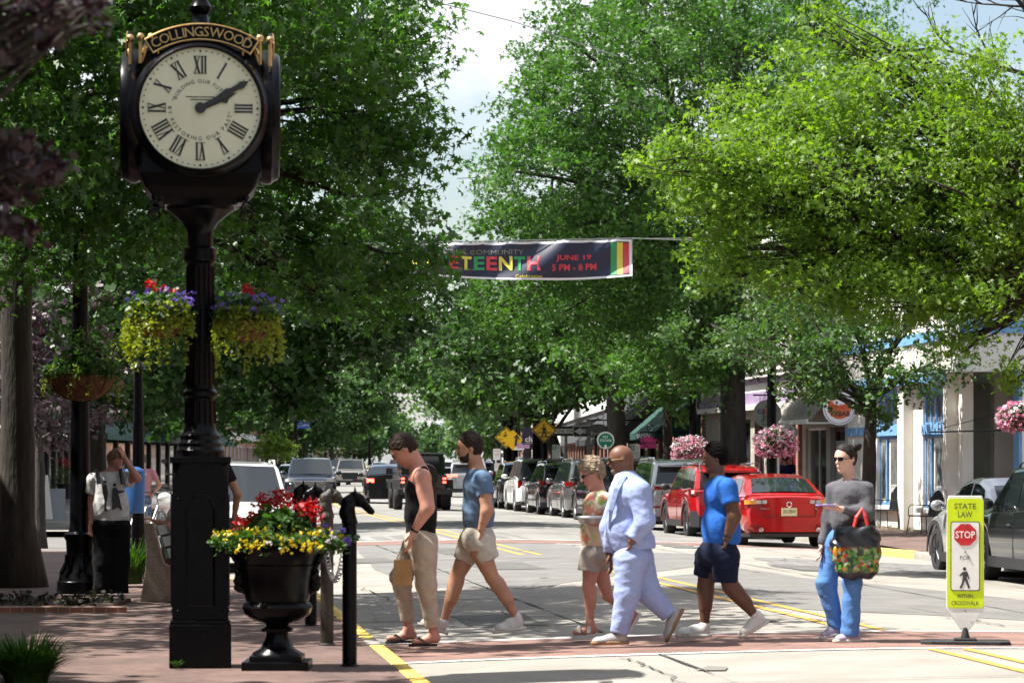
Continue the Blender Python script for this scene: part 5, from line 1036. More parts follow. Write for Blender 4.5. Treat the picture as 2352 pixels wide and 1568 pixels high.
# ---- man with hand in his hair, in the shade
g = Fig('person in a white graphic t-shirt and long black trousers holding back their hair', 35.7, 0, 1250, 2.09, root=(690, 1040), fwd=(.3, -.95, 0), h=.01); J, r = g.J, g.r
B = SDF(); g.head(B, J(712, 200), r(48), (.35, -.85, -.35), (0, -.2, 1), J(672, 285), .55)
sN, eN, wN = J(770, 318, 0), J(838, 312, -.12), J(762, 190, -.1); sF, eF, wF = J(575, 325, 0), J(562, 470, .05), J(560, 590, -.03)
B.ell(J(672, 360), (r(75), .12, r(72)), None, .05); B.ell(J(680, 480), (r(80), .125, r(85)), None, .05)
g.limb(B, [J(680, 290), sN, eN, wN], [r(30), r(34), r(26), r(17)]); g.limb(B, [J(672, 290), sF, eF, wF], [r(30), r(32), r(24), r(16)]); g.hand(B, wN, J(735, 135, -.12) - wN, (-.6, .4, -.2), .95, .5); g.hand(B, wF, (0, 0, -1), (0, -1, 0), .95, .4)
for x in (640, 740): g.limb(B, [J(x, 600), J(x - 5, 830, -.02), J(x - 5, 1000, 0)], [r(50), r(34), r(20)])
sdf_obj('body', B, g.t, SK_pink, .0085)
g.hair(mat('light brown hair', (.07, .04, .025), .5, col2=(.32, .22, .14), vscale=20), 1.2, .5, -.1, -1.1, .012, top=.15, side=1.15)
T = SDF(); T.ell(J(672, 370), (r(98), .15, r(100)), None, .04, clips=[(J(672, 268), UP)]); T.ell(J(680, 480), (r(104), .16, r(130)), None, .05, clips=[(J(680, 580), -UP)]); T.cap(J(680, 480), J(682, 540), r(108), r(110), .04, clips=[(J(680, 578), -UP)], ax=(0, 1, 0), sq=.75)
g.limb(T, [J(680, 310), sN, J(805, 330, -.06)], [r(38), r(44), r(44)], .03, end=1); g.limb(T, [J(672, 310), sF, J(565, 405, .03)], [r(38), r(42), r(42)], .03, end=1)
ts = sdf_obj('graphic_t_shirt', T, g.t, cloth('white tee cotton', (.60, .59, .58), .06), .0095, g.fold(.004, 16))
pr = MB(); Mp = FX(J(680, 430, -.172), (1, 0, 0), (0, 0, 1)); k = r(1)
for pl in ([(-50, 75), (-28, 78), (-18, 30), (-22, -10), (-30, -60), (-20, -85), (-42, -85), (-40, -20), (-52, 30)], [(10, 55), (30, 62), (45, 40), (80, 42), (78, 30), (45, 22), (62, -50), (70, -85), (40, -60), (8, -80), (5, -20)], [(-48, 85), (-30, 85), (-28, 102), (-46, 102)], [(12, 66), (32, 66), (32, 86), (14, 86)]): pr.prism([(x * k, y * k) for x, y in pl], Mp, .004)
pr.build('print', mat('grey ink', (.05, .05, .055), .8), ts)
st = MB(); st.tube([J(590, 265, -.10), J(600, 300, -.155), J(605, 350, -.165)], r(13), 6); st.build('backpack_strap', M_black, g.t, True); st = MB(); st.tube([J(738, 262, -.10), J(745, 300, -.155), J(752, 350, -.165)], r(13), 6); st.build('backpack_strap', M_black, g.t, True); MB().box(J(672, 380, .2), (.26, .14, .40)).build('backpack', M_black, g.t, bevel=.03)
p = SDF(); p.ell(J(680, 600), (r(108), .17, r(60)), None, .04, clips=[(J(680, 560), UP)]); g.limb(p, [J(630, 620), J(628, 830), J(628, 1015)], [r(66), r(56), r(58)], .06, end=1); g.limb(p, [J(735, 620), J(738, 830), J(735, 1015)], [r(66), r(56), r(52)], .06, end=1)
sdf_obj('wide_trousers', p, g.t, cloth('black crepe', (.008, .008, .009), .3), .01, g.fold(.006, 14))
for x in (640, 735): g.shoe(J(x, 1042, .06), J(x + 8, 1046, -.2), UP, M_black, M_black, r(22), r(30))
# ---- background people, simple poses with coarser surfaces
def walker(label, D, u, vh, vf, skinm, hairm, topm, botm, fwd=(0, 1, 0), shorts=False, arm=None, group=None, arms=.06, h=.016, stride=.12):
    """standing or walking figure from head top (vh) to feet (vf) at u, in photo pixels"""
    Hh = W(vf - vh, D); o = np.array(P(u, vf, D)); t = thing('person', label, 'person', tuple(o), 0, group); f = nrm(fwd); l = nrm(np.cross((0, 0, 1), f)); k = Hh / 1.75
    A = lambda a, b, z: (f * a + l * b + UP * z) * k
    B = SDF(); M = np.stack([f, l, UP], 1)
    B.ell(A(0, 0, 1.63), (.105 * k, .08 * k, .12 * k), M); B.ell(A(.04, 0, 1.57), (.07 * k, .06 * k, .09 * k), M); B.cap(A(0, 0, 1.55), A(0, 0, 1.42), .055 * k, .06 * k); B.ell(A(.1, 0, 1.6), (.025 * k,) * 3, M)
    B.ell(A(0, 0, 1.25), (.12 * k, .18 * k, .2 * k), M, .05); B.ell(A(0, 0, 1.0), (.11 * k, .16 * k, .18 * k), M, .05)
    L = {}
    for q in (-1, 1):
        sh_, el_, wr_ = A(0, q * .2, 1.40), A(-.05 + q * arms, q * .24, 1.12), A(q * arms * 2 + .05, q * .23, .88)
        if arm and arm[0] == q: el_, wr_ = A(*arm[1]), A(*arm[2])
        B.chain([A(0, 0, 1.43), sh_, el_, wr_], [.05 * k, .05 * k, .04 * k, .026 * k], .02); g0 = Fig.__new__(Fig); Fig.hand(g0, B, wr_, wr_ - el_, f, k * .95, .4)
        hp, kn, an = A(0, q * .09, .9), A(q * stride * .6 + .03, q * .1, .49), A(q * stride - .02, q * .1, .08); B.chain([hp, kn, an], [.085 * k, .055 * k, .035 * k], .02); B.chain([an, an + A(.14, 0, -.04)], [.035 * k, .028 * k], .02); L[q] = (sh_, el_, wr_, hp, kn, an)
    sdf_obj('body', B, t, skinm, h * k)
    H = SDF(); H.ell(A(-.015, 0, 1.655), (.115 * k, .092 * k, .115 * k), M, .01, clips=[(A(.06, 0, 1.66), f - UP * .8), (A(0, 0, 1.56), -UP)]); sdf_obj('hair', H, t, hairm, h * k)
    T = SDF(); T.ell(A(0, 0, 1.25), (.14 * k, .2 * k, .21 * k), M, .05, clips=[(A(0, 0, 1.455), UP)]); T.ell(A(0, 0, 1.02), (.135 * k, .18 * k, .2 * k), M, .05, clips=[(A(0, 0, .86), -UP)])
    for q in (-1, 1): sh_, el_, wr_ = L[q][:3]; T.cap(A(0, 0, 1.41), sh_, .06 * k, .062 * k, .03); m_ = sh_ + (el_ - sh_) * .6; T.cap(sh_, m_, .064 * k, .06 * k, .02, clips=[(m_, el_ - sh_)])
    sdf_obj('shirt', T, t, topm, h * k)
    p = SDF(); p.ell(A(0, 0, .9), (.13 * k, .18 * k, .13 * k), M, .04, clips=[(A(0, 0, .95), UP)])
    for q in (-1, 1):
        hp, kn, an = L[q][3:]; e_ = kn + (hp - kn) * .15 if shorts else an
        if shorts: p.cap(hp, e_, .1 * k, .085 * k, .03, clips=[(e_, kn - hp)])
        else: p.cap(hp, kn, .1 * k, .075 * k, .03); p.cap(kn, an, .075 * k, .06 * k, .02, clips=[(an, an - kn)])
    sdf_obj('trousers' if not shorts else 'shorts', p, t, botm, h * k)
    s_ = MB()
    for q in (-1, 1): s_.ell(L[q][5] + A(.05, 0, -.035), (.13 * k, .05 * k, .045 * k), 10, 6, rot=Matrix(((f[0], l[0], 0), (f[1], l[1], 0), (0, 0, 1))))
    s_.build('shoes', M_black, t, True); return t
HB2 = mat('short brown hair', (.03, .02, .014), .7); DEN = cloth('blue denim', (.06, .10, .18)); NAVY = cloth('navy cotton', (.012, .018, .05), .2)
walker('person in a pink t-shirt and denim shorts walking away past the bicycle racks', 56, 326, 1042, 1250, SK_tan, HB2, cloth('pink cotton', (.42, .20, .22)), DEN, (-.1, 1, 0), True, arm=(-1, (-.02, -.34, 1.15), (-.05, -.2, .96)), h=.013)
tt = walker('person in a navy t-shirt seen from behind outside the candy shop', 80, 1804, 1040, 1201, SK_tan, HB2, NAVY, DEN, (.3, 1, 0), False, h=.016)
walker('bearded man in a black t-shirt half hidden behind the clock pedestal', 34, 474, 985, 1385, SK_tan, HB2, cloth('black cotton', (.010, .010, .012), .3), DEN, (.4, .8, 0), True, arm=(-1, (.06, -.33, 1.1), (.14, -.24, .86)), h=.011)
rdp = random.Random(3)
for i, (u, vh, vf, D, c, lb) in enumerate(((1372, 1050, 1110, 170, (.5, .05, .06), 'tiny distant pedestrian in red near the parking meters'), (1388, 1046, 1106, 176, (.06, .12, .5), 'tiny distant pedestrian in blue beyond the traffic signal'), (1402, 1048, 1106, 182, (.6, .58, .55), 'tiny distant pedestrian in white by the far shop'), (1193, 1058, 1112, 190, (.5, .1, .1), 'small distant pedestrian left of the meter signs'), (335, 1052, 1100, 210, (.5, .5, .5), 'faint distant pedestrian far down the left sidewalk'))):
    walker(lb, D, u, vh, vf, SK_tan, HB2, cloth('far shirt %d' % i, c), DEN, (0, -1, 0), False, h=.03, group='distant pedestrians')
# ================================================================ STREET FURNITURE
M_iron = mat('black cast iron', (.003, .003, .0042), .26, spec=.14, var=.3, vscale=12, bump=.08, bscale=50)
M_gold = mat('gilded metal', (.42, .26, .09), .35, metal=.8, col2=(.62, .42, .18), vscale=25)
M_dial = mat('milk glass dial', (.70, .70, .50), .55, col2=(.78, .78, .58), vscale=3)
M_ink = mat('dial ink', (.03, .03, .032), .6)
YZ = Matrix.Rotation(R(90), 4, 'X')
def FR(x=0, z=0, y=0): return FX((x, y, z), (1, 0, 0), (0, 0, 1))     # faces the camera side (-Y)
k = 23.65 / 7000.0; ck = thing('street_clock', 'tall black four faced street clock with a cream dial and gilded town name', 'clock', tuple(P(460, 1530, 23.65)), R(5.9))
Z = lambda v: (1530 - v) * k; X = lambda u: (u - 456) * k
b = MB(); b.box((0, 0, .17), (.475, .475, .34)); b.box((0, 0, .355), (.46, .46, .03)); b.build('plinth', M_iron, ck, bevel=.008)
b = MB(); h0, h1 = .37, Z(1110)
b.box((0, 0, (h0 + h1) / 2), (.432, .432, h1 - h0)); q = .216; z2 = Z(1062)
b.add([(-q, -q, h1), (q, -q, h1), (q, q, h1), (-q, q, h1), (-.15, -q, z2), (.15, -q, z2), (q, -.15, z2), (q, .15, z2), (.15, q, z2), (-.15, q, z2), (-q, .15, z2), (-q, -.15, z2)],
      [(0, 1, 5, 4), (1, 6, 5), (1, 2, 7, 6), (2, 8, 7), (2, 3, 9, 8), (3, 10, 9), (3, 0, 11, 10), (0, 4, 11), (4, 5, 6, 7, 8, 9, 10, 11)])
b.box((0, 0, z2 + .02), (.47, .47, .05)); b.build('pedestal', M_iron, ck, bevel=.006)
for a in range(4):
    p = MB(); p.x = Matrix.Rotation(R(90) * a, 4, 'Z'); w2 = .105
    ar = [(-w2, .48), (w2, .48), (w2, 1.22), (w2 - .03, 1.30), (.03, 1.33), (-.03, 1.33), (-w2 + .03, 1.30), (-w2, 1.22)]
    for i in range(len(ar)): x0, y0 = ar[i]; x1, y1 = ar[(i + 1) % len(ar)]; p.tube([(x0, -.218, y0), (x1, -.218, y1)], .010, 6)
    for z_ in (.44, 1.30): p.ell((-.17, -.217, z_), .010, 8, 6); p.ell((.17, -.217, z_), .010, 8, 6)
    p.build('panel_moulding', M_iron, ck, True)
prof = [(.20, Z(1055)), (.185, Z(1042)), (.19, Z(1034)), (.17, Z(1026)), (.175, Z(1018)), (.155, Z(1010)), (.16, Z(1000)), (.135, Z(992)), (.118, Z(975)), (.112, Z(915)), (.135, Z(910)), (.135, Z(900)), (.112, Z(893)), (.108, Z(880)), (.104, Z(740)), (.1, Z(606)), (.125, Z(600)), (.13, Z(590)), (.125, Z(582)), (.125, Z(572)), (.1, Z(566)), (.1, Z(540)), (.105, Z(530)), (.14, Z(512)), (.22, Z(492)), (.26, Z(484)), (.265, Z(474)), (.27, Z(460)), (.27, Z(448))]
b = MB(); b.lathe(prof, 32); b.build('post', M_iron, ck, True, auto=35)
fl = MB()
for i in range(16): a = 2 * math.pi * i / 16; fl.tube([(math.cos(a) * .105, math.sin(a) * .105, Z(884)), (math.cos(a) * .099, math.sin(a) * .099, Z(612))], .011, 6); fl.tube([(math.cos(a) * .114, math.sin(a) * .114, Z(972)), (math.cos(a) * .110, math.sin(a) * .110, Z(920))], .011, 6)
fl.build('fluting', M_iron, ck, True)
ZZ = Z; Z = lambda v: 1.6 + (1056 - v) * 23.4 / 7000
b = MB(); b.lathe([(.272, Z(470)), (.284, Z(466)), (.272, Z(461))], 32, sq=None); b.build('gilt_ring', M_gold, ck, True)
kh = 23.07 / 7000; Z = lambda v: 1.6 + (1056 - v) * kh
cz = Z(248); hw = .49
b = MB(); b.lathe([(.27, Z(462)), (.35, Z(448)), (.42, Z(424)), (.465, Z(392)), (hw - .03, Z(352)), (hw - .03, Z(112)), (.41, Z(86)), (.28, Z(66)), (.15, Z(58))], 4, sq=True)
b.build('case', M_iron, ck, bevel=.02, seg=3)
b = MB(); b.lathe([(.15, Z(58)), (.14, Z(48)), (.10, Z(46)), (.07, Z(36)), (.06, Z(10)), (.085, Z(0)), (.09, Z(-10)), (.06, Z(-24)), (.05, Z(-60)), (.10, Z(-80)), (.10, Z(-110)), (.02, Z(-150))], 24); b.build('finial', M_iron, ck, True)
roman = {1: 'I', 2: 'II', 3: 'III', 4: 'IIII', 5: 'V', 6: 'VI', 7: 'VII', 8: 'VIII', 9: 'IX', 10: 'X', 11: 'XI', 12: 'XII'}
def stroke(mb, M, x0, y0, x1, y1, w, serif=True):
    d = Vector((x1 - x0, y1 - y0)); n = Vector((-d.y, d.x)).normalized() * w / 2
    mb.prism([(x0 - n.x, y0 - n.y), (x1 - n.x, y1 - n.y), (x1 + n.x, y1 + n.y), (x0 + n.x, y0 + n.y)], M, .002)
for a in range(4):
    Rz = Matrix.Rotation(R(90) * a, 4, 'Z'); y0 = -hw + .04 if a % 2 == 0 else -hw + .04
    bz = MB(); bz.x = Rz @ Matrix.Translation((0, 0, cz)) @ Matrix.Rotation(R(90), 4, 'X')
    bz.lathe([(.505, .46), (.52, .50), (.52, .545), (.50, .565), (.485, .60), (.47, .61), (.458, .595), (.458, .5)], 56); bz.build('bezel', M_iron, ck, True, auto=30)
    d = MB(); d.x = bz.x; d.lathe([(.0005, .560), (.46, .560), (.46, .575), (.0005, .575)], 56); dial = d.build('dial', M_dial, ck)
    t = MB(); F0 = Rz @ FR(0, cz, -.577)
    for n_, s in roman.items():
        th = R(90 - 30 * n_); M_ = F0 @ Matrix.Rotation(th - R(90), 4, 'Z'); wd = {'I': .025, 'V': .052, 'X': .052}; tot = sum(wd[c] for c in s); x = -tot / 2
        r0, r1 = .262, .392
        for c in s:
            xc = x + wd[c] / 2; x += wd[c]
            if c == 'I': stroke(t, M_, xc, r0, xc, r1, .0145)
            elif c == 'V': stroke(t, M_, xc - .017, r1, xc + .002, r0, .0155); stroke(t, M_ @ Matrix.Translation((0, 0, .0022)), xc + .017, r1, xc - .002, r0, .007)
            else: stroke(t, M_, xc - .018, r1, xc + .018, r0, .0165); stroke(t, M_ @ Matrix.Translation((0, 0, .0022)), xc + .018, r1, xc - .018, r0, .007)
        for yy in (r0, r1): stroke(t, M_ @ Matrix.Translation((0, 0, .0044)), -tot / 2, yy, tot / 2, yy, .004)
    for i in range(60): th = R(6 * i); t.prism(circ(.0055 if i % 5 else .009, 8, (math.cos(th) * .432, math.sin(th) * .432)), F0, .002)
    def arc(txt, rad, a0, a1, size, up=1, off=0, mb=t, M0=F0, ext=.002, fitw=None):
        ws = []
        for c in txt: q = text_poly(c, off)[0]; ws.append((max(p[0] for p in q) - min(p[0] for p in q) if q else .25) + .12)
        tot = sum(ws) - ws[0] / 2 - ws[-1] / 2; pos = -ws[0] / 2
        for i, c in enumerate(txt):
            pos += ws[i] / 2; f_ = pos / tot; pos += ws[i] / 2
            if c == ' ': continue
            th = R(a0 + (a1 - a0) * f_); M_ = M0 @ Matrix.Translation((math.cos(th) * rad, math.sin(th) * rad, 0)) @ Matrix.Rotation(th - R(90) * up, 4, 'Z')
            mb.text(c, size, M_, off=off, ext=ext)
    arc('"BUILDING OUR FUTURE', .205, 164, 16, .042); arc('BY RESTORING OUR PAST"', .23, 180, 352, .042, -1)
    t.box(Rz @ Vector((0, -.578, cz + .085)), (.22 if a % 2 == 0 else .002, .002 if a % 2 == 0 else .22, .006)); t.box(Rz @ Vector((0, -.578, cz + .065)), (.15 if a % 2 == 0 else .002, .002 if a % 2 == 0 else .15, .006))
    t.build('numerals', M_ink, dial)
    h = MB()
    for ang, pts in ((60.5, [(-.018, 0), (-.016, .14), (-.034, .24), (-.012, .29), (-.03, .36), (0, .42), (.03, .36), (.012, .29), (.034, .24), (.016, .14), (.018, 0)]), (66.5, [(-.022, 0), (-.022, .16), (-.045, .20), (-.02, .225), (0, .30), (.02, .225), (.045, .20), (.022, .16), (.022, 0)])):
        h.prism(pts, F0 @ Matrix.Translation((0, 0, .012 if ang < 62 else .004)) @ Matrix.Rotation(-R(ang), 4, 'Z'), .006)
    h.prism(circ(.042, 20), F0 @ Matrix.Translation((0, 0, .018)), .006); h.build('hands', M_ink, dial)
    # name plate arch
    Cz = Z(296) - cz; npn = MB(); Rr0, Rr1 = .675, .805; N = 24; A0 = 32.5
    P_ = [(Rr1 * math.sin(R(q)), Rr1 * math.cos(R(q))) for q in np.linspace(-A0, A0, N)] + [(Rr0 * math.sin(R(q)), Rr0 * math.cos(R(q))) for q in np.linspace(A0, -A0, N)]
    Fn = Rz @ FR(.01, Z(296), -.52); npn.prism(P_, Fn, .035); plate = npn.build('name_plate', M_iron, ck)
    e = MB()
    for rr in (Rr0 + .006, Rr1 - .006): e.tube([Fn @ Vector((rr * math.sin(R(q)), rr * math.cos(R(q)), .037)) for q in np.linspace(-A0, A0, N)], .0075, 6)
    for s in (-1, 1): e.tube([Fn @ Vector((rr * math.sin(R(A0 * s)), rr * math.cos(R(A0 * s)), .037)) for rr in (Rr0, Rr1)], .0075, 6)
    arc('COLLINGSWOOD', .742, 90 + 28, 90 - 28, .105, 1, .002, e, Fn @ Matrix.Translation((0, 0, .036)))
    e.build('gilt_lettering', M_gold, plate)
    sc = MB()
    for s in (-1, 1):
        bx = s * .43; sc.tube([Rz @ Vector((bx + s * .02, -.53, Z(76))), Rz @ Vector((bx + s * .02, -.53, Z(145)))], .014, 8); sc.ell(Rz @ Vector((bx + s * .02, -.53, Z(84))), .03, 10, 8); sc.ell(Rz @ Vector((bx - s * .06, -.53, Z(84))), .03, 10, 8)
        sc.tube([Rz @ Vector((bx - s * .05 + s * .055 * math.cos(q) * (1 + q * .04), -.535, Z(122) + .055 * math.sin(q) * (1 + q * .04))) for q in np.linspace(0, 4.6, 14)], [.016 - .0006 * i for i in range(14)], 6)
        sc.tube([Rz @ Vector((bx - s * .06, -.53, Z(84))), Rz @ Vector((bx - s * .03, -.53, Z(100))), Rz @ Vector((bx + s * .01, -.53, Z(140)))], .012, 6)
    sc.build('gilt_scroll', M_gold, ck, True)
for (sx, sy) in ((1, -1), (-1, -1), (1, 1), (-1, 1)):
    c = MB(); p0 = Vector((sx * .31, sy * .31, Z(440))); c.ell(p0, (.055, .055, .06), 12, 10).ell(p0 + Vector((sx * .035, sy * .035, -.02)), (.03, .03, .03)); c.torus(p0 + Vector((sx * .05, sy * .05, -.10)), .045, .009, Matrix.Rotation(R(90), 3, 'X') @ Matrix.Rotation(R(20), 3, 'Y'), 18, 6)
    c.build('ring_ornament', M_iron, ck, True)
# ------------------------------------------------------- flowers
LM_fol = leaf_mat('planter leaves', (.03, .075, .015), (.07, .16, .03), (1.2, 1.4, .5), .4, .4); LM_vine = leaf_mat('chartreuse vine', (.12, .19, .015), (.36, .42, .035), (1.1, 1.1, .3), .45, .5)
LM_red = leaf_mat('red petals', (.30, .004, .006), (.62, .012, .015), (1, .5, .5), .3, .5); LM_yf = leaf_mat('yellow petals', (.60, .45, .01), (.80, .66, .03), (1, .9, .3), .3, .5); LM_vio = leaf_mat('violet petals', (.10, .05, .32), (.24, .14, .60), (1, 1, 1.2), .3, .5); LM_wf = leaf_mat('white petals', (.6, .55, .6), (.8, .78, .8), (1, 1, 1), .3, .5); LM_pk = leaf_mat('pink petals', (.72, .20, .38), (.88, .55, .66), (1.1, .7, .9), .35, .5)
def bunch(name, par, C, per, spread, size, T, m, seed=0, flat=.8, tilt=1.5):
    rng = np.random.default_rng(seed); V, F, a = leaves(rng, C, per, spread, size, T, flat=flat, tilt=tilt); return link_mesh(name, np_mesh(name, V, F, a), par, m)
def ring_pts(rng, n, r0, r1, z0, z1, dome=0):
    a = rng.uniform(0, 2 * math.pi, n); r = np.sqrt(rng.uniform((r0 / max(r1, 1e-6)) ** 2, 1, n)) * r1; z = rng.uniform(z0, z1, n) + dome * (1 - (r / r1) ** 2); return np.stack([r * np.cos(a), r * np.sin(a), z], 1)
def trails(rng, n, r, z0, lmin, lmax, step=.028, out=.06):
    o = []
    for i in range(n):
        a = rng.uniform(0, 2 * math.pi); L_ = rng.uniform(lmin, lmax); m = int(L_ * rng.uniform(.4, 1) / step)
        for j in range(m): q = j * step; rr = r + out * math.sin(min(1.5, q * 6)) + rng.normal(0, .006); aa = a + .08 * math.sin(q * 9 + i); o.append((rr * math.cos(aa), rr * math.sin(aa), z0 - q + .05 * math.exp(-q * 9)))
    return np.array(o)
def coco_basket(name, label, loc, r, h, arm, vines, group, red=40, vio=70, seed=1, mt=None, leafy=True):
    t = thing(name, label, 'flower basket', loc, 0, group); rng = np.random.default_rng(seed)
    MB().lathe([(r * .12, -h), (r * .45, -h * .92), (r * .75, -h * .62), (r * .95, -h * .2), (r, 0), (r * .93, 0)], 28).build('basket', mt or mat('coconut fibre', (.16, .055, .02), .95, col2=(.30, .12, .05), vscale=22, bump=1, bscale=40, stretch=(1, 1, .3)), t, True)
    w_ = MB(); w_.torus((0, 0, .01), r * 1.01, .006, None, 28, 5)
    for i in range(10): a = 2 * math.pi * i / 10; w_.tube([(r * 1.01 * math.cos(a), r * 1.01 * math.sin(a), 0), (r * .80 * math.cos(a), r * .80 * math.sin(a), -h * .6), (r * .2 * math.cos(a), r * .2 * math.sin(a), -h * 1.01)], .004, 4)
    if arm: w_.tube([(0, 0, .02), (arm, 0, .02)], .012, 6); w_.tube([(0, 0, -h * .6), (arm, 0, -h)], .01, 6)
    w_.build('wire_frame', M_iron, t)
    bunch('foliage', t, ring_pts(rng, int(120 * (r / .25) ** 2), 0, r * 1.05, .0, .06, .12), 8, .035, .045, HEX, LM_fol, seed)
    if vines: bunch('trailing_vine', t, trails(rng, int(vines), r * .95, .04, .12, .52), 4, .014, .032, RHOMB, LM_vine, seed + 1)
    if vio: bunch('violet_flowers', t, ring_pts(rng, vio, r * .3, r * 1.25, .06, .20, .03), 4, .008, .026, HEX, LM_vio, seed + 2)
    if red: bunch('red_flowers', t, ring_pts(rng, 5, 0, r * .6, .2, .26), 12, .022, .032, HEX, LM_red, seed + 3)
    return t
CB = mat('dark coco liner', (.09, .032, .014), .95, col2=(.19, .075, .03), vscale=22, bump=1, bscale=40, stretch=(1, 1, .3))
coco_basket('flower_basket', 'left basket of violet and red flowers with chartreuse vines on the clock post', tuple(P(366, 728, 23.5)), .225, .17, .3, 105, 'flower baskets of the clock', seed=3, mt=CB)
coco_basket('flower_basket', 'right basket of violet and red flowers with chartreuse vines on the clock post', tuple(P(567, 738, 23.6)), .225, .16, -.34, 115, 'flower baskets of the clock', seed=7, mt=CB)
coco_basket('flower_basket', 'sparse shaded brown coco basket on the black lamp post at left', tuple(P(186, 862, 35.6)), .42, .30, 0, 34, None, red=0, vio=0, seed=12, mt=CB)
bunch('foliage', bpy.data.objects['flower_basket.002'], np.random.default_rng(2).normal(0, 1, (60, 3)) * (.16, .12, .12) + (.0, 0, .28), 6, .05, .06, HEX, LM_fol, 5)
# ------------------------------------------------------- urn
k2 = 23.4 / 7000 * .375 * 1.0; U = thing('urn_planter', 'big black cast iron urn on a square foot, planted with red and yellow flowers', 'planter', tuple(P(637, 1535, 23.4)))
uz = lambda y: (1488 - y) * k2
b = MB(); b.box((0, 0, .03), (.51, .51, .075)); b.box((0, 0, .085), (.40, .40, .05)); b.build('foot', M_iron, U, bevel=.01)
pr_ = [(.20, .10), (.19, .125), (.13, .16), (72 * k2, uz(1300)), (66 * k2, uz(1265)), (98 * k2, uz(1258)), (102 * k2, uz(1240)), (70 * k2, uz(1225)), (78 * k2, uz(1210)), (150 * k2, uz(1190)), (202 * k2, uz(1150)), (216 * k2, uz(1110)), (205 * k2, uz(1085)), (190 * k2, uz(1075)), (198 * k2, uz(1055)), (212 * k2, uz(950)), (225 * k2, uz(870)), (232 * k2, uz(855)), (226 * k2, uz(845)), (245 * k2, uz(800)), (290 * k2, uz(750)), (310 * k2, uz(738)), (312 * k2, uz(725)), (290 * k2, uz(722)), (262 * k2, uz(770))]
MB().lathe(pr_, 40).build('bowl', M_iron, U, True, auto=40)
for s in (-1, 1):
    c = SDF(); c.ell((s * 222 * k2, 0, uz(930)), (.045, .055, .075), None, .02); c.ell((s * 245 * k2, -.01, uz(945)), (.03, .035, .035), None, .02); c.ell((s * 240 * k2, -.01, uz(895)), (.025, .05, .02), None, .01)
    c.cap((s * 200 * k2, 0, uz(1010)), (s * 235 * k2, 0, uz(985)), .03, .04, .02); c.cap((s * 285 * k2, 0, uz(760)), (s * 235 * k2, 0, uz(860)), .03, .022, .02); sdf_obj('lion_mask', c, U, M_iron, .008, lambda X, Y, Z: .004 * np.sin(X * 90) * np.sin(Z * 110))
MB().lathe([(.01, uz(745)), (.33, uz(745)), (.33, uz(740)), (.01, uz(735))], 24).build('soil', M_soil, U)
rng = np.random.default_rng(31); dome = ring_pts(rng, 420, 0, .50, uz(735), uz(700), .06); dome[:, 1] *= .75
bunch('foliage', U, dome, 9, .035, .042, HEX, LM_fol, 32); cen = ring_pts(rng, 70, 0, .22, uz(690), uz(560), .05); bunch('geranium_leaves', U, cen, 6, .035, .07, HEX, LM_fol, 33)
yf = ring_pts(rng, 150, .15, .52, uz(712), uz(650), .06); yf[:, 1] *= .8; yf2 = np.stack([rng.uniform(-.30, .36, 60), rng.uniform(-.42, -.36, 60), rng.uniform(uz(770), uz(690), 60)], 1)
bunch('yellow_flowers', U, np.concatenate([yf, yf2]), 5, .007, .024, HEX, LM_yf, 34)
heads = [(690, 455, .05), (740, 470, -.05), (800, 440, 0), (830, 490, -.08), (780, 410, .04), (900, 490, -.05), (935, 510, -.09), (960, 480, 0), (990, 520, -.06), (1000, 560, -.1), (920, 540, -.02), (655, 470, .06), (600, 550, .0), (550, 595, -.12), (700, 500, .02)]
bunch('red_geraniums', U, np.array([((x - 762) * k2 * 1.02, d, uz(y)) for x, y, d in heads]), 34, .030, .034, HEX, LM_red, 35, flat=.8)
bunch('violet_flowers', U, np.array([((x - 762) * k2, -.1 + .01 * i, uz(y)) for i, (x, y) in enumerate(((1170, 630), (1195, 690), (1205, 715), (1090, 690), (1110, 650), (1060, 620), (1180, 700), (1050, 650)))]), 7, .014, .034, HEX, LM_vio, 36)
bunch('white_petunias', U, np.array([((x - 762) * k2, -.42, uz(y)) for x, y in ((742, 708), (1098, 697), (1122, 672))]), 7, .008, .032, HEX, LM_wf, 37)
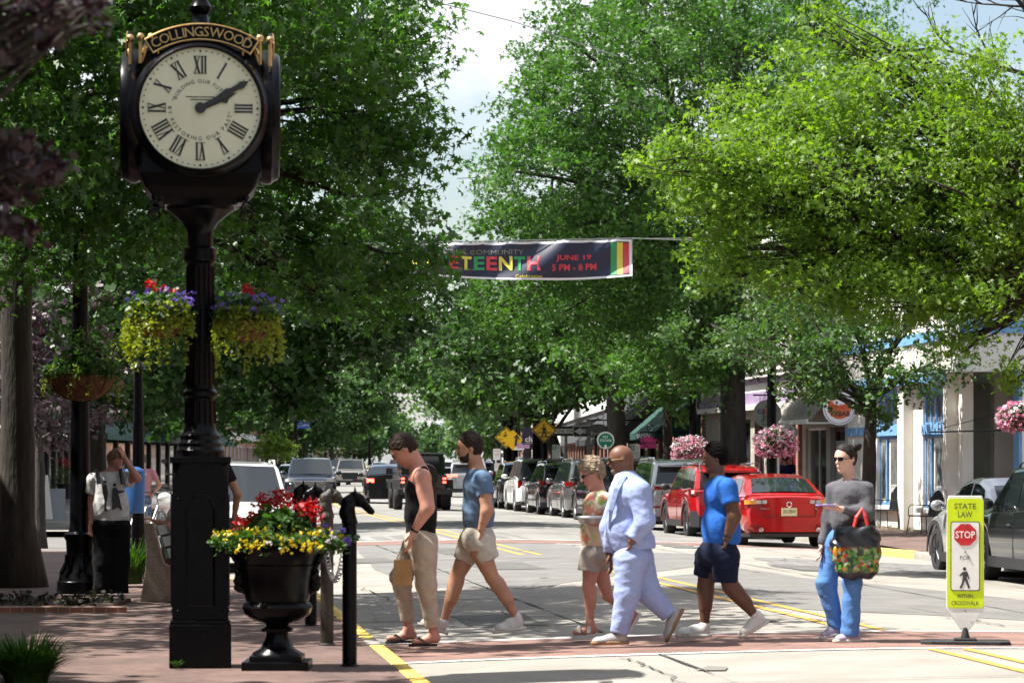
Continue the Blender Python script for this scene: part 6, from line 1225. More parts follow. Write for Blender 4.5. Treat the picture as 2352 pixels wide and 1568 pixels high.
# ------------------------------------------------------- horse head posts
def horse_post(u, v, D, lab, worn=False):
    t = thing('hitching_post', lab, 'post', tuple(P(u, v, D)), 0, 'horse head hitching posts'); M_ = mat('worn bronze iron', (.008, .007, .006), .5, col2=(.045, .034, .025), vscale=18, bump=.5) if worn else M_iron
    b = MB(); b.lathe([(.075, -.02), (.075, .01), (.058, .02), (.056, 1.10), (.063, 1.105), (.063, 1.13), (.056, 1.14), (.054, 1.16)], 20); b.build('pole', M_, t, True, auto=35)
    h = SDF(); h.cap((0, 0, 1.13), (-.020, 0, 1.19), .058, .060, .02, ax=(0, 1, 0), sq=.8); h.cap((-.020, 0, 1.19), (-.008, 0, 1.27), .058, .052, .02, ax=(0, 1, 0), sq=.75); h.cap((-.008, 0, 1.27), (.040, 0, 1.318), .052, .040, .02, ax=(0, 1, 0), sq=.75)
    h.ell((.070, 0, 1.300), (.050, .036, .042), None, .015); h.cap((.075, 0, 1.305), (.165, 0, 1.212), .036, .021, .012); h.ell((.172, 0, 1.200), (.024, .022, .024), None, .008); h.ell((.075, 0, 1.268), (.040, .030, .034), None, .012); h.cap((.09, 0, 1.262), (.150, 0, 1.195), .022, .013, .01)
    for s in (-1, 1): h.cap((.045, s * .022, 1.335), (.040, s * .026, 1.392), .015, .004, .004); h.ell((.115, s * .028, 1.29), (.010, .006, .008), None, .003)
    for i in range(6): a = i / 5; h.ell((-.055 + a * .07, 0, 1.19 + a * .14), (.016, .010, .022), None, .008)
    sdf_obj('horse_head', h, t, M_, .006); r_ = MB(); r_.torus((.15, 0, 1.215), .018, .003, Matrix.Rotation(R(90), 3, 'X'), 12, 5); r_.build('ring', M_gold, t); return t
horse_post(803, 1529, 23.7, 'nearest black horse head hitching post beside the urn, nose to the right')
horse_post(751, 1481, 26.4, 'second horse head post with worn brown bronze patches', True)
horse_post(714, 1437, 29.5, 'third horse head post, black, seen above the red geraniums')
horse_post(688, 1398, 33.0, 'farthest horse head post, black, in front of the dark parked car')
a, c = P(748, 1250, 26.3), P(790, 1262, 23.8); ch = MB(); N = 26
for i in range(N):
    s = i / (N - 1); p = a.lerp(c, s) + Vector((0, 0, -.30 * 4 * s * (1 - s) * .9)); ch.torus(p, .020, .0055, Matrix.Rotation(R(90 * (i % 2)), 3, 'Y') @ Matrix.Rotation(R(80), 3, 'X'), 10, 5)
setp(ch.build('chain', mat('galvanised chain', (.25, .25, .25), .35, metal=.9), None, True), 'steel chain hanging between the two nearest horse head posts', 'chain')
# ------------------------------------------------------- lamp posts
def lamp_post(u, v, D, lab, H=5.6, r=.1, base=True, z=None, arm=None, lan=True):
    t = thing('lamp_post', lab, 'lamp post', tuple(P(u, v, D)), 0, 'black lamp posts')
    pf = ([(r * 2.35, 0), (r * 2.35, .14), (r * 2.2, .16), (r * 2.1, .22), (r * 1.7, .27), (r * 1.35, .42), (r * 1.45, .62), (r * 1.65, .66), (r * 1.65, .70), (r * 1.2, .73)] if base else [(r * 1.4, 0), (r * 1.4, .1)]) + [(r * 1.05, .8), (r, 1.7), (r * .95, 2.2), (r * .85, H * .7), (r * .7, H)]
    MB().lathe(pf, 24).build('pole', M_iron, t, True, auto=35)
    l = MB(); l.lathe([(r, H), (r * 1.2, H + .03), (r * .6, H + .1), (.01, H + .14)] if not lan else [(r, H), (r * 1.6, H + .06), (r * 2.0, H + .12), (r * 2.2, H + .5), (r * 1.2, H + .62), (r * .4, H + .75), (.01, H + .82)], 16); l.build('lantern' if lan else 'post_cap', mat('lantern glass', (.55, .55, .52), .3) if lan else M_iron, t, True)
    if base:
        f = MB()
        for i in range(12): a_ = 2 * math.pi * i / 12; f.tube([(math.cos(a_) * r * 2.05, math.sin(a_) * r * 2.05, .23), (math.cos(a_) * r * 1.5, math.sin(a_) * r * 1.5, .36), (math.cos(a_) * r * 1.4, math.sin(a_) * r * 1.4, .46)], r * .16, 5)
        f.build('base_flutes', M_iron, t, True)
    return t
lamp_post(184, 1362, 36.0, 'thick glossy black lamp post with a fluted base in the shaded planting bed', 4.25, .115, lan=False)
lamp_post(318, 1300, 46.5, 'slimmer dark lamp post behind the person with the backpack', 3.0, .09, False, lan=False)
lamp_post(679, 1071, 230, 'distant lamp post carrying the blue town banner', 6.5, .16, False)
lamp_post(849, 1068, 290, 'far white lantern lamp post at the end of the left kerb', 3.6, .14, False)
lamp_post(1773, 1235, 69, 'slate lamp post in front of the candy shop with a pink flower basket', 6.2, .12, False)
lamp_post(1592, 1205, 84.5, 'black lamp post behind the silver car with a pink flower basket', 5.4, .12, False)
for u, D, lb in ((1233, 113, 'left'), (1248, 116, 'right')): lamp_post(u, 1172, D, '%s one of the twin black poles behind the first yellow crossing sign' % lb, 4.6, .17, False)
def petunia(u, v, D, r, lab, seed):
    t = thing('petunia_basket', lab, 'flower basket', tuple(P(u, v, D)), 0, 'pink petunia baskets'); rng = np.random.default_rng(seed)
    C = rng.normal(0, 1, (700, 3)); C /= np.linalg.norm(C, axis=1)[:, None]; C *= rng.uniform(.72, 1.05, 700)[:, None] * (r, r, r * .78); C[:, 2] = np.where(C[:, 2] < -.55 * r, -.55 * r * rng.uniform(.7, 1.1, 700), C[:, 2])
    bunch('foliage', t, C * .88, 4, r * .08, .05, RHOMB, LM_fol, seed); m = (C[:, 2] + rng.normal(0, .3 * r, 700) - C[:, 0] * .3) > .05 * r
    bunch('pink_flowers', t, C[~m], 3, r * .05, .055, HEX, LM_pk, seed + 1); bunch('white_flowers', t, C[m][::2], 3, r * .05, .055, HEX, LM_wf, seed + 2); bunch('pale_pink_flowers', t, C[m][1::2], 3, r * .05, .055, HEX, LM_pk, seed + 3)
    MB().lathe([(.02, -r * .6), (r * .4, -r * .55), (r * .5, -r * .2)], 16).build('pot', M_black, t); return t
petunia(1782, 1018, 68.6, .50, 'round pink and white petunia basket in front of the candy shop', 51); petunia(1585, 1034, 84, .52, 'pink petunia basket with red sprays above the silver car', 54)
petunia(2338, 960, 50, .34, 'bright pink petunia basket cut off by the right picture edge', 57)
lamp_post(2440, 1300, 50, 'lamp post out of frame right that holds the pink basket', 5, .1, False)
# ------------------------------------------------------- bench
t = thing('bench', 'concrete ended bench with grey slats behind the clock pedestal', 'bench', tuple(P(360, 1381, 34.5)), 0); s_ = 34.5 / 7000 / 2.666
for dy in (0, 1.5):
    pts = [((x - 960) * s_, (1068 - y) * s_) for x, y in ((890, 600), (905, 588), (945, 588), (975, 700), (1010, 830), (1045, 850), (1230, 850), (1240, 900), (1150, 940), (1110, 1000), (1130, 1060), (1000, 1060), (940, 1068), (865, 1068), (895, 900), (905, 760))]
    MB().prism(pts, FR(0, 0, dy), .13).build('end_support', mat('exposed aggregate', (.22, .17, .12), .9, col2=(.34, .27, .20), vscale=30, bump=.6, bscale=60), t, bevel=.01)
for i in range(3): MB().box((.0 + i * .055, .69, .80 - i * .13), (.04, 1.36, .11), rot=Matrix.Rotation(R(-16), 3, 'Y')).build('back_slat', mat('grey green slat', (.20, .23, .21), .6, var=.2), t)
for i in range(3): MB().box((.24 + i * .13, .69, .43), (.11, 1.36, .045)).build('seat_slat', mat('grey green slat', (.20, .23, .21), .6, var=.2), t)
g = Fig('seated person on the bench, mostly hidden behind the clock pedestal', 35.6, 0, 1250, 2.09, root=(1180, 1040), fwd=(1, 0, 0), h=.012); J, r = g.J, g.r
B = SDF(); g.head(B, J(1150, 330), r(46), (1, 0, -.2), (0, 0, 1), J(1120, 430), .5); B.ell(J(1110, 540), (r(58), .16, r(100)), None, .05); B.ell(J(1120, 700), (r(66), .17, r(80)), None, .05)
B.chain([J(1115, 440), J(1100, 470, -.18), J(1030, 600, -.2), J(965, 580, -.15)], [r(30), r(32), r(25), r(17)]); g.hand(B, J(965, 580, -.15), (-.8, 0, .3), (0, 0, -1), 1, .5); B.chain([J(1115, 440), J(1110, 470, .18), J(1180, 620, .2), J(1260, 640, .15)], [r(30), r(32), r(25), r(17)]); g.hand(B, J(1260, 640, .15), (1, 0, 0), (0, 0, -1), 1, .5)
for dy in (-.1, .1): B.chain([J(1130, 760, dy), J(1290, 770, dy), J(1300, 1000, dy), J(1350, 1030, dy)], [r(56), r(42), r(24), r(22)])
sdf_obj('body', B, g.t, SK_pink, .011); g.hair(HB2, 1.1, .4, -.1, -.8, .006); T = SDF(); T.ell(J(1110, 545), (r(72), .19, r(115)), None, .04); T.ell(J(1120, 680), (r(76), .18, r(80)), None, .04); T.cap(J(1105, 465, -.17), J(1060, 540, -.19), r(40), r(38), .03); T.cap(J(1110, 465, .17), J(1150, 560, .19), r(40), r(38), .03); sdf_obj('t_shirt', T, g.t, M_whsh, .011)
p = SDF()
for dy in (-.1, .1): p.cap(J(1130, 750, dy), J(1280, 765, dy), r(64), r(50), .04)
sdf_obj('shorts', p, g.t, DEN, .011)
# ------------------------------------------------------- stop for pedestrians sign
D = 26.8; k = D / 7000; t = thing('crosswalk_sign', 'fluorescent yellow green STATE LAW STOP sign on a black rubber base in the road', 'sign', tuple(P(2217, 1484, D)), R(-7)); Zs = lambda v: (1484 - v) * k
p = [(-.16, Zs(1150)), (-.145, Zs(1138)), (.145, Zs(1138)), (.16, Zs(1150)), (.165, Zs(1398)), (.02, Zs(1452)), (-.02, Zs(1452)), (-.165, Zs(1398))]
MB().prism(p, FR(0, 0, .012), .014).build('panel', mat('white plastic panel', (.72, .72, .70), .5, var=.08, vscale=6), t, bevel=.004)
zc = (Zs(1143) + Zs(1397)) / 2; hh = Zs(1143) - Zs(1397); MB().prism(rrect(.315, hh - .01, .03, 5, (0, zc)), FR(0, 0, -.003), .003).build('yellow_green_sheet', mat('fluorescent yellow green', (.58, .74, .0), .5, var=.05, vscale=5), t)
zi = (Zs(1197) + Zs(1356)) / 2; hi = Zs(1197) - Zs(1356); MB().prism(rrect(.255, hi, .02, 5, (0, zi)), FR(0, 0, -.007), .003).build('border', M_ink, t); MB().prism(rrect(.240, hi - .015, .016, 5, (0, zi)), FR(0, 0, -.0105), .003).build('white_field', mat('white sheeting', (.74, .74, .72), .5, var=.05), t)
oc = [(.103 * math.cos(R(22.5 + 45 * i)), .103 * math.sin(R(22.5 + 45 * i)) + Zs(1227)) for i in range(8)]; MB().prism(oc, FR(0, 0, -.014), .003).build('stop_octagon', mat('stop red', (.52, .012, .02), .5), t)
tx = MB(); tx.text('STOP', 1, FR(0, Zs(1227), -.0175), fit=(.17, .062), off=.01); tx.build('stop_lettering', M_wtxt, t)
tx = MB(); tx.text('STATE', 1, FR(0, Zs(1162), -.0068), fit=(.19, .05), off=.006); tx.text('LAW', 1, FR(0, Zs(1181), -.0068), fit=(.125, .05), off=.006); tx.text('FOR', 1, FR(0, Zs(1280), -.0142), fit=(.09, .036), off=.004); tx.text('WITHIN', 1, FR(0, Zs(1368), -.0068), fit=(.135, .036), off=.006); tx.text('CROSSWALK', 1, FR(0, Zs(1384), -.0068), fit=(.24, .036), off=.006)
tx.build('black_lettering', M_ink, t)
def walkman(mb, M, s, arms=True):
    for pl in ([(-.09, .18), (.07, .19), (.12, .10), (.17, -.12), (.12, -.13), (.08, .02), (.06, -.08), (.14, -.30), (.20, -.5), (.12, -.52), (.04, -.30), (-.02, -.18), (-.06, -.32), (-.16, -.52), (-.24, -.50), (-.14, -.28), (-.10, -.05), (-.12, .06), (-.22, -.02), (-.25, .03), (-.14, .14)],): mb.prism([(x * s, y * s) for x, y in pl], M, .002)
    mb.prism([(x * s * .85 - .03 * s, y * s * .85 + .30 * s) for x, y in circ(.085, 16)], M, .002)
wm = MB(); walkman(wm, FR(0, Zs(1322) + .0, -.0142), .21); wm.build('walking_figure', M_ink, t)
b = MB(); b.prism([(-.39, -.14), (-.30, -.2), (.30, -.2), (.39, -.14), (.39, .14), (.30, .2), (-.30, .2), (-.39, .14)], Matrix.Translation((0, 0, 0)), .055); b.prism([(-.10, -.08), (.10, -.08), (.10, .08), (-.10, .08)], Matrix.Translation((0, 0, .0552)), .02); b.tube([(0, 0, .07), (0, .005, Zs(1440))], [.045, .02], 8)
b.build('rubber_base', mat('black rubber base', (.02, .02, .022), .8, var=.4, vscale=20, bump=.5), t, bevel=.01)
for z_ in (Zs(1204), Zs(1266), Zs(1402)): MB().cyl((0, -.012, z_), (0, -.026, z_), .008, .008, 10).build('bolt', M_grey, t)
# ------------------------------------------------------- road and parking signs
def post(par, H, r=.03, m=None): MB().cyl((0, 0, 0), (0, 0, H), r, r, 8).build('pole', m or M_grey, par)
def sign(name, label, u, vtop, D, shape, colr, zb=-.07, pole=True, th=.01, rz=0, group=None, polem=None, pr=.035):
    base = P(u, 1056 + (1.6 - zb) * 7000 / D, D); t = thing(name, label, 'sign', tuple(base), rz, group); H = 1.6 - (vtop - 1056) * D / 7000 - zb
    if pole: post(t, H, pr, polem)
    pl = MB(); pl.prism(shape, FR(0, H, -.04), th); pl.build('plate', mat(*colr) if isinstance(colr, tuple) else colr, t); return t, H
M_ysign = mat('yellow warning sheeting', (.72, .44, .0), .5, var=.06); M_gsign = mat('green sign sheeting', (.0, .16, .10), .5)
def diamond(u, v, D, half, label, inner=True, person=True):
    hs = W(half, D); t, H = sign('warning_sign', label, u, v, D, [(0, -hs), (hs, 0), (0, hs), (-hs, 0)], M_ysign, group='yellow crossing signs', polem=M_iron, pr=.05); m = MB(); q = .90 * hs
    ring = [(0, -q), (q, 0), (0, q), (-q, 0)]
    for i in range(4): x0, y0 = ring[i]; x1, y1 = ring[(i + 1) % 4]; stroke(m, FR(0, H, -.052 - .0005 * i), x0, y0, x1, y1, .035)
    walkman(m, FR(0, H + .05 * hs, -.052), hs * 1.15); stroke(m, FR(0, H, -.054), -q * .62, -.18 * hs, q * .62, -.18 * hs, .035); stroke(m, FR(0, H, -.0545), -q * .36, -.5 * hs, q * .36, -.5 * hs, .035); m.build('symbol', M_ink, t)
diamond(1250, 988, 102.5, 29, 'nearest yellow diamond crossing sign with a walking figure, by the forked tree'); diamond(1162, 1004, 128, 26, 'left of the two farther yellow diamond signs, behind the signal pole')
hs = W(24, 127); t, H = sign('warning_sign', 'right of the two farther yellow diamond signs, showing an arrow', 1178, 1010, 127, [(0, -hs), (hs, 0), (0, hs), (-hs, 0)], M_ysign, group='yellow crossing signs', polem=M_iron); m = MB(); m.prism([(.06, -.25), (.16, -.25), (.2, .05), (.3, .03), (.18, .25), (.02, .1), (.1, .08)], FR(0, H, -.052), .002); m.build('symbol', M_ink, t)
# pay station disc
D = 92; r_ = W(20, D); t, H = sign('pay_station_sign', 'round green PAY STATION sign on a thin post', 1391, 1011, D, circ(r_, 32), ('white sheeting', (.74, .74, .72)), pole=False); MB().cyl((-W(22, D), 0, 0), (-W(22, D), 0, H + .18), .03, .03, 8).box((-W(11, D), 0, H), (W(22, D), .03, .03)).build('pole', M_iron, t)
m = MB(); m.prism(circ(r_ * .84, 32), FR(0, H, -.0505), .004); m.build('green_disc', M_gsign, t); m = MB(); m.text('PAY', 1, FR(0, H + r_ * .40, -.056), fit=(r_ * .62, r_ * .30), off=.01); m.text('STATION', 1, FR(0, H + .0, -.056), fit=(r_ * 1.3, r_ * .30), off=.01); m.prism([(-.03, -.1), (.03, -.1), (.03, -.17), (.06, -.17), (0, -.24), (-.06, -.17), (-.03, -.17)], FR(0, H - r_ * .12, -.056), .002); m.build('lettering', M_wtxt, t)
def hour(u, v, D, lb, w=.30, h=.46):
    t, H = sign('parking_sign', lb, u, v, D, rrect(w, h, .03), ('white sheeting', (.74, .74, .72)), group='three hour parking signs', polem=M_grey, pr=.025); m = MB(); m.prism(rrect(w * .42, h * .34, .01, 3, (-w * .25, h * .28)), FR(0, H, -.0505), .003); m.build('green_block', M_gsign, t)
    m = MB(); m.text('3', 1, FR(-w * .25, H + h * .28, -.055), fit=(w * .22, h * .24), off=.01); m.build('numeral', M_wtxt, t); m = MB(); m.text('HOUR', 1, FR(w * .22, H + h * .36, -.05), fit=(w * .38, h * .09)); m.text('PARKING', 1, FR(w * .22, H + h * .22, -.05), fit=(w * .42, h * .09))
    for i, s in enumerate(('PLACE RECEIPT', 'ON DASHBOARD', '8 AM TO 6 PM', 'MON THRU SAT', 'TOW AWAY ZONE')): m.text(s, 1, FR(0, H + h * (.04 - .105 * i), -.05), fit=(w * .78, h * .06))
    m.build('lettering', M_gsign, t)
hour(1458, 1038, 89, 'three hour parking sign against the leaning grey trunk'); hour(1278, 1036, 108, 'three hour parking sign beside the forked tree trunk'); hour(1777, 1066, 69.4, 'three hour parking sign below the candy shop flower basket', .25, .50)
def plain(u, v, D, w, h, lb, txt): t, H = sign('notice_sign', lb, u, v, D, rrect(W(w, D), W(h, D), .02), ('white sheeting', (.74, .74, .72)), group='small white notices'); m = MB(); [m.text(s, 1, FR(0, H + W(h, D) * (.3 - .3 * i), -.05), fit=(W(w, D) * .7, W(h, D) * .13)) for i, s in enumerate(txt)]; m.build('lettering', mat('red lettering', (.55, .02, .03), .5), t)
plain(1141, 1043, 125, 17, 26, 'upper white NO PARKING notice behind the bearded man', ('NO', 'PARKING')); plain(1143, 1072, 123, 15, 18, 'lower white notice under the NO PARKING plate', ('LOADING', 'ZONE')); plain(1192, 1026, 135, 24, 14, 'small white shop notice left of the twin poles', ('GALLERY',)); plain(1605, 1070, 82, 16, 10, 'small NOT sign hidden under the pink petunias', ('NOT',))
t = thing('traffic_signal', 'traffic signal glowing red on a thick black pole behind the bearded man', 'traffic light', tuple(P(1163, 1138, 150)), 0); zf = lambda v: (1138 - v) * 150 / 7000
MB().cyl((0, 0, 0), (0, 0, 3.6), .17, .15, 12).cyl((.35, .1, 0), (.35, .1, 4.8), .23, .19, 12).build('pole', M_iron, t); MB().box((-.02, -.2, zf(982)), (.36, .2, 1.05)).build('housing', M_iron, t, bevel=.03)
for v_, c_, e_ in ((966, (.9, .12, .03), 7), (981, (.15, .10, .01), 0), (995, (.01, .14, .07), 0)):
    MB().lathe([(.13, 0), (.15, .12)], 14).build('visor', M_iron, t).matrix_local = Matrix.Translation((-.02, -.3, zf(v_))) @ Matrix.Rotation(R(90), 4, 'X') @ Matrix.Translation((0, 0, -.05)); MB().ell((-.02, -.31, zf(v_)), (.12, .04, .12), 14, 8).build('lens', mat('signal lens %s' % v_, c_, .3, emit=(1, .16, .04) if e_ else None, es=e_), t, True)
MB().box((.05, -.05, zf(940)), (.45, .03, .5)).build('blue_plate', mat('blue plate', (.03, .12, .35), .5), t)
t = thing('one_way_sign', 'black and white ONE WAY arrow sign pointing left', 'sign', tuple(P(1352, 1174, 101)), 0); H = 1.7 + (1056 - 990) * 101 / 7000; MB().box((0, .01, H / 2), (.14, .05, H)).build('pole', M_grey, t); MB().prism(rrect(.98, .36, .04), FR(-.03, H, -.05), .01).build('plate', M_wtxt, t); MB().prism(rrect(.94, .32, .035), FR(-.03, H, -.061), .004).build('black_field', M_ink, t)
m = MB(); m.prism([(-.46, 0), (-.22, .13), (-.22, .07), (.40, .07), (.40, -.07), (-.22, -.07), (-.22, -.13)], FR(-.03, H, -.067), .002); ar = m.build('arrow', M_wtxt, t); MB().text('ONE WAY', 1, FR(.05, H, -.071), fit=(.5, .10), off=.01).build('lettering', M_ink, t)
t = thing('one_way_sign', 'second ONE WAY sign, mostly behind the forked tree, reading WAY', 'sign', tuple(P(1300, 1170, 106)), 0); H = 1.7 + (1056 - 988) * 106 / 7000; MB().box((0, .01, H / 2), (.1, .05, H)).build('pole', M_grey, t); MB().prism(rrect(.94, .34, .035), FR(0, H, -.055), .004).build('plate', M_ink, t); m = MB(); m.prism([(-.40, .08), (.40, .08), (.40, -.08), (-.40, -.08)], FR(0, H, -.061), .002); m.build('white_field', M_wtxt, t); MB().text('ONE WAY', 1, FR(0, H, -.065), fit=(.7, .11), off=.01).build('lettering', M_ink, t)
# hanging shop signs (blades at right angles to the facade)
def blade(name, label, u, v, D, shape, m, arm=1.3, armz=None, txts=(), th=.04):
    c = P(u, v, D); t = thing(name, label, 'shop sign', tuple(c), 0, None); MB().prism(shape, FR(0, 0, .02), th).build('board', m, t)
    xs = max(p[0] for p in shape); zt = max(p[1] for p in shape)
    if arm: MB().tube([(-xs, 0, zt + .12), (xs + arm, 0, zt + .12)], .022, 6).tube([(-xs * .5, 0, zt + .12), (-xs * .5, 0, zt * .7)], .008, 4).tube([(xs * .5, 0, zt + .12), (xs * .5, 0, zt * .7)], .008, 4).torus((xs * .2, 0, zt + .24), .1, .01, Matrix.Rotation(R(90), 3, 'X'), 16, 4).build('bracket', M_iron, t)
    for (s, x, z, w, h, mm, off) in txts: MB().text(s, 1, FR(x, z, -.025), fit=(w, h), off=off).build('lettering', mm, t)
    return t
col = lambda n, c: mat(n, c, .6)
D = 80; t = blade('candy_sign', 'round grey hanging sign with colourful candy jar lettering', 1762, 950, D, circ(.37, 32), col('sign grey', (.42, .42, .39)), 1.0, txts=[('the', 0, .2, .14, .07, M_ink, 0), ('c', -.21, .07, .10, .12, col('sign blue', (.02, .10, .30)), .02), ('a', -.10, .07, .10, .12, col('sign purple', (.25, .02, .14)), .02), ('n', 0.01, .07, .10, .12, col('sign amber', (.5, .25, .02)), .02), ('dy', .18, .06, .18, .20, M_ink, .01), ('J', -.12, -.10, .10, .24, col('sign teal', (.01, .20, .14)), .02), ('ar', .04, -.10, .18, .12, col('sign orange', (.5, .14, .03)), .02), ('by the shore', .02, -.28, .3, .06, M_ink, 0)])
D = 79; blade('coffee_sign', 'lower oval sign reading food and beverage below the candy sign', 1793, 992, D, circ(.46, 28, ry=.24), col('sign cream', (.48, .46, .42)), 0, txts=[('food', .1, .06, .34, .12, M_ink, .01), ('& beverage', .1, -.08, .42, .10, M_ink, .01)])
D = 74; t = blade('kebab_sign', 'round white sign with orange band reading JERSEY KEBAB', 1928, 938, D, circ(.40, 36), col('sign white', (.74, .74, .78)), 1.0, txts=[('JERSEY', 0, .03, .52, .15, col('sign red', (.55, .05, .03)), .01), ('KEBAB', .02, -.12, .46, .13, M_ink, .02)])
MB().prism(circ(.285, 30), FR(0, .03, -.021), .003).build('orange_disc', col('sign deep orange', (.62, .14, .04)), t); MB().prism(circ(.16, 24, (0, .17), .10), FR(0, 0, -.025), .003).build('white_swirl', col('sign white', (.74, .74, .78)), t); MB().torus((0, -.022, 0), .36, .006, Matrix.Rotation(R(90), 3, 'X'), 40, 4).build('rim', M_ink, t)
for o_ in [q for q in bpy.data.objects if q.parent == t and q.name.startswith('lettering')]: o_.location.y = -.008
t = blade('dress_shop_sign', 'hot pink ribbon shaped dress shop sign', 1490, 1016, 87, [(-.26, .1), (-.14, .1), (-.14, .17), (.12, .17), (.12, .1), (.26, .1), (.2, -.02), (.26, -.16), (-.26, -.16), (-.2, -.03)], col('hot pink', (.62, .03, .24)), .9, txts=[('THE', 0, .12, .14, .05, M_ink, 0), ('darlene\'s', 0, .01, .38, .13, M_ink, .01), ('DRESS SHOP', 0, -.11, .4, .04, M_ink, 0)])
blade('club_sign', 'dark purple hanging sign reading club', 1222, 1001, 120, rrect(.78, .66, .02), col('deep purple', (.03, .02, .06)), 1.0, txts=[('club', 0, -.12, .55, .22, M_wtxt, .02), ('VINTAGE', 0, -.28, .6, .04, M_wtxt, 0)])
blade('lilac_sign', 'small lilac sign below the purple club sign', 1202, 1023, 122, rrect(.5, .22, .01), col('lilac', (.5, .3, .52)), 0)
blade('oval_sign', 'grey oval hanging sign with a palm sketch behind the pay station sign', 1373, 990, 96, circ(.37, 30, ry=.23), col('charcoal', (.05, .053, .05)), 1.1, txts=[('Pacific', 0, -.08, .42, .13, M_greyst, 0)])
# ------------------------------------------------------- street banner
t = thing('street_banner', 'dark blue street banner reading NETEENTH, June 19, strung above the road', 'banner', tuple(P(1205, 600, 68)), 0); k = 68 / 7000; bx = lambda u: (u - 1205) * k; bz_ = lambda v: (600 - v) * k
def bsurf(u, v):   # u 0..1, v 0..1 top to bottom : sagging cloth with scallops and billow
    U_ = 860 + 592 * u; top = 560 - 12 * u + 4 * abs(math.sin(u * 30)) ** .5 * (1 - .5 * u); bot = 622 + 24 * math.sin(min(1, u * 1.0) * math.pi * .78) - 2 - 1 * u
    V_ = top + (bot - top) * v; y = .10 * math.sin(u * 14 + v * 3) * (.3 + v) + .07 * math.sin(u * 31 + v * 5) * (1 - v); return Vector((bx(U_), y, bz_(V_)))
def bmesh_area(name, u0, u1, v0, v1, m, off, nu=90, nv=14):
    V = []; F = []
    for j in range(nv + 1):
        for i in range(nu + 1): p = bsurf(u0 + (u1 - u0) * i / nu, v0 + (v1 - v0) * j / nv); V.append((p.x, p.y - off, p.z))
    for j in range(nv):
        for i in range(nu): a = j * (nu + 1) + i; F.append((a, a + nu + 1, a + nu + 2, a + 1))
    return link_mesh(name, np_mesh(name, V, F), t, m, True)
M_ban = lambda n, c: mat(n, c, .45, spec=.4)
bmesh_area('white_border', 0, 1, 0, 1, M_ban('banner white', (.72, .72, .75)), 0, 120); bmesh_area('navy_field', .012, .988, .06, .945, M_ban('banner navy', (.018, .022, .048)), .006, 120)
for i, (n_, c_) in enumerate((('green', (.03, .28, .10)), ('yellow', (.66, .58, .08)), ('red', (.58, .05, .07)))): bmesh_area(n_ + '_stripe', .917 + i * .024, .940 + i * .024, .075 + .01 * i, .93 - .01 * i, M_ban('banner ' + n_, c_), .012, 6)
def btext(txt, u0, u1, v0, v1, m, off=.008, o=.02):
    vs, fs = text_poly(txt, off); a = np.array(vs); lo = a.min(0); hi = a.max(0); V = []
    for x, y in vs: p = bsurf(u0 + (u1 - u0) * (x - lo[0]) / (hi[0] - lo[0]), v1 + (v0 - v1) * (y - lo[1]) / (hi[1] - lo[1])); V.append((p.x, p.y - o, p.z))
    MB().add(V, fs).build('lettering', m, t)
uu = lambda x: (x - 860) / 592.0; gr, ye, rd_ = M_ban('banner green', (.03, .28, .10)), M_ban('banner yellow', (.66, .58, .08)), M_ban('banner red', (.58, .05, .07))
for c_, a_, b_, m_ in (('U', 872, 898, gr), ('N', 905, 938, rd_), ('E', 945, 968, ye), ('T', 972, 1000, gr), ('E', 1032, 1054, rd_), ('N', 1004, 1027, gr), ('T', 1057, 1083, ye), ('E', 1088, 1113, gr), ('E', 1117, 1142, rd_), ('N', 1146, 1177, ye), ('T', 1180, 1206, gr), ('H', 1211, 1241, rd_)):
    if a_ > 1000: btext(c_, uu(a_), uu(b_), .38, .76, m_, .03)
btext('JUNETE', uu(880), uu(996), .38, .76, ye, .03)
btext('FAMILY IN THE COMMUNITY', uu(935), uu(1203), .20, .33, M_ban('banner grey', (.20, .20, .16)), 0); btext('JUNE 19', uu(1277), uu(1358), .37, .54, rd_, .02); btext('5 PM - 8 PM', uu(1268), uu(1370), .60, .77, rd_, .02); btext('Celebration', uu(1184), uu(1245), .86, .95, ye, 0)
w_ = MB(); w_.tube([Vector((bx(860 + 592 * s) , 0, bz_(559 - 12 * s))) for s in np.linspace(-.3, 1, 12)] + [Vector((bx(1600), 1.5, bz_(541))), Vector((bx(1760), 4, bz_(530)))], .012, 5); w_.tube([Vector((bx(1452), 0, bz_(640))), Vector((bx(1452), 0, bz_(548))), Vector((bx(1600), 1.5, bz_(536)))], .009, 5); w_.build('cable', M_grey, t)
wv = MB(); wv.tube([P(1050, 410, 75), P(1300, 400, 75), P(1600, 365, 75), P(1900, 310, 75)], .012, 5); setp(wv.build('overhead_wire', M_grey), 'thin overhead wire crossing the street above the banner', 'wire')
wv = MB(); wv.tube([P(900, -20, 60), P(1180, 50, 60), P(1420, 130, 60)], .010, 5); setp(wv.build('overhead_wire', M_grey), 'faint overhead wire crossing the open sky gap', 'wire')
t = bpy.data.objects['lamp_post.002']; 
tb = thing('town_banner', 'blue pole banner with a tree emblem and a welcome line', 'banner', tuple(P(698, 957, 229.5)), 0); MB().prism(rrect(.90, 1.72, .01), FR(0, 0, .01), .02).build('cloth', mat('royal blue cloth', (.02, .07, .36), .6), tb)
m = MB(); m.text('WELCOME TO', 1, FR(0, .62, -.02), fit=(.7, .11)); m.text('COLLINGSWOOD', 1, FR(0, -.62, -.02), fit=(.78, .11)); m.build('lettering', M_wtxt, tb); m = MB()
for i in range(9): a_ = R(20 + 17.5 * i); m.tube([(0, -.02, -.2), (.12 * math.cos(a_), -.02, .05 + .05 * math.sin(a_)), (.33 * math.cos(a_), -.02, .1 + .30 * math.sin(a_))], .018, 4)
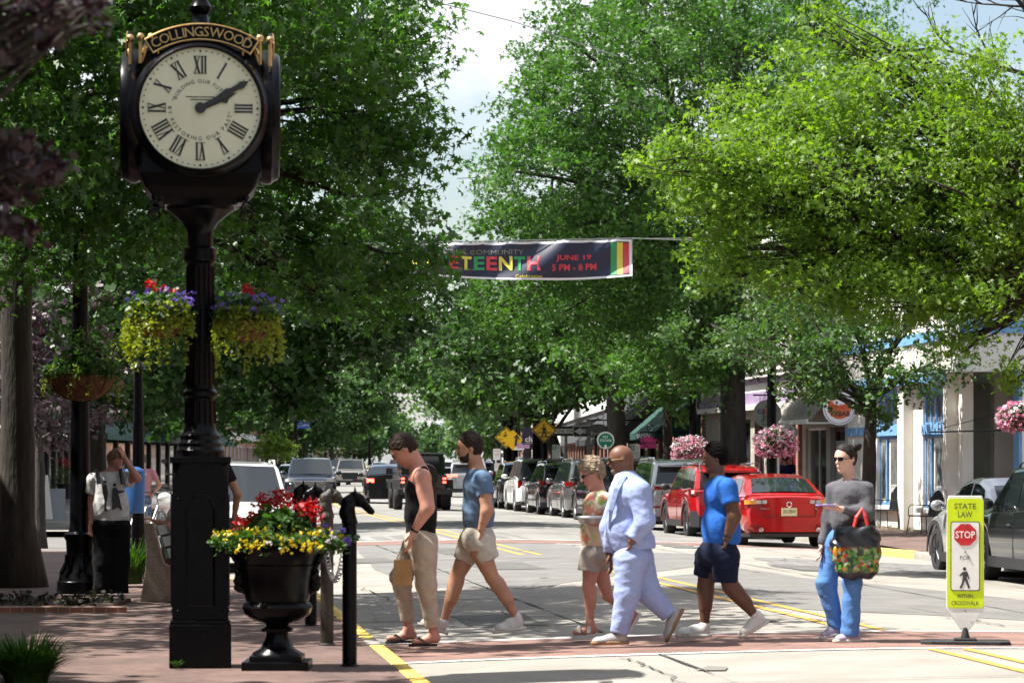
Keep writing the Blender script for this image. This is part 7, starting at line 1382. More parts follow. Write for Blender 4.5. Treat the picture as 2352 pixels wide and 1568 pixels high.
m.tube([(0, -.02, -.32), (0, -.02, -.1)], .03, 4); m.build('tree_emblem', mat('emblem olive', (.20, .30, .12), .6), tb); MB().box((.18, -.02, -.32), (.3, .01, .12)).build('lime_bar', mat('emblem lime', (.4, .5, .05), .6), tb)
# ------------------------------------------------------- cafe chairs
def cafe_chair(u, v, D, lab, rz):
    t = thing('cafe_chair', lab, 'chair', tuple(P(u, v, D)), rz, 'black metal cafe chairs'); pts = [(-.24, .40), (-.24, .82), (-.19, .86), (-.12, .94), (0, 1.0), (.12, .94), (.19, .86), (.24, .82), (.24, .40)]
    MB().prism(pts, FX((0, .22, 0), (1, 0, 0), (0, .18, 1)), .015).build('backrest', M_black, t); MB().box((0, 0, .42), (.5, .5, .03)).build('seat', M_black, t, bevel=.01)
    for sx in (-1, 1):
        for sy in (-1, 1): MB().tube([(sx * .23, sy * .22, .42), (sx * .27, sy * .27, 0)], .012, 6).build('leg', M_black, t)
        MB().tube([(sx * .25, .24, .64), (sx * .26, -.15, .66), (sx * .25, -.23, .6), (sx * .25, -.23, .42)], .011, 6).build('armrest', M_black, t)
    return t
cafe_chair(2122, 1228, 66.5, 'black cafe chair nearest the silver car, facing left', R(-62)); cafe_chair(2030, 1212, 71, 'black cafe chair partly behind the dark tree trunk', R(-66))
# ------------------------------------------------------- left side bits
t = thing('sandwich_board', 'pale folding signboard with cursive shop name and handwritten notice', 'sign', tuple(P(128, 1195, 80)), R(6)); pw, ph_ = .5, .86; M_pb = mat('pale board', (.50, .58, .64), .6)
for s, nm in ((-1, 'front_panel'), (1, 'rear_panel')): MB().prism(rrect(pw, ph_, .01, 3, (0, ph_ / 2)), FX((0, s * .2, 0), (1, 0, 0), (0, -s * .2, ph_)), .012).build(nm, M_pb, t)
MB().text('Ornamento', 1, FX((0, -.2 + .2 * .7 - .004, ph_ * .70), (1, 0, 0), (0, .2, ph_)), fit=(.38, .10), off=.01, ext=.006).text('WE HAVE', 1, FX((0, -.2 + .2 * .42 - .004, ph_ * .42), (1, 0, 0), (0, .2, ph_)), fit=(.2, .035), ext=.006).text("FATHER'S DAY", 1, FX((0, -.2 + .2 * .35 - .004, ph_ * .36), (1, 0, 0), (0, .2, ph_)), fit=(.28, .035), ext=.006).text('CARDS!', 1, FX((0, -.2 + .2 * .3 - .004, ph_ * .30), (1, 0, 0), (0, .2, ph_)), fit=(.17, .035), ext=.006).build('lettering', M_ink, t)
t = thing('sandwich_board', 'second white folding board half behind the broad dark trunk', 'sign', tuple(P(99, 1192, 79)), R(76)); MB().prism(rrect(.5, 1.15, .01, 3, (0, .575)), FX((0, -.15, 0), (1, 0, 0), (0, .12, 1)), .02).build('front_panel', M_wtxt, t); MB().prism(rrect(.5, 1.15, .01, 3, (0, .575)), FX((0, .15, 0), (1, 0, 0), (0, -.12, 1)), .02).build('rear_panel', M_wtxt, t)
t = thing('window_planter', 'dark planter with red stems and ferns beside the navy shop', 'planter', tuple(P(150, 1145, 84)), 0); MB().lathe([(.16, 0), (.24, .4), (.26, .42)], 16).build('pot', M_black, t); rng = np.random.default_rng(77); bunch('foliage', t, rng.normal(0, 1, (60, 3)) * (.22, .2, .14) + (0, 0, .6), 6, .07, .10, BLADE, LM_fol, 78); bunch('red_foliage', t, rng.normal(0, 1, (24, 3)) * (.15, .15, .12) + (.05, 0, .95), 5, .07, .10, BLADE, LM_red, 79)
t = thing('recycling_bin', 'bright blue recycling container strapped to the dark lamp post', 'bin', tuple(P(309, 1178, 46)), 0); MB().lathe([(.13, 0), (.15, .02), (.16, .62), (.14, .66), (.05, .7)], 20).build('bin', mat('blue plastic', (.012, .08, .25), .5, var=.1), t, True); MB().text('CYCLE', 1, FR(0, .46, -.165), fit=(.2, .05)).build('lettering', M_ink, t)
def bike(u, v, D, lab):
    t = thing('bicycle', lab, 'bicycle', tuple(P(u, v, D)), R(75), 'bicycles at the left racks')
    for x in (-.52, .52): w_ = MB(); w_.torus((x, 0, .34), .33, .018, Matrix.Rotation(R(90), 3, 'X'), 26, 6); [w_.tube([(x, 0, .34), (x + .32 * math.cos(a), 0, .34 + .32 * math.sin(a))], .002, 3) for a in np.linspace(0, 5.8, 14)]; w_.build('wheel', M_black, t)
    f = MB(); [f.tube([a, b_], .016, 6) for a, b_ in (((-.52, 0, .34), (-.1, 0, .30)), ((-.1, 0, .3), (.36, 0, .78)), ((-.2, 0, .82), (-.1, 0, .3)), ((-.2, 0, .76), (.34, 0, .82)), ((.34, 0, .9), (.52, 0, .34)), ((-.52, 0, .34), (-.2, 0, .76)))]; f.build('frame', M_grey, t)
    MB().ell((-.22, 0, .88), (.12, .06, .03)).build('saddle', M_black, t); MB().tube([(.34, 0, .9), (.34, 0, 1.0), (.36, .25, 1.02)], .013, 6).tube([(.34, 0, 1.0), (.36, -.25, 1.02)], .013, 6).build('handlebar', M_black, t)
bike(345, 1262, 54, 'black bicycle parked by the racks left of the pedestal'); bike(322, 1255, 57, 'farther bicycle half hidden behind the blue bin')
t = thing('motor_scooter', 'white motor scooter with a black mirror behind the bench', 'scooter', tuple(P(372, 1215, 60)), R(60)); sc = SDF(); sc.cap((-.5, 0, .55), (.1, 0, .5), .16, .12, .05); sc.cap((.1, 0, .35), (.45, 0, .35), .1, .1, .05); sc.cap((.45, 0, .35), (.55, 0, .95), .1, .12, .06); sdf_obj('body', sc, t, mat('gloss white', (.72, .72, .72), .2, coat=1), .015)
for x in (-.45, .68): MB().torus((x, 0, .24), .19, .06, Matrix.Rotation(R(90), 3, 'X'), 20, 8).build('wheel', M_black, t, True)
MB().ell((-.25, 0, .76), (.35, .13, .07)).build('saddle', M_black, t, True); MB().tube([(.55, -.3, 1.08), (.55, .3, 1.08)], .018, 6).tube([(.55, .25, 1.08), (.5, .32, 1.3)], .008, 4).ell((.5, .32, 1.34), (.02, .08, .05)).build('handlebar', M_black, t)
# planting bed round the left oak, groundcover and grass
b = MB(); b.box2((-7.9, 31.9, -.05), (-4.05, 32.05, .07)); setp(b.build('brick_edging', M_redbr, bevel=.01), 'low brick edging along the near side of the dark planting bed', 'edging')
bd_ = MB(); bd_.box2((-7.9, 32.051, -.02), (-4.3, 34.4, .04)); setp(bd_.build('planting_bed', M_soil), kind='structure')
rng = np.random.default_rng(88)
def ground_cover(name, pts, per, sp, size, m, lab=None, T=HEX, tilt=1.2, seed=9): V, F, a = leaves(np.random.default_rng(seed), pts, per, sp, size, T, flat=.5, tilt=tilt); return setp(link_mesh(name, np_mesh(name, V, F, a), None, m), kind='stuff')
ground_cover('ground_cover', np.stack([rng.uniform(-7.6, -4.45, 110), rng.uniform(32.2, 34.2, 110), rng.uniform(.04, .09, 110)], 1), 6, .07, .07, leaf_mat('dry ground cover', (.012, .014, .008), (.05, .045, .03), (1, 1, .5), .3, .7))
def grass_clump(name, c, rad, n, L_, m, lab, cat='plant'):
    rng = np.random.default_rng(int(c[1] * 7)); V = []; F = []; a_ = []
    for i in range(n):
        th = rng.uniform(0, 6.28); rr = rad * .35 * math.sqrt(rng.uniform()); b0 = np.array([rr * math.cos(th), rr * math.sin(th), 0]); d = np.array([math.cos(th), math.sin(th), 0]); l = L_ * rng.uniform(.6, 1.1); bend = rng.uniform(.3, 1.0); sd = np.array([-d[1], d[0], 0]) * .006; n0 = len(V)
        for j in range(6): s = j / 5; p = b0 + d * (rad * bend * s ** 1.6) + UP * (l * (s - .55 * bend * s ** 2.2)); w_ = sd * (1 - s ** 2) * 1.6; V += [p - w_, p + w_]
        for j in range(5): q = n0 + 2 * j; F.append((q, q + 1, q + 3, q + 2)); a_.append(rng.uniform(0, 1))
    t = thing(name, lab, cat, c, 0); link_mesh('blades', np_mesh('blades', V, F, a_), t, m); return t
LM_gr = leaf_mat('grass blades', (.02, .06, .010), (.06, .14, .02), (1.2, 1.4, .4), .35, .45)
grass_clump('ornamental_grass', tuple(P(60, 1572, 21.8)), .42, 900, .48, LM_gr, 'arching clump of ornamental grass in the bottom left corner'); grass_clump('ornamental_grass', tuple(P(-60, 1560, 22.2)), .40, 700, .42, LM_gr, 'ornamental grass at the very edge of the bottom left corner')
grass_clump('weed', tuple(P(405, 1531, 23.3)), .07, 26, .09, LM_gr, 'small weed at the foot of the clock plinth'); grass_clump('fern', tuple(P(300, 1340, 38.5)), .45, 420, .75, LM_gr, 'tall green plant behind the legs of the backpack wearer')
ground_cover('kerb_weeds', np.stack([np.array([cx(y) + 10.35 for y in np.linspace(62, 80, 90)]) + rng.normal(0, .12, 90), np.linspace(62, 80, 90), np.full(90, .03)], 1), 7, .07, .06, leaf_mat('weeds', (.08, .14, .02), (.18, .28, .05), (1, 1, .5), .3, .5), T=BLADE)
# purple plum sprays close to the camera at the top left
loc = (-3.6, 11.0, 0)
tree('plum_tree', 'purple leaved plum whose dark sprays hang into the top left corner', loc, 2.4, .09, [tuple(P(u, v, 11) - Vector(loc)) + (rx, .3, rz) for (u, v, rx, rz) in ((40, 50, .10, .05), (120, 45, .12, .045), (190, 20, .08, .035), (10, 130, .08, .03), (20, 340, .07, .06), (60, 400, .08, .05), (95, 370, .06, .03), (20, 450, .06, .03), (30, 520, .04, .015), (-90, 100, .15, .1), (-90, 420, .12, .1))], LM_pur, M_bark, size=.045, per=6, dens=22, T=RHOMB, spread=.035, seed=61, twigs=6, base_flare=1.2)
tree('plum_tree', 'purple leaved plum in the shade behind the black lamp post', (-9.6, 62, -.06), 2.2, .12, IB((-9.6, 62, -.06), [(110, 720, 60, 1.0, 1.0, .9), (150, 820, 60, .9, 1.0, .7), (110, 930, 60, .9, .9, .6), (170, 980, 60, .6, .8, .4), (60, 860, 60, .8, .9, .8)]), LM_pur, M_bark, size=.12, per=12, dens=1.0, T=HEX, spread=.2, seed=62)
# bare branches at the top right and top centre
bb_ = thing('bare_tree', 'leafless branches reaching in at the top right corner', 'tree', (11.5, 52, -.1), 0); m = MB(); rd = random.Random(4)
m.tube([(0, 0, -.2), (.1, 0, 4), (-.4, 0, 8)], [.2, .16, .12], 10); 
def twig(p, d, L_, r_, n):
    pts = [Vector(p)]; dd = Vector(d).normalized()
    for i in range(6): dd = (dd + Vector((rd.uniform(-.18, .18), rd.uniform(-.1, .1), rd.uniform(-.16, .16)))).normalized(); pts.append(pts[-1] + dd * L_ / 6)
    m.tube(pts, [max(.003, r_ * (1 - i / 7.5)) for i in range(7)], 5, cap=False)
    if n > 0:
        for j in (1, 2, 3, 4, 5): twig(pts[j], dd + Vector((rd.uniform(-.6, .6), rd.uniform(-.3, .3), rd.uniform(-.8, .8))), L_ * rd.uniform(.35, .6), r_ * .5, n - 1)
o_ = Vector((11.5, 52, -.1)); a0 = P(2420, 190, 52) - o_; m.tube([(-.4, 0, 8), a0], [.12, .07], 8); twig(a0, P(2140, 90, 52) - P(2420, 190, 52), 2.6, .055, 2); twig(a0 + Vector((0, 0, .5)), P(2260, -40, 52) - P(2420, 190, 52), 2.6, .05, 2); twig(P(2400, 20, 52) - o_, (-1, 0, .1), 1.6, .03, 2)
me = bpy.data.meshes.new('trunk'); me.from_pydata(m.v, [], m.f); link_mesh('trunk', me, bb_, M_bark, True)
# ================================================================ VEHICLES
def paint(n, c, rough=.22, metal=.25): return mat('car paint ' + n, c, rough, metal=metal, coat=1, spec=.5)
M_cglass = mat('car glass', (.012, .016, .018), .03, spec=.75); M_tyre = mat('tyre rubber', (.018, .017, .016), .85, bump=.3, bscale=30); M_rim = mat('alloy rim', (.45, .45, .46), .3, metal=.9); M_rimd = mat('dark alloy rim', (.05, .05, .055), .35, metal=.8)
M_plastic = mat('black plastic', (.02, .02, .022), .55); M_chrome = mat('chrome', (.75, .75, .76), .12, metal=1); M_tail = mat('tail lamp red', (.20, .002, .004), .12, coat=1); M_taillit = mat('tail lamp lit', (.7, .02, .02), .3, emit=(1, .08, .05), es=4); M_clear = mat('lamp clear', (.55, .55, .56), .12, coat=1); M_amber = mat('amber lens', (.8, .3, .04), .2, coat=1); M_plate = mat('plate cream', (.72, .68, .42), .5)
def interp(P_, x):
    if x <= P_[0][0]: return P_[0][1]
    for (a, b), (c, d) in zip(P_, P_[1:]):
        if x <= c: s = (x - a) / (c - a); return b + (d - b) * s
    return P_[-1][1]
def sinterp(P_, x):
    return (interp(P_, x - .06) + interp(P_, x) * 2 + interp(P_, x + .06)) / 4
def car(name, label, loc, rz, p, pm, lo=0, cat='car', group=None, lit=False):
    """local +x is forward. p: L W H belt roof(list) wheels(xr,xf) wr"""
    t = thing(name, label, cat, loc, rz, group); L, W_, H = p['L'], p['W'], p['H']; hw = W_ / 2; wr = p.get('wr', .35); clr = p.get('clr', .22); xw = p['wheels']; top = p['top']; Ra = wr * 1.16
    endk = p.get('endk', .84)
    def wid(x):
        d = L / 2 - abs(x); return hw * (1 - (1 - endk) * max(0, 1 - d / .42) ** 2.4)
    bump_z = p.get('bz', .52)
    def section(x, sh=1.0):
        w = wid(x) * sh; zt = sinterp(top, x); zb = clr + .05 * max(0, 1 - (L / 2 - abs(x)) / .5)
        for xc in xw:
            if abs(x - xc) < Ra: zb = max(zb, wr + math.sqrt(Ra * Ra - (x - xc) ** 2) * 1.0 - .02)
        zb = min(zb, zt - .12); h = zt - zb; zz = lambda f: zb + h * f
        rd_k = p.get('rnd', 0); pts = [(w * (.94 - .07 * rd_k), zb), (w * (.985 - .03 * rd_k), zb + min(.05 + .06 * rd_k, h * .25)), (w * 1.0, zz(.40)), (w * 1.0, zz(.62)), (w * (.985 - .02 * rd_k), zz(.80)), (w * (.955 - .05 * rd_k), zt - .035 - .01 * rd_k), (w * (.91 - .10 * rd_k), zt - .005), (w * .5, zt + .02), (0, zt + .028)]
        o = []
        for y, z in pts:
            dx = 0; e = max(0, 1 - (L / 2 - abs(x)) / .12)
            if e > 0: dx = math.copysign(1, x) * e * (.06 * math.exp(-((z - bump_z) / .17) ** 2) - .05 * max(0, (z - .75)) / .3 - .05 * max(0, .32 - z) / .15)
            o.append((x + dx, y, z))
        return o
    xs = sorted(set([-L / 2, -L / 2 + .03, -L / 2 + .08, -L / 2 + .15, L / 2 - .15, L / 2 - .08, L / 2 - .03, L / 2] + [round(-L / 2 + .2 + i * (L - .4) / 44, 4) for i in range(45)] + [xc + s * Ra * c for xc in xw for s in (-1, 1) for c in (1.0, .98, .93, .85)]))
    V = []; F = []; n = 17
    for i, x in enumerate(xs):
        s = section(x, .985 if i in (0, len(xs) - 1) else 1); row = s + [(a, -b, c) for a, b, c in s[-2::-1]]; V += row
    for i in range(len(xs) - 1):
        for k in range(n - 1): a = i * n + k; F.append((a, a + 1, a + 1 + n, a + n))
    F.append(tuple(range(n))); F.append(tuple(range(len(V) - 1, len(V) - n - 1, -1)))
    b = MB(); b.add(V, F); b.build('body', pm, t, True, auto=32)
    ub = MB(); ub.box2((-L / 2 + .25, -hw * .80, clr - .02), (L / 2 - .25, hw * .80, .55)); ub.build('underbody', M_plastic, t)
    # greenhouse
    rf = p['roof']; x0, x1 = rf[0][0], rf[-1][0]; zbelt = lambda x: sinterp(top, x); zb0 = min(interp(top, x0), interp(top, x1)); wb = hw * .93; wt_ = hw * p.get('tumble', .74)
    ys_ = lambda z: wb - (z - zb0) * (wb - wt_) / (H - zb0)
    gx = sorted(set([q[0] for q in rf] + [x0 + (x1 - x0) * i / 26 for i in range(27)])); V = []; F = []
    for x in gx:
        zr_ = interp(rf, x); zb_ = min(zbelt(x) - .03, zr_ - .005); ye = ys_(max(zr_ - .05, zb_)); k = min(1, (zr_ - zb_) / .12)
        pts = [(ys_(zb_), zb_), (ye, max(zr_ - .05, zb_)), (ye - .035 * k, zr_ - .012), (ye * .75, zr_ + .012 * k), (0, zr_ + .028 * k)]; row = [(x, a, c) for a, c in pts] + [(x, -a, c) for a, c in pts[-2::-1]]; V += row
    n = 9
    for i in range(len(gx) - 1):
        for k in range(n - 1): a = i * n + k; F.append((a, a + 1, a + 1 + n, a + n))
    F.append(tuple(range(n))); F.append(tuple(range(len(V) - 1, len(V) - n - 1, -1)))
    b = MB(); b.add(V, F); b.build('roof', p.get('roofm', pm), t, True, auto=30)
    # glass: sloping panes follow the roof profile
    def pane(nm, xa, xb, za_in=.10, mi=.90, m=M_cglass):
        V = []; F = []; q = [xa + (xb - xa) * i / 6 for i in range(7)]
        for x in q:
            z = interp(rf, x); y = ys_(z) * mi; V += [(x, -y, z), (x, -y * .5, z + .012), (x, 0, z + .026), (x, y * .5, z + .012), (x, y, z)]
        for i in range(6):
            for k in range(4): a = i * 5 + k; F.append((a, a + 1, a + 6, a + 5))
        nx = 1 if xb > 0 else -1; dx = .012 * nx; V = [(a + dx, b_, c + .014) for a, b_, c in V]; mb = MB(); mb.add(V, F); return mb.build(nm, m, t, True)
    ra, rb = p['rear'], p['front']       # x ranges of rear window and windshield on the roof profile
    pane('rear_window', ra[0], ra[1], mi=p.get('rwm', .88)); pane('windshield', rb[0], rb[1], mi=.91)
    if p.get('spoiler'): MB().box((ra[1] - .10, 0, interp(rf, ra[1]) + .0), (.26, W_ * .66, .035)).build('spoiler', p.get('roofm', pm), t, bevel=.01)
    for sd in (-1, 1):
        for i, (xa, xb, sl0, sl1) in enumerate(p['side']):      # bottom x range, top inset rear/front
            zlo = lambda x: zbelt(x) + .035; N = 8; V = []; F = []
            for j in range(N + 1):
                f = j / N; x = xa + (xb - xa) * f; xt = xa + sl0 + (xb - sl1 - xa - sl0) * f; zt = interp(rf, xt) - .075; zl = zlo(x); zt = max(zt, zl + .01)
                V += [(x, sd * (ys_(zl) + .006), zl), (xt, sd * (ys_(zt) + .006), zt)]
            for j in range(N): a = 2 * j; F.append((a, a + 2, a + 3, a + 1))
            MB().add(V, F).build('side_window', M_cglass, t)
        if lo: continue
        m = MB(); mx_ = p['mirror']; zc = zbelt(mx_) + .10; m.ell((mx_, sd * (hw + .10), zc), (.07, .115, .085), 12, 8); m.tube([(mx_, sd * (hw - .06), zc - .05), (mx_, sd * (hw + .04), zc - .02)], .03, 6); m.build('mirror', p.get('mm', pm), t, True)
        for xd in p.get('doors', ()):
            m = MB(); zt = zbelt(xd) - .04; yy = wid(xd) + .001
            m.box((xd, sd * yy, (clr + .08 + zt) / 2), (.010, .006, zt - clr - .08)); m.build('door_seam', M_plastic, t)
            MB().box((xd + .13, sd * (yy + .012), zt - .16), (.19, .03, .035)).build('door_handle', p.get('hm', pm), t, bevel=.008)
        if p.get('clad'):
            m = MB()
            for xc in xw:
                pts = [(xc + (Ra + .0) * math.cos(a), wr - .02 + (Ra) * math.sin(a)) for a in np.linspace(-.05, math.pi + .05, 18)]; out_ = [(xc + (Ra + .075) * math.cos(a), wr - .02 + (Ra + .075) * math.sin(a)) for a in np.linspace(math.pi + .05, -.05, 18)]
                m.prism(pts + out_, FX((0, sd * (hw * 1.0 + (.012 if sd > 0 else -.002)), 0), (1, 0, 0), (0, 0, 1)), .014)
            m.box(((xw[0] + xw[1]) / 2, sd * (hw * .99), clr + .06), (xw[1] - xw[0] - 2 * Ra, .04, .15)); m.build('wheel_arch_cladding', p.get('cm', M_plastic), t)
        if p.get('rails'): r0, r1 = p['rails']; zr1 = interp(rf, (r0 + r1) / 2); y = sd * (wt_ - .03); MB().tube([(r0, y, interp(rf, r0)), (r0 + .12, y, zr1 + .05), (r1 - .12, y, interp(rf, r1 - .12) + .06), (r1, y, interp(rf, r1) + .005)], .018, 6).build('roof_rail', p.get('railm', M_chrome), t, True)
    # wheels
    for xc in xw:
        for sd in (-1, 1):
            yo = sd * (hw - .015); w_ = MB(); w_.x = Matrix.Translation((xc, yo, wr)) @ Matrix.Rotation(R(90) * (-sd), 4, 'X')
            w_.lathe([(wr * .62, -.22), (wr * .93, -.22), (wr, -.19), (wr, -.03), (wr * .93, .0), (wr * .70, .004), (wr * .66, -.01)], 30); wo = w_.build('wheel', M_tyre, t, True, auto=30)
            r_ = MB(); r_.x = w_.x; r_.lathe([(wr * .04, -.04), (wr * .60, -.045), (wr * .69, -.012), (wr * .67, -.006), (wr * .60, -.03)], 28)
            for k in range(p.get('spokes', 5) * 2): a = 2 * math.pi * (k // 2) / p.get('spokes', 5) + (.16 if k % 2 else -.16); r_.tube([(wr * .10 * math.cos(a), wr * .10 * math.sin(a), -.015), (wr * .64 * math.cos(a * 1), wr * .64 * math.sin(a), -.018)], wr * .055, 5)
            r_.lathe([(.0, -.01), (wr * .14, -.012)], 12); r_.build('rim', p.get('rimm', M_rim), wo, True)
    # lamp strips wrap round the corners in plan
    def wrap(nm, m, end, y0, z0, z1, side_len, both=True, taper=0, pr=.008):
        for sd in ((-1, 1) if both else (1,)):
            pl = []; xe = end * L / 2
            def dxz(z): return end * (.06 * math.exp(-((z - bump_z) / .17) ** 2) - .05 * max(0, (z - .75)) / .3)
            zc = (z0 + z1) / 2; d = dxz(zc); yend = wid(xe) * .985
            for y in np.linspace(y0, yend, 4): pl.append((xe + d + end * pr, y))
            for s in np.linspace(.03, max(.04, side_len), 6): x = xe - end * s; e = max(0, 1 - s / .12); pl.append((x + d * e + end * pr * .5, wid(x) * 1.0 + pr))
            V = []; F = []; N = len(pl)
            for j, (x, y) in enumerate(pl): f = j / (N - 1); zz0 = z0 + taper * f; V += [(x, sd * y, zz0), (x, sd * y, z1)]
            for (x, y) in pl: V += [(x - end * .05, sd * (y - .05), z0), (x - end * .05, sd * (y - .05), z1)]
            for j in range(N - 1): a = 2 * j; c = 2 * N + 2 * j; F += [(a, a + 2, a + 3, a + 1), (a + 1, a + 3, c + 3, c + 1), (a, c, c + 2, a + 2)]
            mb = MB(); mb.add(V, F); mb.build(nm, m, t, True)
    for q in p.get('lamps', ()): wrap(*q)
    xe = -L / 2
    if p.get('plate'): px, pz = p['plate']; MB().box((xe - .065, 0, pz), (.02, .31, .16)).build('plate', M_plate, t)
    if p.get('ptext'): MB().text(p['ptext'], 1, FX((xe - .079, 0, p['plate'][1]), (0, -1, 0), (0, 0, 1)), fit=(.26, .085), off=.005).build('plate_lettering', M_ink, t)
    if p.get('rbump'): z0, z1 = p['rbump']; wrap('rear_bumper_trim', p.get('rbm', M_plastic), -1, 0, z0, z1, .30)
    if p.get('fbump'): z0, z1 = p['fbump']; wrap('front_bumper_trim', M_plastic, 1, 0, z0, z1, .25)
    if p.get('pipes'):
        for y in p['pipes']: MB().x; m = MB(); m.x = Matrix.Translation((xe + .02, y, clr + .10)) @ Matrix.Rotation(R(-90), 4, 'Y'); m.lathe([(.03, 0), (.045, 0), (.045, .14), (.036, .14), (.034, .05)], 14); m.build('exhaust', M_chrome, t, True)
    if p.get('tailgate'): z0, z1, yw = p['tailgate']; m = MB(); [m.box((xe - .012, s * yw, (z0 + z1) / 2), (.05, .012, z1 - z0)) for s in (-1, 1)]; m.box((xe - .03, 0, z0), (.07, 2 * yw, .012)); m.build('tailgate_seam', M_plastic, t)
    if p.get('grille'):
        y, z0, z1, mg = p['grille']; m = MB(); xg = L / 2 + .02; m.prism([(-y, z1), (-y * .8, z0), (y * .8, z0), (y, z1)], FX((xg + .015, 0, 0), (0, 1, 0), (0, 0, 1)), .03); g_ = m.build('grille', M_plastic, t)
        m = MB(); k = 7
        for i in range(k): z = z0 + (z1 - z0) * (i + .5) / k; m.box((xg + .05, 0, z), (.012, 2 * y * (.82 + .16 * (i + .5) / k), .012))
        m.tube([(xg + .05, -y, z1), (xg + .05, -y * .8, z0), (xg + .05, y * .8, z0), (xg + .05, y, z1), (xg + .05, -y, z1)], .014, 5); m.build('grille_bars', mg, g_)
    return t
SEDAN = dict(L=4.80, W=1.82, H=1.46, top=[(-2.4, .98), (-2.3, 1.03), (-1.75, 1.06), (-.9, 1.0), (.9, .97), (1.3, .95), (2.1, .80), (2.35, .70), (2.4, .62)], roof=[(-2.02, 1.06), (-1.30, 1.38), (-.8, 1.45), (-.1, 1.46), (.5, 1.40), (1.35, .97)], wheels=(-1.42, 1.38), wr=.33, clr=.20, rear=(-1.95, -1.32), front=(.54, 1.3), side=[(-.9 - .45, -.32, .28, .02), (-.26, .98, .02, .60)], mirror=.80, doors=(-.3, -1.15), tumble=.72)
SUV = dict(L=4.75, W=1.92, H=1.70, top=[(-2.37, 1.04), (-1.5, 1.10), (0, 1.06), (1.0, 1.04), (1.3, 1.03), (2.15, .94), (2.33, .84), (2.37, .74)], roof=[(-2.33, 1.05), (-2.0, 1.60), (-1.6, 1.67), (-.5, 1.70), (.4, 1.66), (1.25, 1.04)], wheels=(-1.40, 1.42), wr=.37, clr=.26, rear=(-2.29, -2.04), front=(.45, 1.2), side=[(-1.98, -1.32, .2, .02), (-1.26, -.30, .02, .02), (-.24, .95, .02, .55)], mirror=.75, doors=(-.27, -1.28), tumble=.76, spoiler=1, rails=(-1.9, .35), bz=.58, clad=1, tailgate=(.52, 1.0, .62))
BOXY = dict(SUV, L=5.0, W=1.98, H=1.83, top=[(-2.5, 1.12), (0, 1.12), (1.2, 1.10), (2.3, 1.02), (2.5, .85)], roof=[(-2.46, 1.12), (-2.30, 1.72), (-2.1, 1.79), (-.3, 1.83), (.5, 1.78), (1.25, 1.10)], wheels=(-1.45, 1.48), wr=.39, rear=(-2.44, -2.31), front=(.56, 1.2), side=[(-2.2, -1.35, .06, .02), (-1.28, -.35, .02, .02), (-.28, .95, .02, .5)], doors=(-.3, -1.3))
def street_rot(D, away=True): s = (cx(D + 3) - cx(D - 1)) / 4.0; a = math.atan2(1, s); return a if away else a + math.pi
def park(fn_p, name, label, D, tl, pm, away=True, dz=0, rear=True, yaw=0, **k):
    """D is the near end of the car, tl the lateral position of its centre"""
    L = fn_p['L']; a = street_rot(D, True); x = cx(D) + tl + math.cos(a) * L / 2; y = D + math.sin(a) * L / 2; z = zr(tl) + dz
    return car(name, label, (x, y, z), (a if away else a + math.pi) + yaw, fn_p, pm, **k)
red = paint('red', (.42, .006, .010), .18, .3); white = paint('white', (.72, .73, .72), .25, 0); silver = paint('silver', (.50, .51, .52), .25, .6); grey = paint('grey', (.16, .165, .17), .22, .6); blk = paint('black', (.010, .010, .012), .12, 0); dgrey = paint('dark grey', (.045, .047, .05), .2, .4); champ = paint('champagne', (.33, .31, .27), .25, .6)
TL = lambda y0, z0, z1, s, m=M_tail: ('tail_lamp', m, -1, y0, z0, z1, s)
cam_ = dict(SEDAN, lamps=[('tail_lamp', M_tail, -1, .56, .78, .96, .34), ('reverse_lamp', M_clear, -1, .44, .885, .955, .02, True, 0, .026), ('turn_lamp', M_amber, -1, .66, .875, .96, .10, True, 0, .032), ('reflector', M_tail, -1, .58, .42, .46, .02)], plate=(0, .72), ptext='J52 EBW', rbump=(.22, .29), pipes=(-.58, .58), endk=.88, rnd=1, clr=.27, tumble=.66, rwm=.86)
t = park(cam_, 'sedan', 'bright red sedan seen from behind with plate J52 EBW, nearest the walkers', 61, 5.92, red)
xe = -2.4 - .055; MB().torus((xe, 0, .87), .05, .009, Matrix.Diagonal((1, 1, 1)) @ Matrix.Rotation(R(90), 3, 'Y'), 20, 6).build('emblem', M_chrome, t, True); m = MB(); m.text('CAMRY', 1, FX((xe - .012, .50, .79), (0, -1, 0), (0, 0, 1)), fit=(.20, .04), off=.003).text('SE', 1, FX((xe - .012, -.55, .79), (0, -1, 0), (0, 0, 1)), fit=(.06, .035), off=.003); m.build('badge_lettering', M_chrome, t)
m = MB(); m.box((-2.42, .0, .63), (.02, 1.1, .012)); [m.box((-2.42, s * .55, .80), (.02, .012, .34)) for s in (-1, 1)]; m.build('boot_seam', M_plastic, t)
rs = dict(SUV, L=4.6, W=1.86, H=1.66, lamps=[('tail_lamp', M_tail, -1, .52, .98, 1.12, .42), ('lamp_lens', M_clear, -1, .66, 1.01, 1.09, .2, True, 0, .014)], plate=(0, .85), rbump=(.26, .62), mm=M_plastic, rimm=M_rimd, pipes=(-.55, .55)); rs['roof'] = [(-2.28, 1.06), (-1.85, 1.56), (-1.5, 1.63), (-.5, 1.66), (.4, 1.61), (1.25, 1.04)]; rs['rear'] = (-2.22, -1.9)
t = park(rs, 'suv', 'red compact SUV with grey wheel arch trim parked ahead of the red sedan', 68.9, 6.3, red); MB().prism([(-.06, 0), (.06, 0), (-.05, .09)], FX((-1.2, .01, 1.66), (1, 0, 0), (0, 0, 1)), .02).build('roof_antenna', red, t)
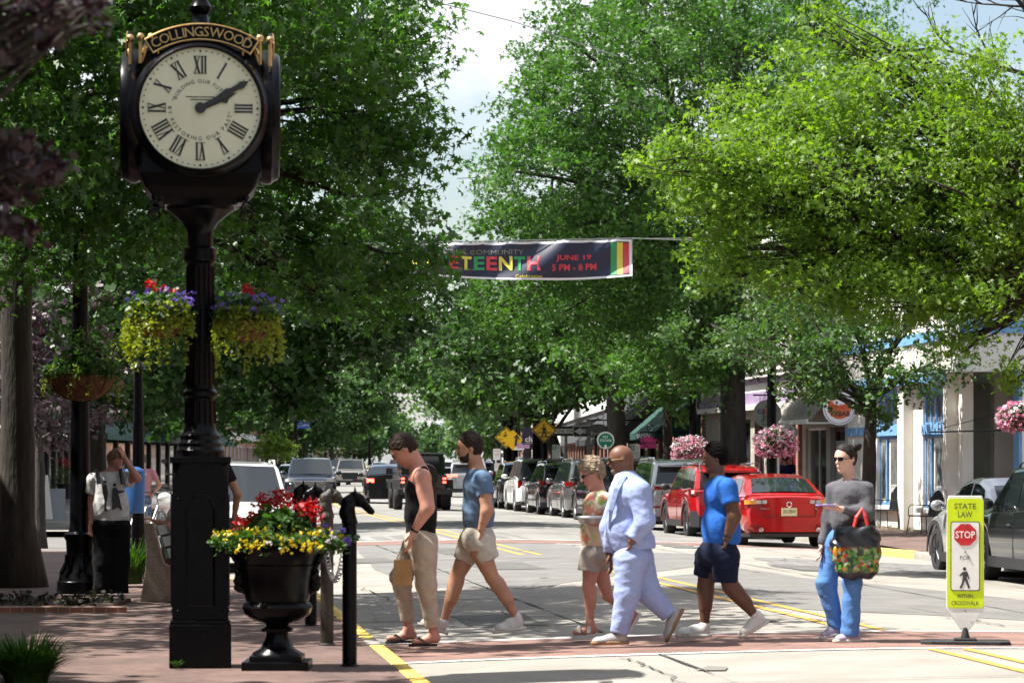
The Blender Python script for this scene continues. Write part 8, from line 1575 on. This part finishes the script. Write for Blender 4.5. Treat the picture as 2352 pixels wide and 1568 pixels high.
gc = dict(SUV, L=4.9, W=1.97, H=1.79, lamps=[TL(.48, 1.04, 1.13, .40), ('reflector', M_tail, -1, .55, .60, .64, .1)], plate=(0, .72), pipes=(-.62, .62), rbump=(.26, .42), rbm=M_plastic, clad=0, bz=.6)
gc['roof'] = [(-2.4, 1.1), (-2.15, 1.70), (-1.8, 1.76), (-.4, 1.79), (.4, 1.74), (1.25, 1.04)]; gc['rear'] = (-2.37, -2.18)
park(gc, 'suv', 'silver white SUV between the bald man and the man in blue, chrome exhausts', 75.6, 6.45, silver)
park(dict(BOXY, lamps=[TL(.80, .80, 1.1, .1)], plate=(0, .9), rbump=(.3, .6)), 'suv', 'black square backed SUV mostly hidden behind the floral topped woman', 85.2, 6.5, blk)
gl = dict(SUV, L=5.0, W=1.97, H=1.80, lamps=[TL(.50, 1.0, 1.13, .38)], plate=(0, .8), pipes=(-.6, .6), clad=0); gl['roof'] = gc['roof']; gl['rear'] = gc['rear']
park(gl, 'suv', 'grey SUV with chrome exhaust in the right hand row, behind the woman\'s shoulder', 91.5, 6.6, grey)
park(dict(SUV, lamps=[TL(.45, .98, 1.12, .5), ('lower_lamp', M_tail, -1, .5, .55, .59, .1)], rbump=(.26, .42), clad=0), 'suv', 'black SUV with swept red tail lamps between the grey and the white SUVs', 97.0, 6.5, blk)
park(dict(BOXY, lamps=[TL(.80, .84, 1.08, .16)], plate=(0, .8), rbump=(.28, .38), clad=0, roofm=blk), 'suv', 'white square SUV with a black roof and upright tail lamps in the right hand row', 102.6, 6.4, white)
park(dict(SUV), 'suv', 'dark grey SUV farthest in the right hand parked row, by the signal pole', 108.4, 6.3, dgrey)
park(dict(SUV, L=4.9, W=1.98, H=1.76, rimm=M_rim, rails=(-2.0, .3), railm=M_plastic, lamps=[TL(.6, .98, 1.15, .35)], doors=(-.27, -1.28)), 'suv', 'large near black SUV cut off by the right picture edge', 40.6, 6.22, paint('midnight', (.016, .018, .021), .15, .2))
ts_ = dict(SEDAN, L=4.0, W=1.84, H=1.50, rimm=M_rimd, wr=.36, clad=1, lamps=[('head_lamp', M_clear, 1, .5, .66, .76, .35)]); ts_['top'] = [(-2.0, .98), (-1.7, 1.04), (-.9, 1.0), (.8, .97), (1.2, .93), (1.8, .78), (1.95, .68), (2.0, .60)]; ts_['wheels'] = (-1.2, 1.25); ts_['roof'] = [(-1.85, 1.02), (-1.2, 1.36), (-.6, 1.49), (-.1, 1.50), (.4, 1.42), (1.3, .93)]; ts_['front'] = (.45, 1.25); ts_['rear'] = (-1.78, -1.1); ts_['side'] = [(-1.25, -.32, .28, .02), (-.26, .9, .02, .6)]; ts_['mirror'] = .7
park(ts_, 'sedan', 'pale silver rounded car parked ahead of the near black SUV, behind the stop sign', 45.6, 6.62, silver)
# traffic
jp = thing('off_road_car', 'black boxy open off roader with fat tyres and lit square tail lamps', 'car', (cx(101.5) + 2.05, 101.5, zr(2)), street_rot(101.5)); blkm = blk
b = MB(); b.box((0, 0, .86), (3.9, 1.52, .62)); b.box((1.4, 0, .95), (1.2, 1.30, .5)); b.build('body', blkm, jp, bevel=.04); b = MB(); b.box((-.55, 0, 1.50), (2.6, 1.44, .68), tap=.93); b.box((-.5, 0, 1.85), (2.7, 1.40, .05)); b.build('hard_top', blkm, jp, bevel=.03)
MB().prism(rrect(1.02, .44, .06), FX((-1.875, 0, 1.55), (0, -1, 0), (0, 0, 1)), .02).build('rear_window', M_cglass, jp)
for s in (-1, 1): MB().prism(rrect(.9, .42, .05), FX((-.95, s * .735, 1.53), (1, 0, 0), (0, 0, 1)), -.02 * s).build('side_window', M_cglass, jp); m = MB(); [m.prism([(xc - .52, .70), (xc - .40, 1.0), (xc + .40, 1.0), (xc + .52, .70), (xc + .45, .70), (xc + .34, .92), (xc - .34, .92), (xc - .45, .70)], FX((0, s * .74, 0), (1, 0, 0), (0, 0, 1)), -.26 * s) for xc in (-1.25, 1.25)]; m.build('fender_flare', M_plastic, jp)
for s in (-1, 1): MB().box((-1.98, s * .68, .98), (.08, .17, .24)).build('tail_lamp', M_plastic, jp, bevel=.01); m = MB(); [m.box((-2.03, s * .68, .98 + q), (.02, .11, .06)) for q in (-.06, .06)]; m.build('lamp_glow', M_taillit, jp); m = MB(); m.box((.35, s * .98, 1.28), (.1, .22, .2)); m.tube([(.35, s * .75, 1.2), (.35, s * .95, 1.25)], .02, 5); m.build('mirror', M_plastic, jp, bevel=.02)
MB().box((-2.05, 0, .62), (.18, 1.75, .2)).build('rear_bumper', M_plastic, jp, bevel=.03); MB().box((-2.15, .5, .68), (.02, .31, .16)).build('plate', M_wtxt, jp); MB().text('44Y', 1, FX((-2.162, .5, .68), (0, -1, 0), (0, 0, 1)), fit=(.24, .09)).build('plate_lettering', M_ink, jp)
for xc in (-1.25, 1.25):
    for s in (-1, 1):
        w_ = MB(); w_.x = Matrix.Translation((xc, s * .93, .42)) @ Matrix.Rotation(R(-90) * s, 4, 'X'); w_.lathe([(.24, -.27), (.39, -.27), (.42, -.23), (.42, -.04), (.39, 0), (.25, 0)], 26); wo = w_.build('wheel', M_tyre, jp, True); r_ = MB(); r_.x = w_.x; r_.lathe([(.0, -.03), (.24, -.05), (.25, 0)], 20); r_.build('rim', M_rimd, wo, True)
sp = MB(); sp.x = Matrix.Translation((-2.0, -.05, 1.12)) @ Matrix.Rotation(R(-90), 4, 'Y'); sp.lathe([(.2, 0), (.39, 0), (.42, .04), (.42, .2), (.39, .24), (.22, .24), (.2, .2)], 26); sp.build('spare_wheel', M_tyre, jp, True)
mu_ = dict(SEDAN, H=1.40, W=1.90, top=[(-2.4, .96), (-1.6, 1.0), (.9, .97), (2.2, .86), (2.4, .7)], lamps=[('tail_lamp', M_taillit, -1, .58, .80, .94, .06)]); park(mu_, 'coupe', 'black low coupe with a lit tail lamp, left of the off roader', 113.5, 1.6, blk)
park(dict(SUV, lamps=[TL(.5, .95, 1.08, .35, M_taillit)], rbump=(.28, .5)), 'suv', 'silver SUV braking in the road beyond the man in the blue polo', 139, 4.95, silver)
fr = lambda P_, g=(.5, .5, .85, M_chrome), hl=(.55, .78, .90): dict(P_, lamps=[('head_lamp', M_clear, 1, hl[0], hl[1], hl[2], .35)], grille=g, fbump=(.26, .44))
park(fr(SUV, (.62, .52, .84, M_chrome), (.60, .82, .93)), 'suv', 'dark navy SUV with a wide diamond grille facing the camera', 114, -1.35, paint('navy', (.012, .018, .035), .15, .2), away=False)
park(fr(SUV, (.55, .46, .86, M_plastic), (.60, .78, .90)), 'suv', 'champagne silver SUV with a black grille coming toward the camera', 190, -2.15, champ, away=False, dz=.0)
ws = fr(dict(SUV, rails=(-1.9, .30), railm=white, H=1.72)); park(ws, 'suv', 'white SUV with white roof rails parked behind the red geraniums', 47, -5.55, white, away=False)
park(fr(SEDAN), 'sedan', 'blue grey car half hidden behind the navy SUV', 150, -3.7, paint('steel blue', (.08, .12, .17), .2, .4), away=False)
park(fr(SUV), 'suv', 'dark green SUV half hidden behind the champagne SUV', 203, -3.6, paint('deep green', (.012, .03, .024), .2, .2), away=False)
park(fr(SEDAN), 'sedan', 'small silver hatchback far away by the white lantern post', 318, -3.4, silver, away=False, lo=1); park(fr(SUV), 'suv', 'steel blue SUV behind the small far silver hatchback', 345, -2.0, paint('steel blue', (.08, .12, .17), .2, .4), away=False, lo=1)
for i, (D, u, P_, m_, lb) in enumerate(((235, 1018, SUV, white, 'white SUV far ahead just right of the off roader'), (290, 1040, SUV, dgrey, 'dark SUV in the far queue left of the bearded man'), (340, 1052, SEDAN, white, 'second white car in the far queue'), (400, 1004, SEDAN, silver, 'silver car where the street vanishes'), (430, 1030, SUV, red, 'tiny reddish car where the street vanishes'), (180, 1104, SUV, blk, 'black SUV parked beyond the bearded man'), (205, 1092, SEDAN, silver, 'silver car parked beyond the bearded man, farther than the black SUV'), (500, 1020, SUV, white, 'white van like shape at the vanishing point'))):
    x = (u - 1176) * D / 7000; park(dict(P_, lamps=[TL(.5, .9, 1.05, .2)]), 'distant_car', lb, D, x - cx(D), m_, lo=1, group='distant cars')
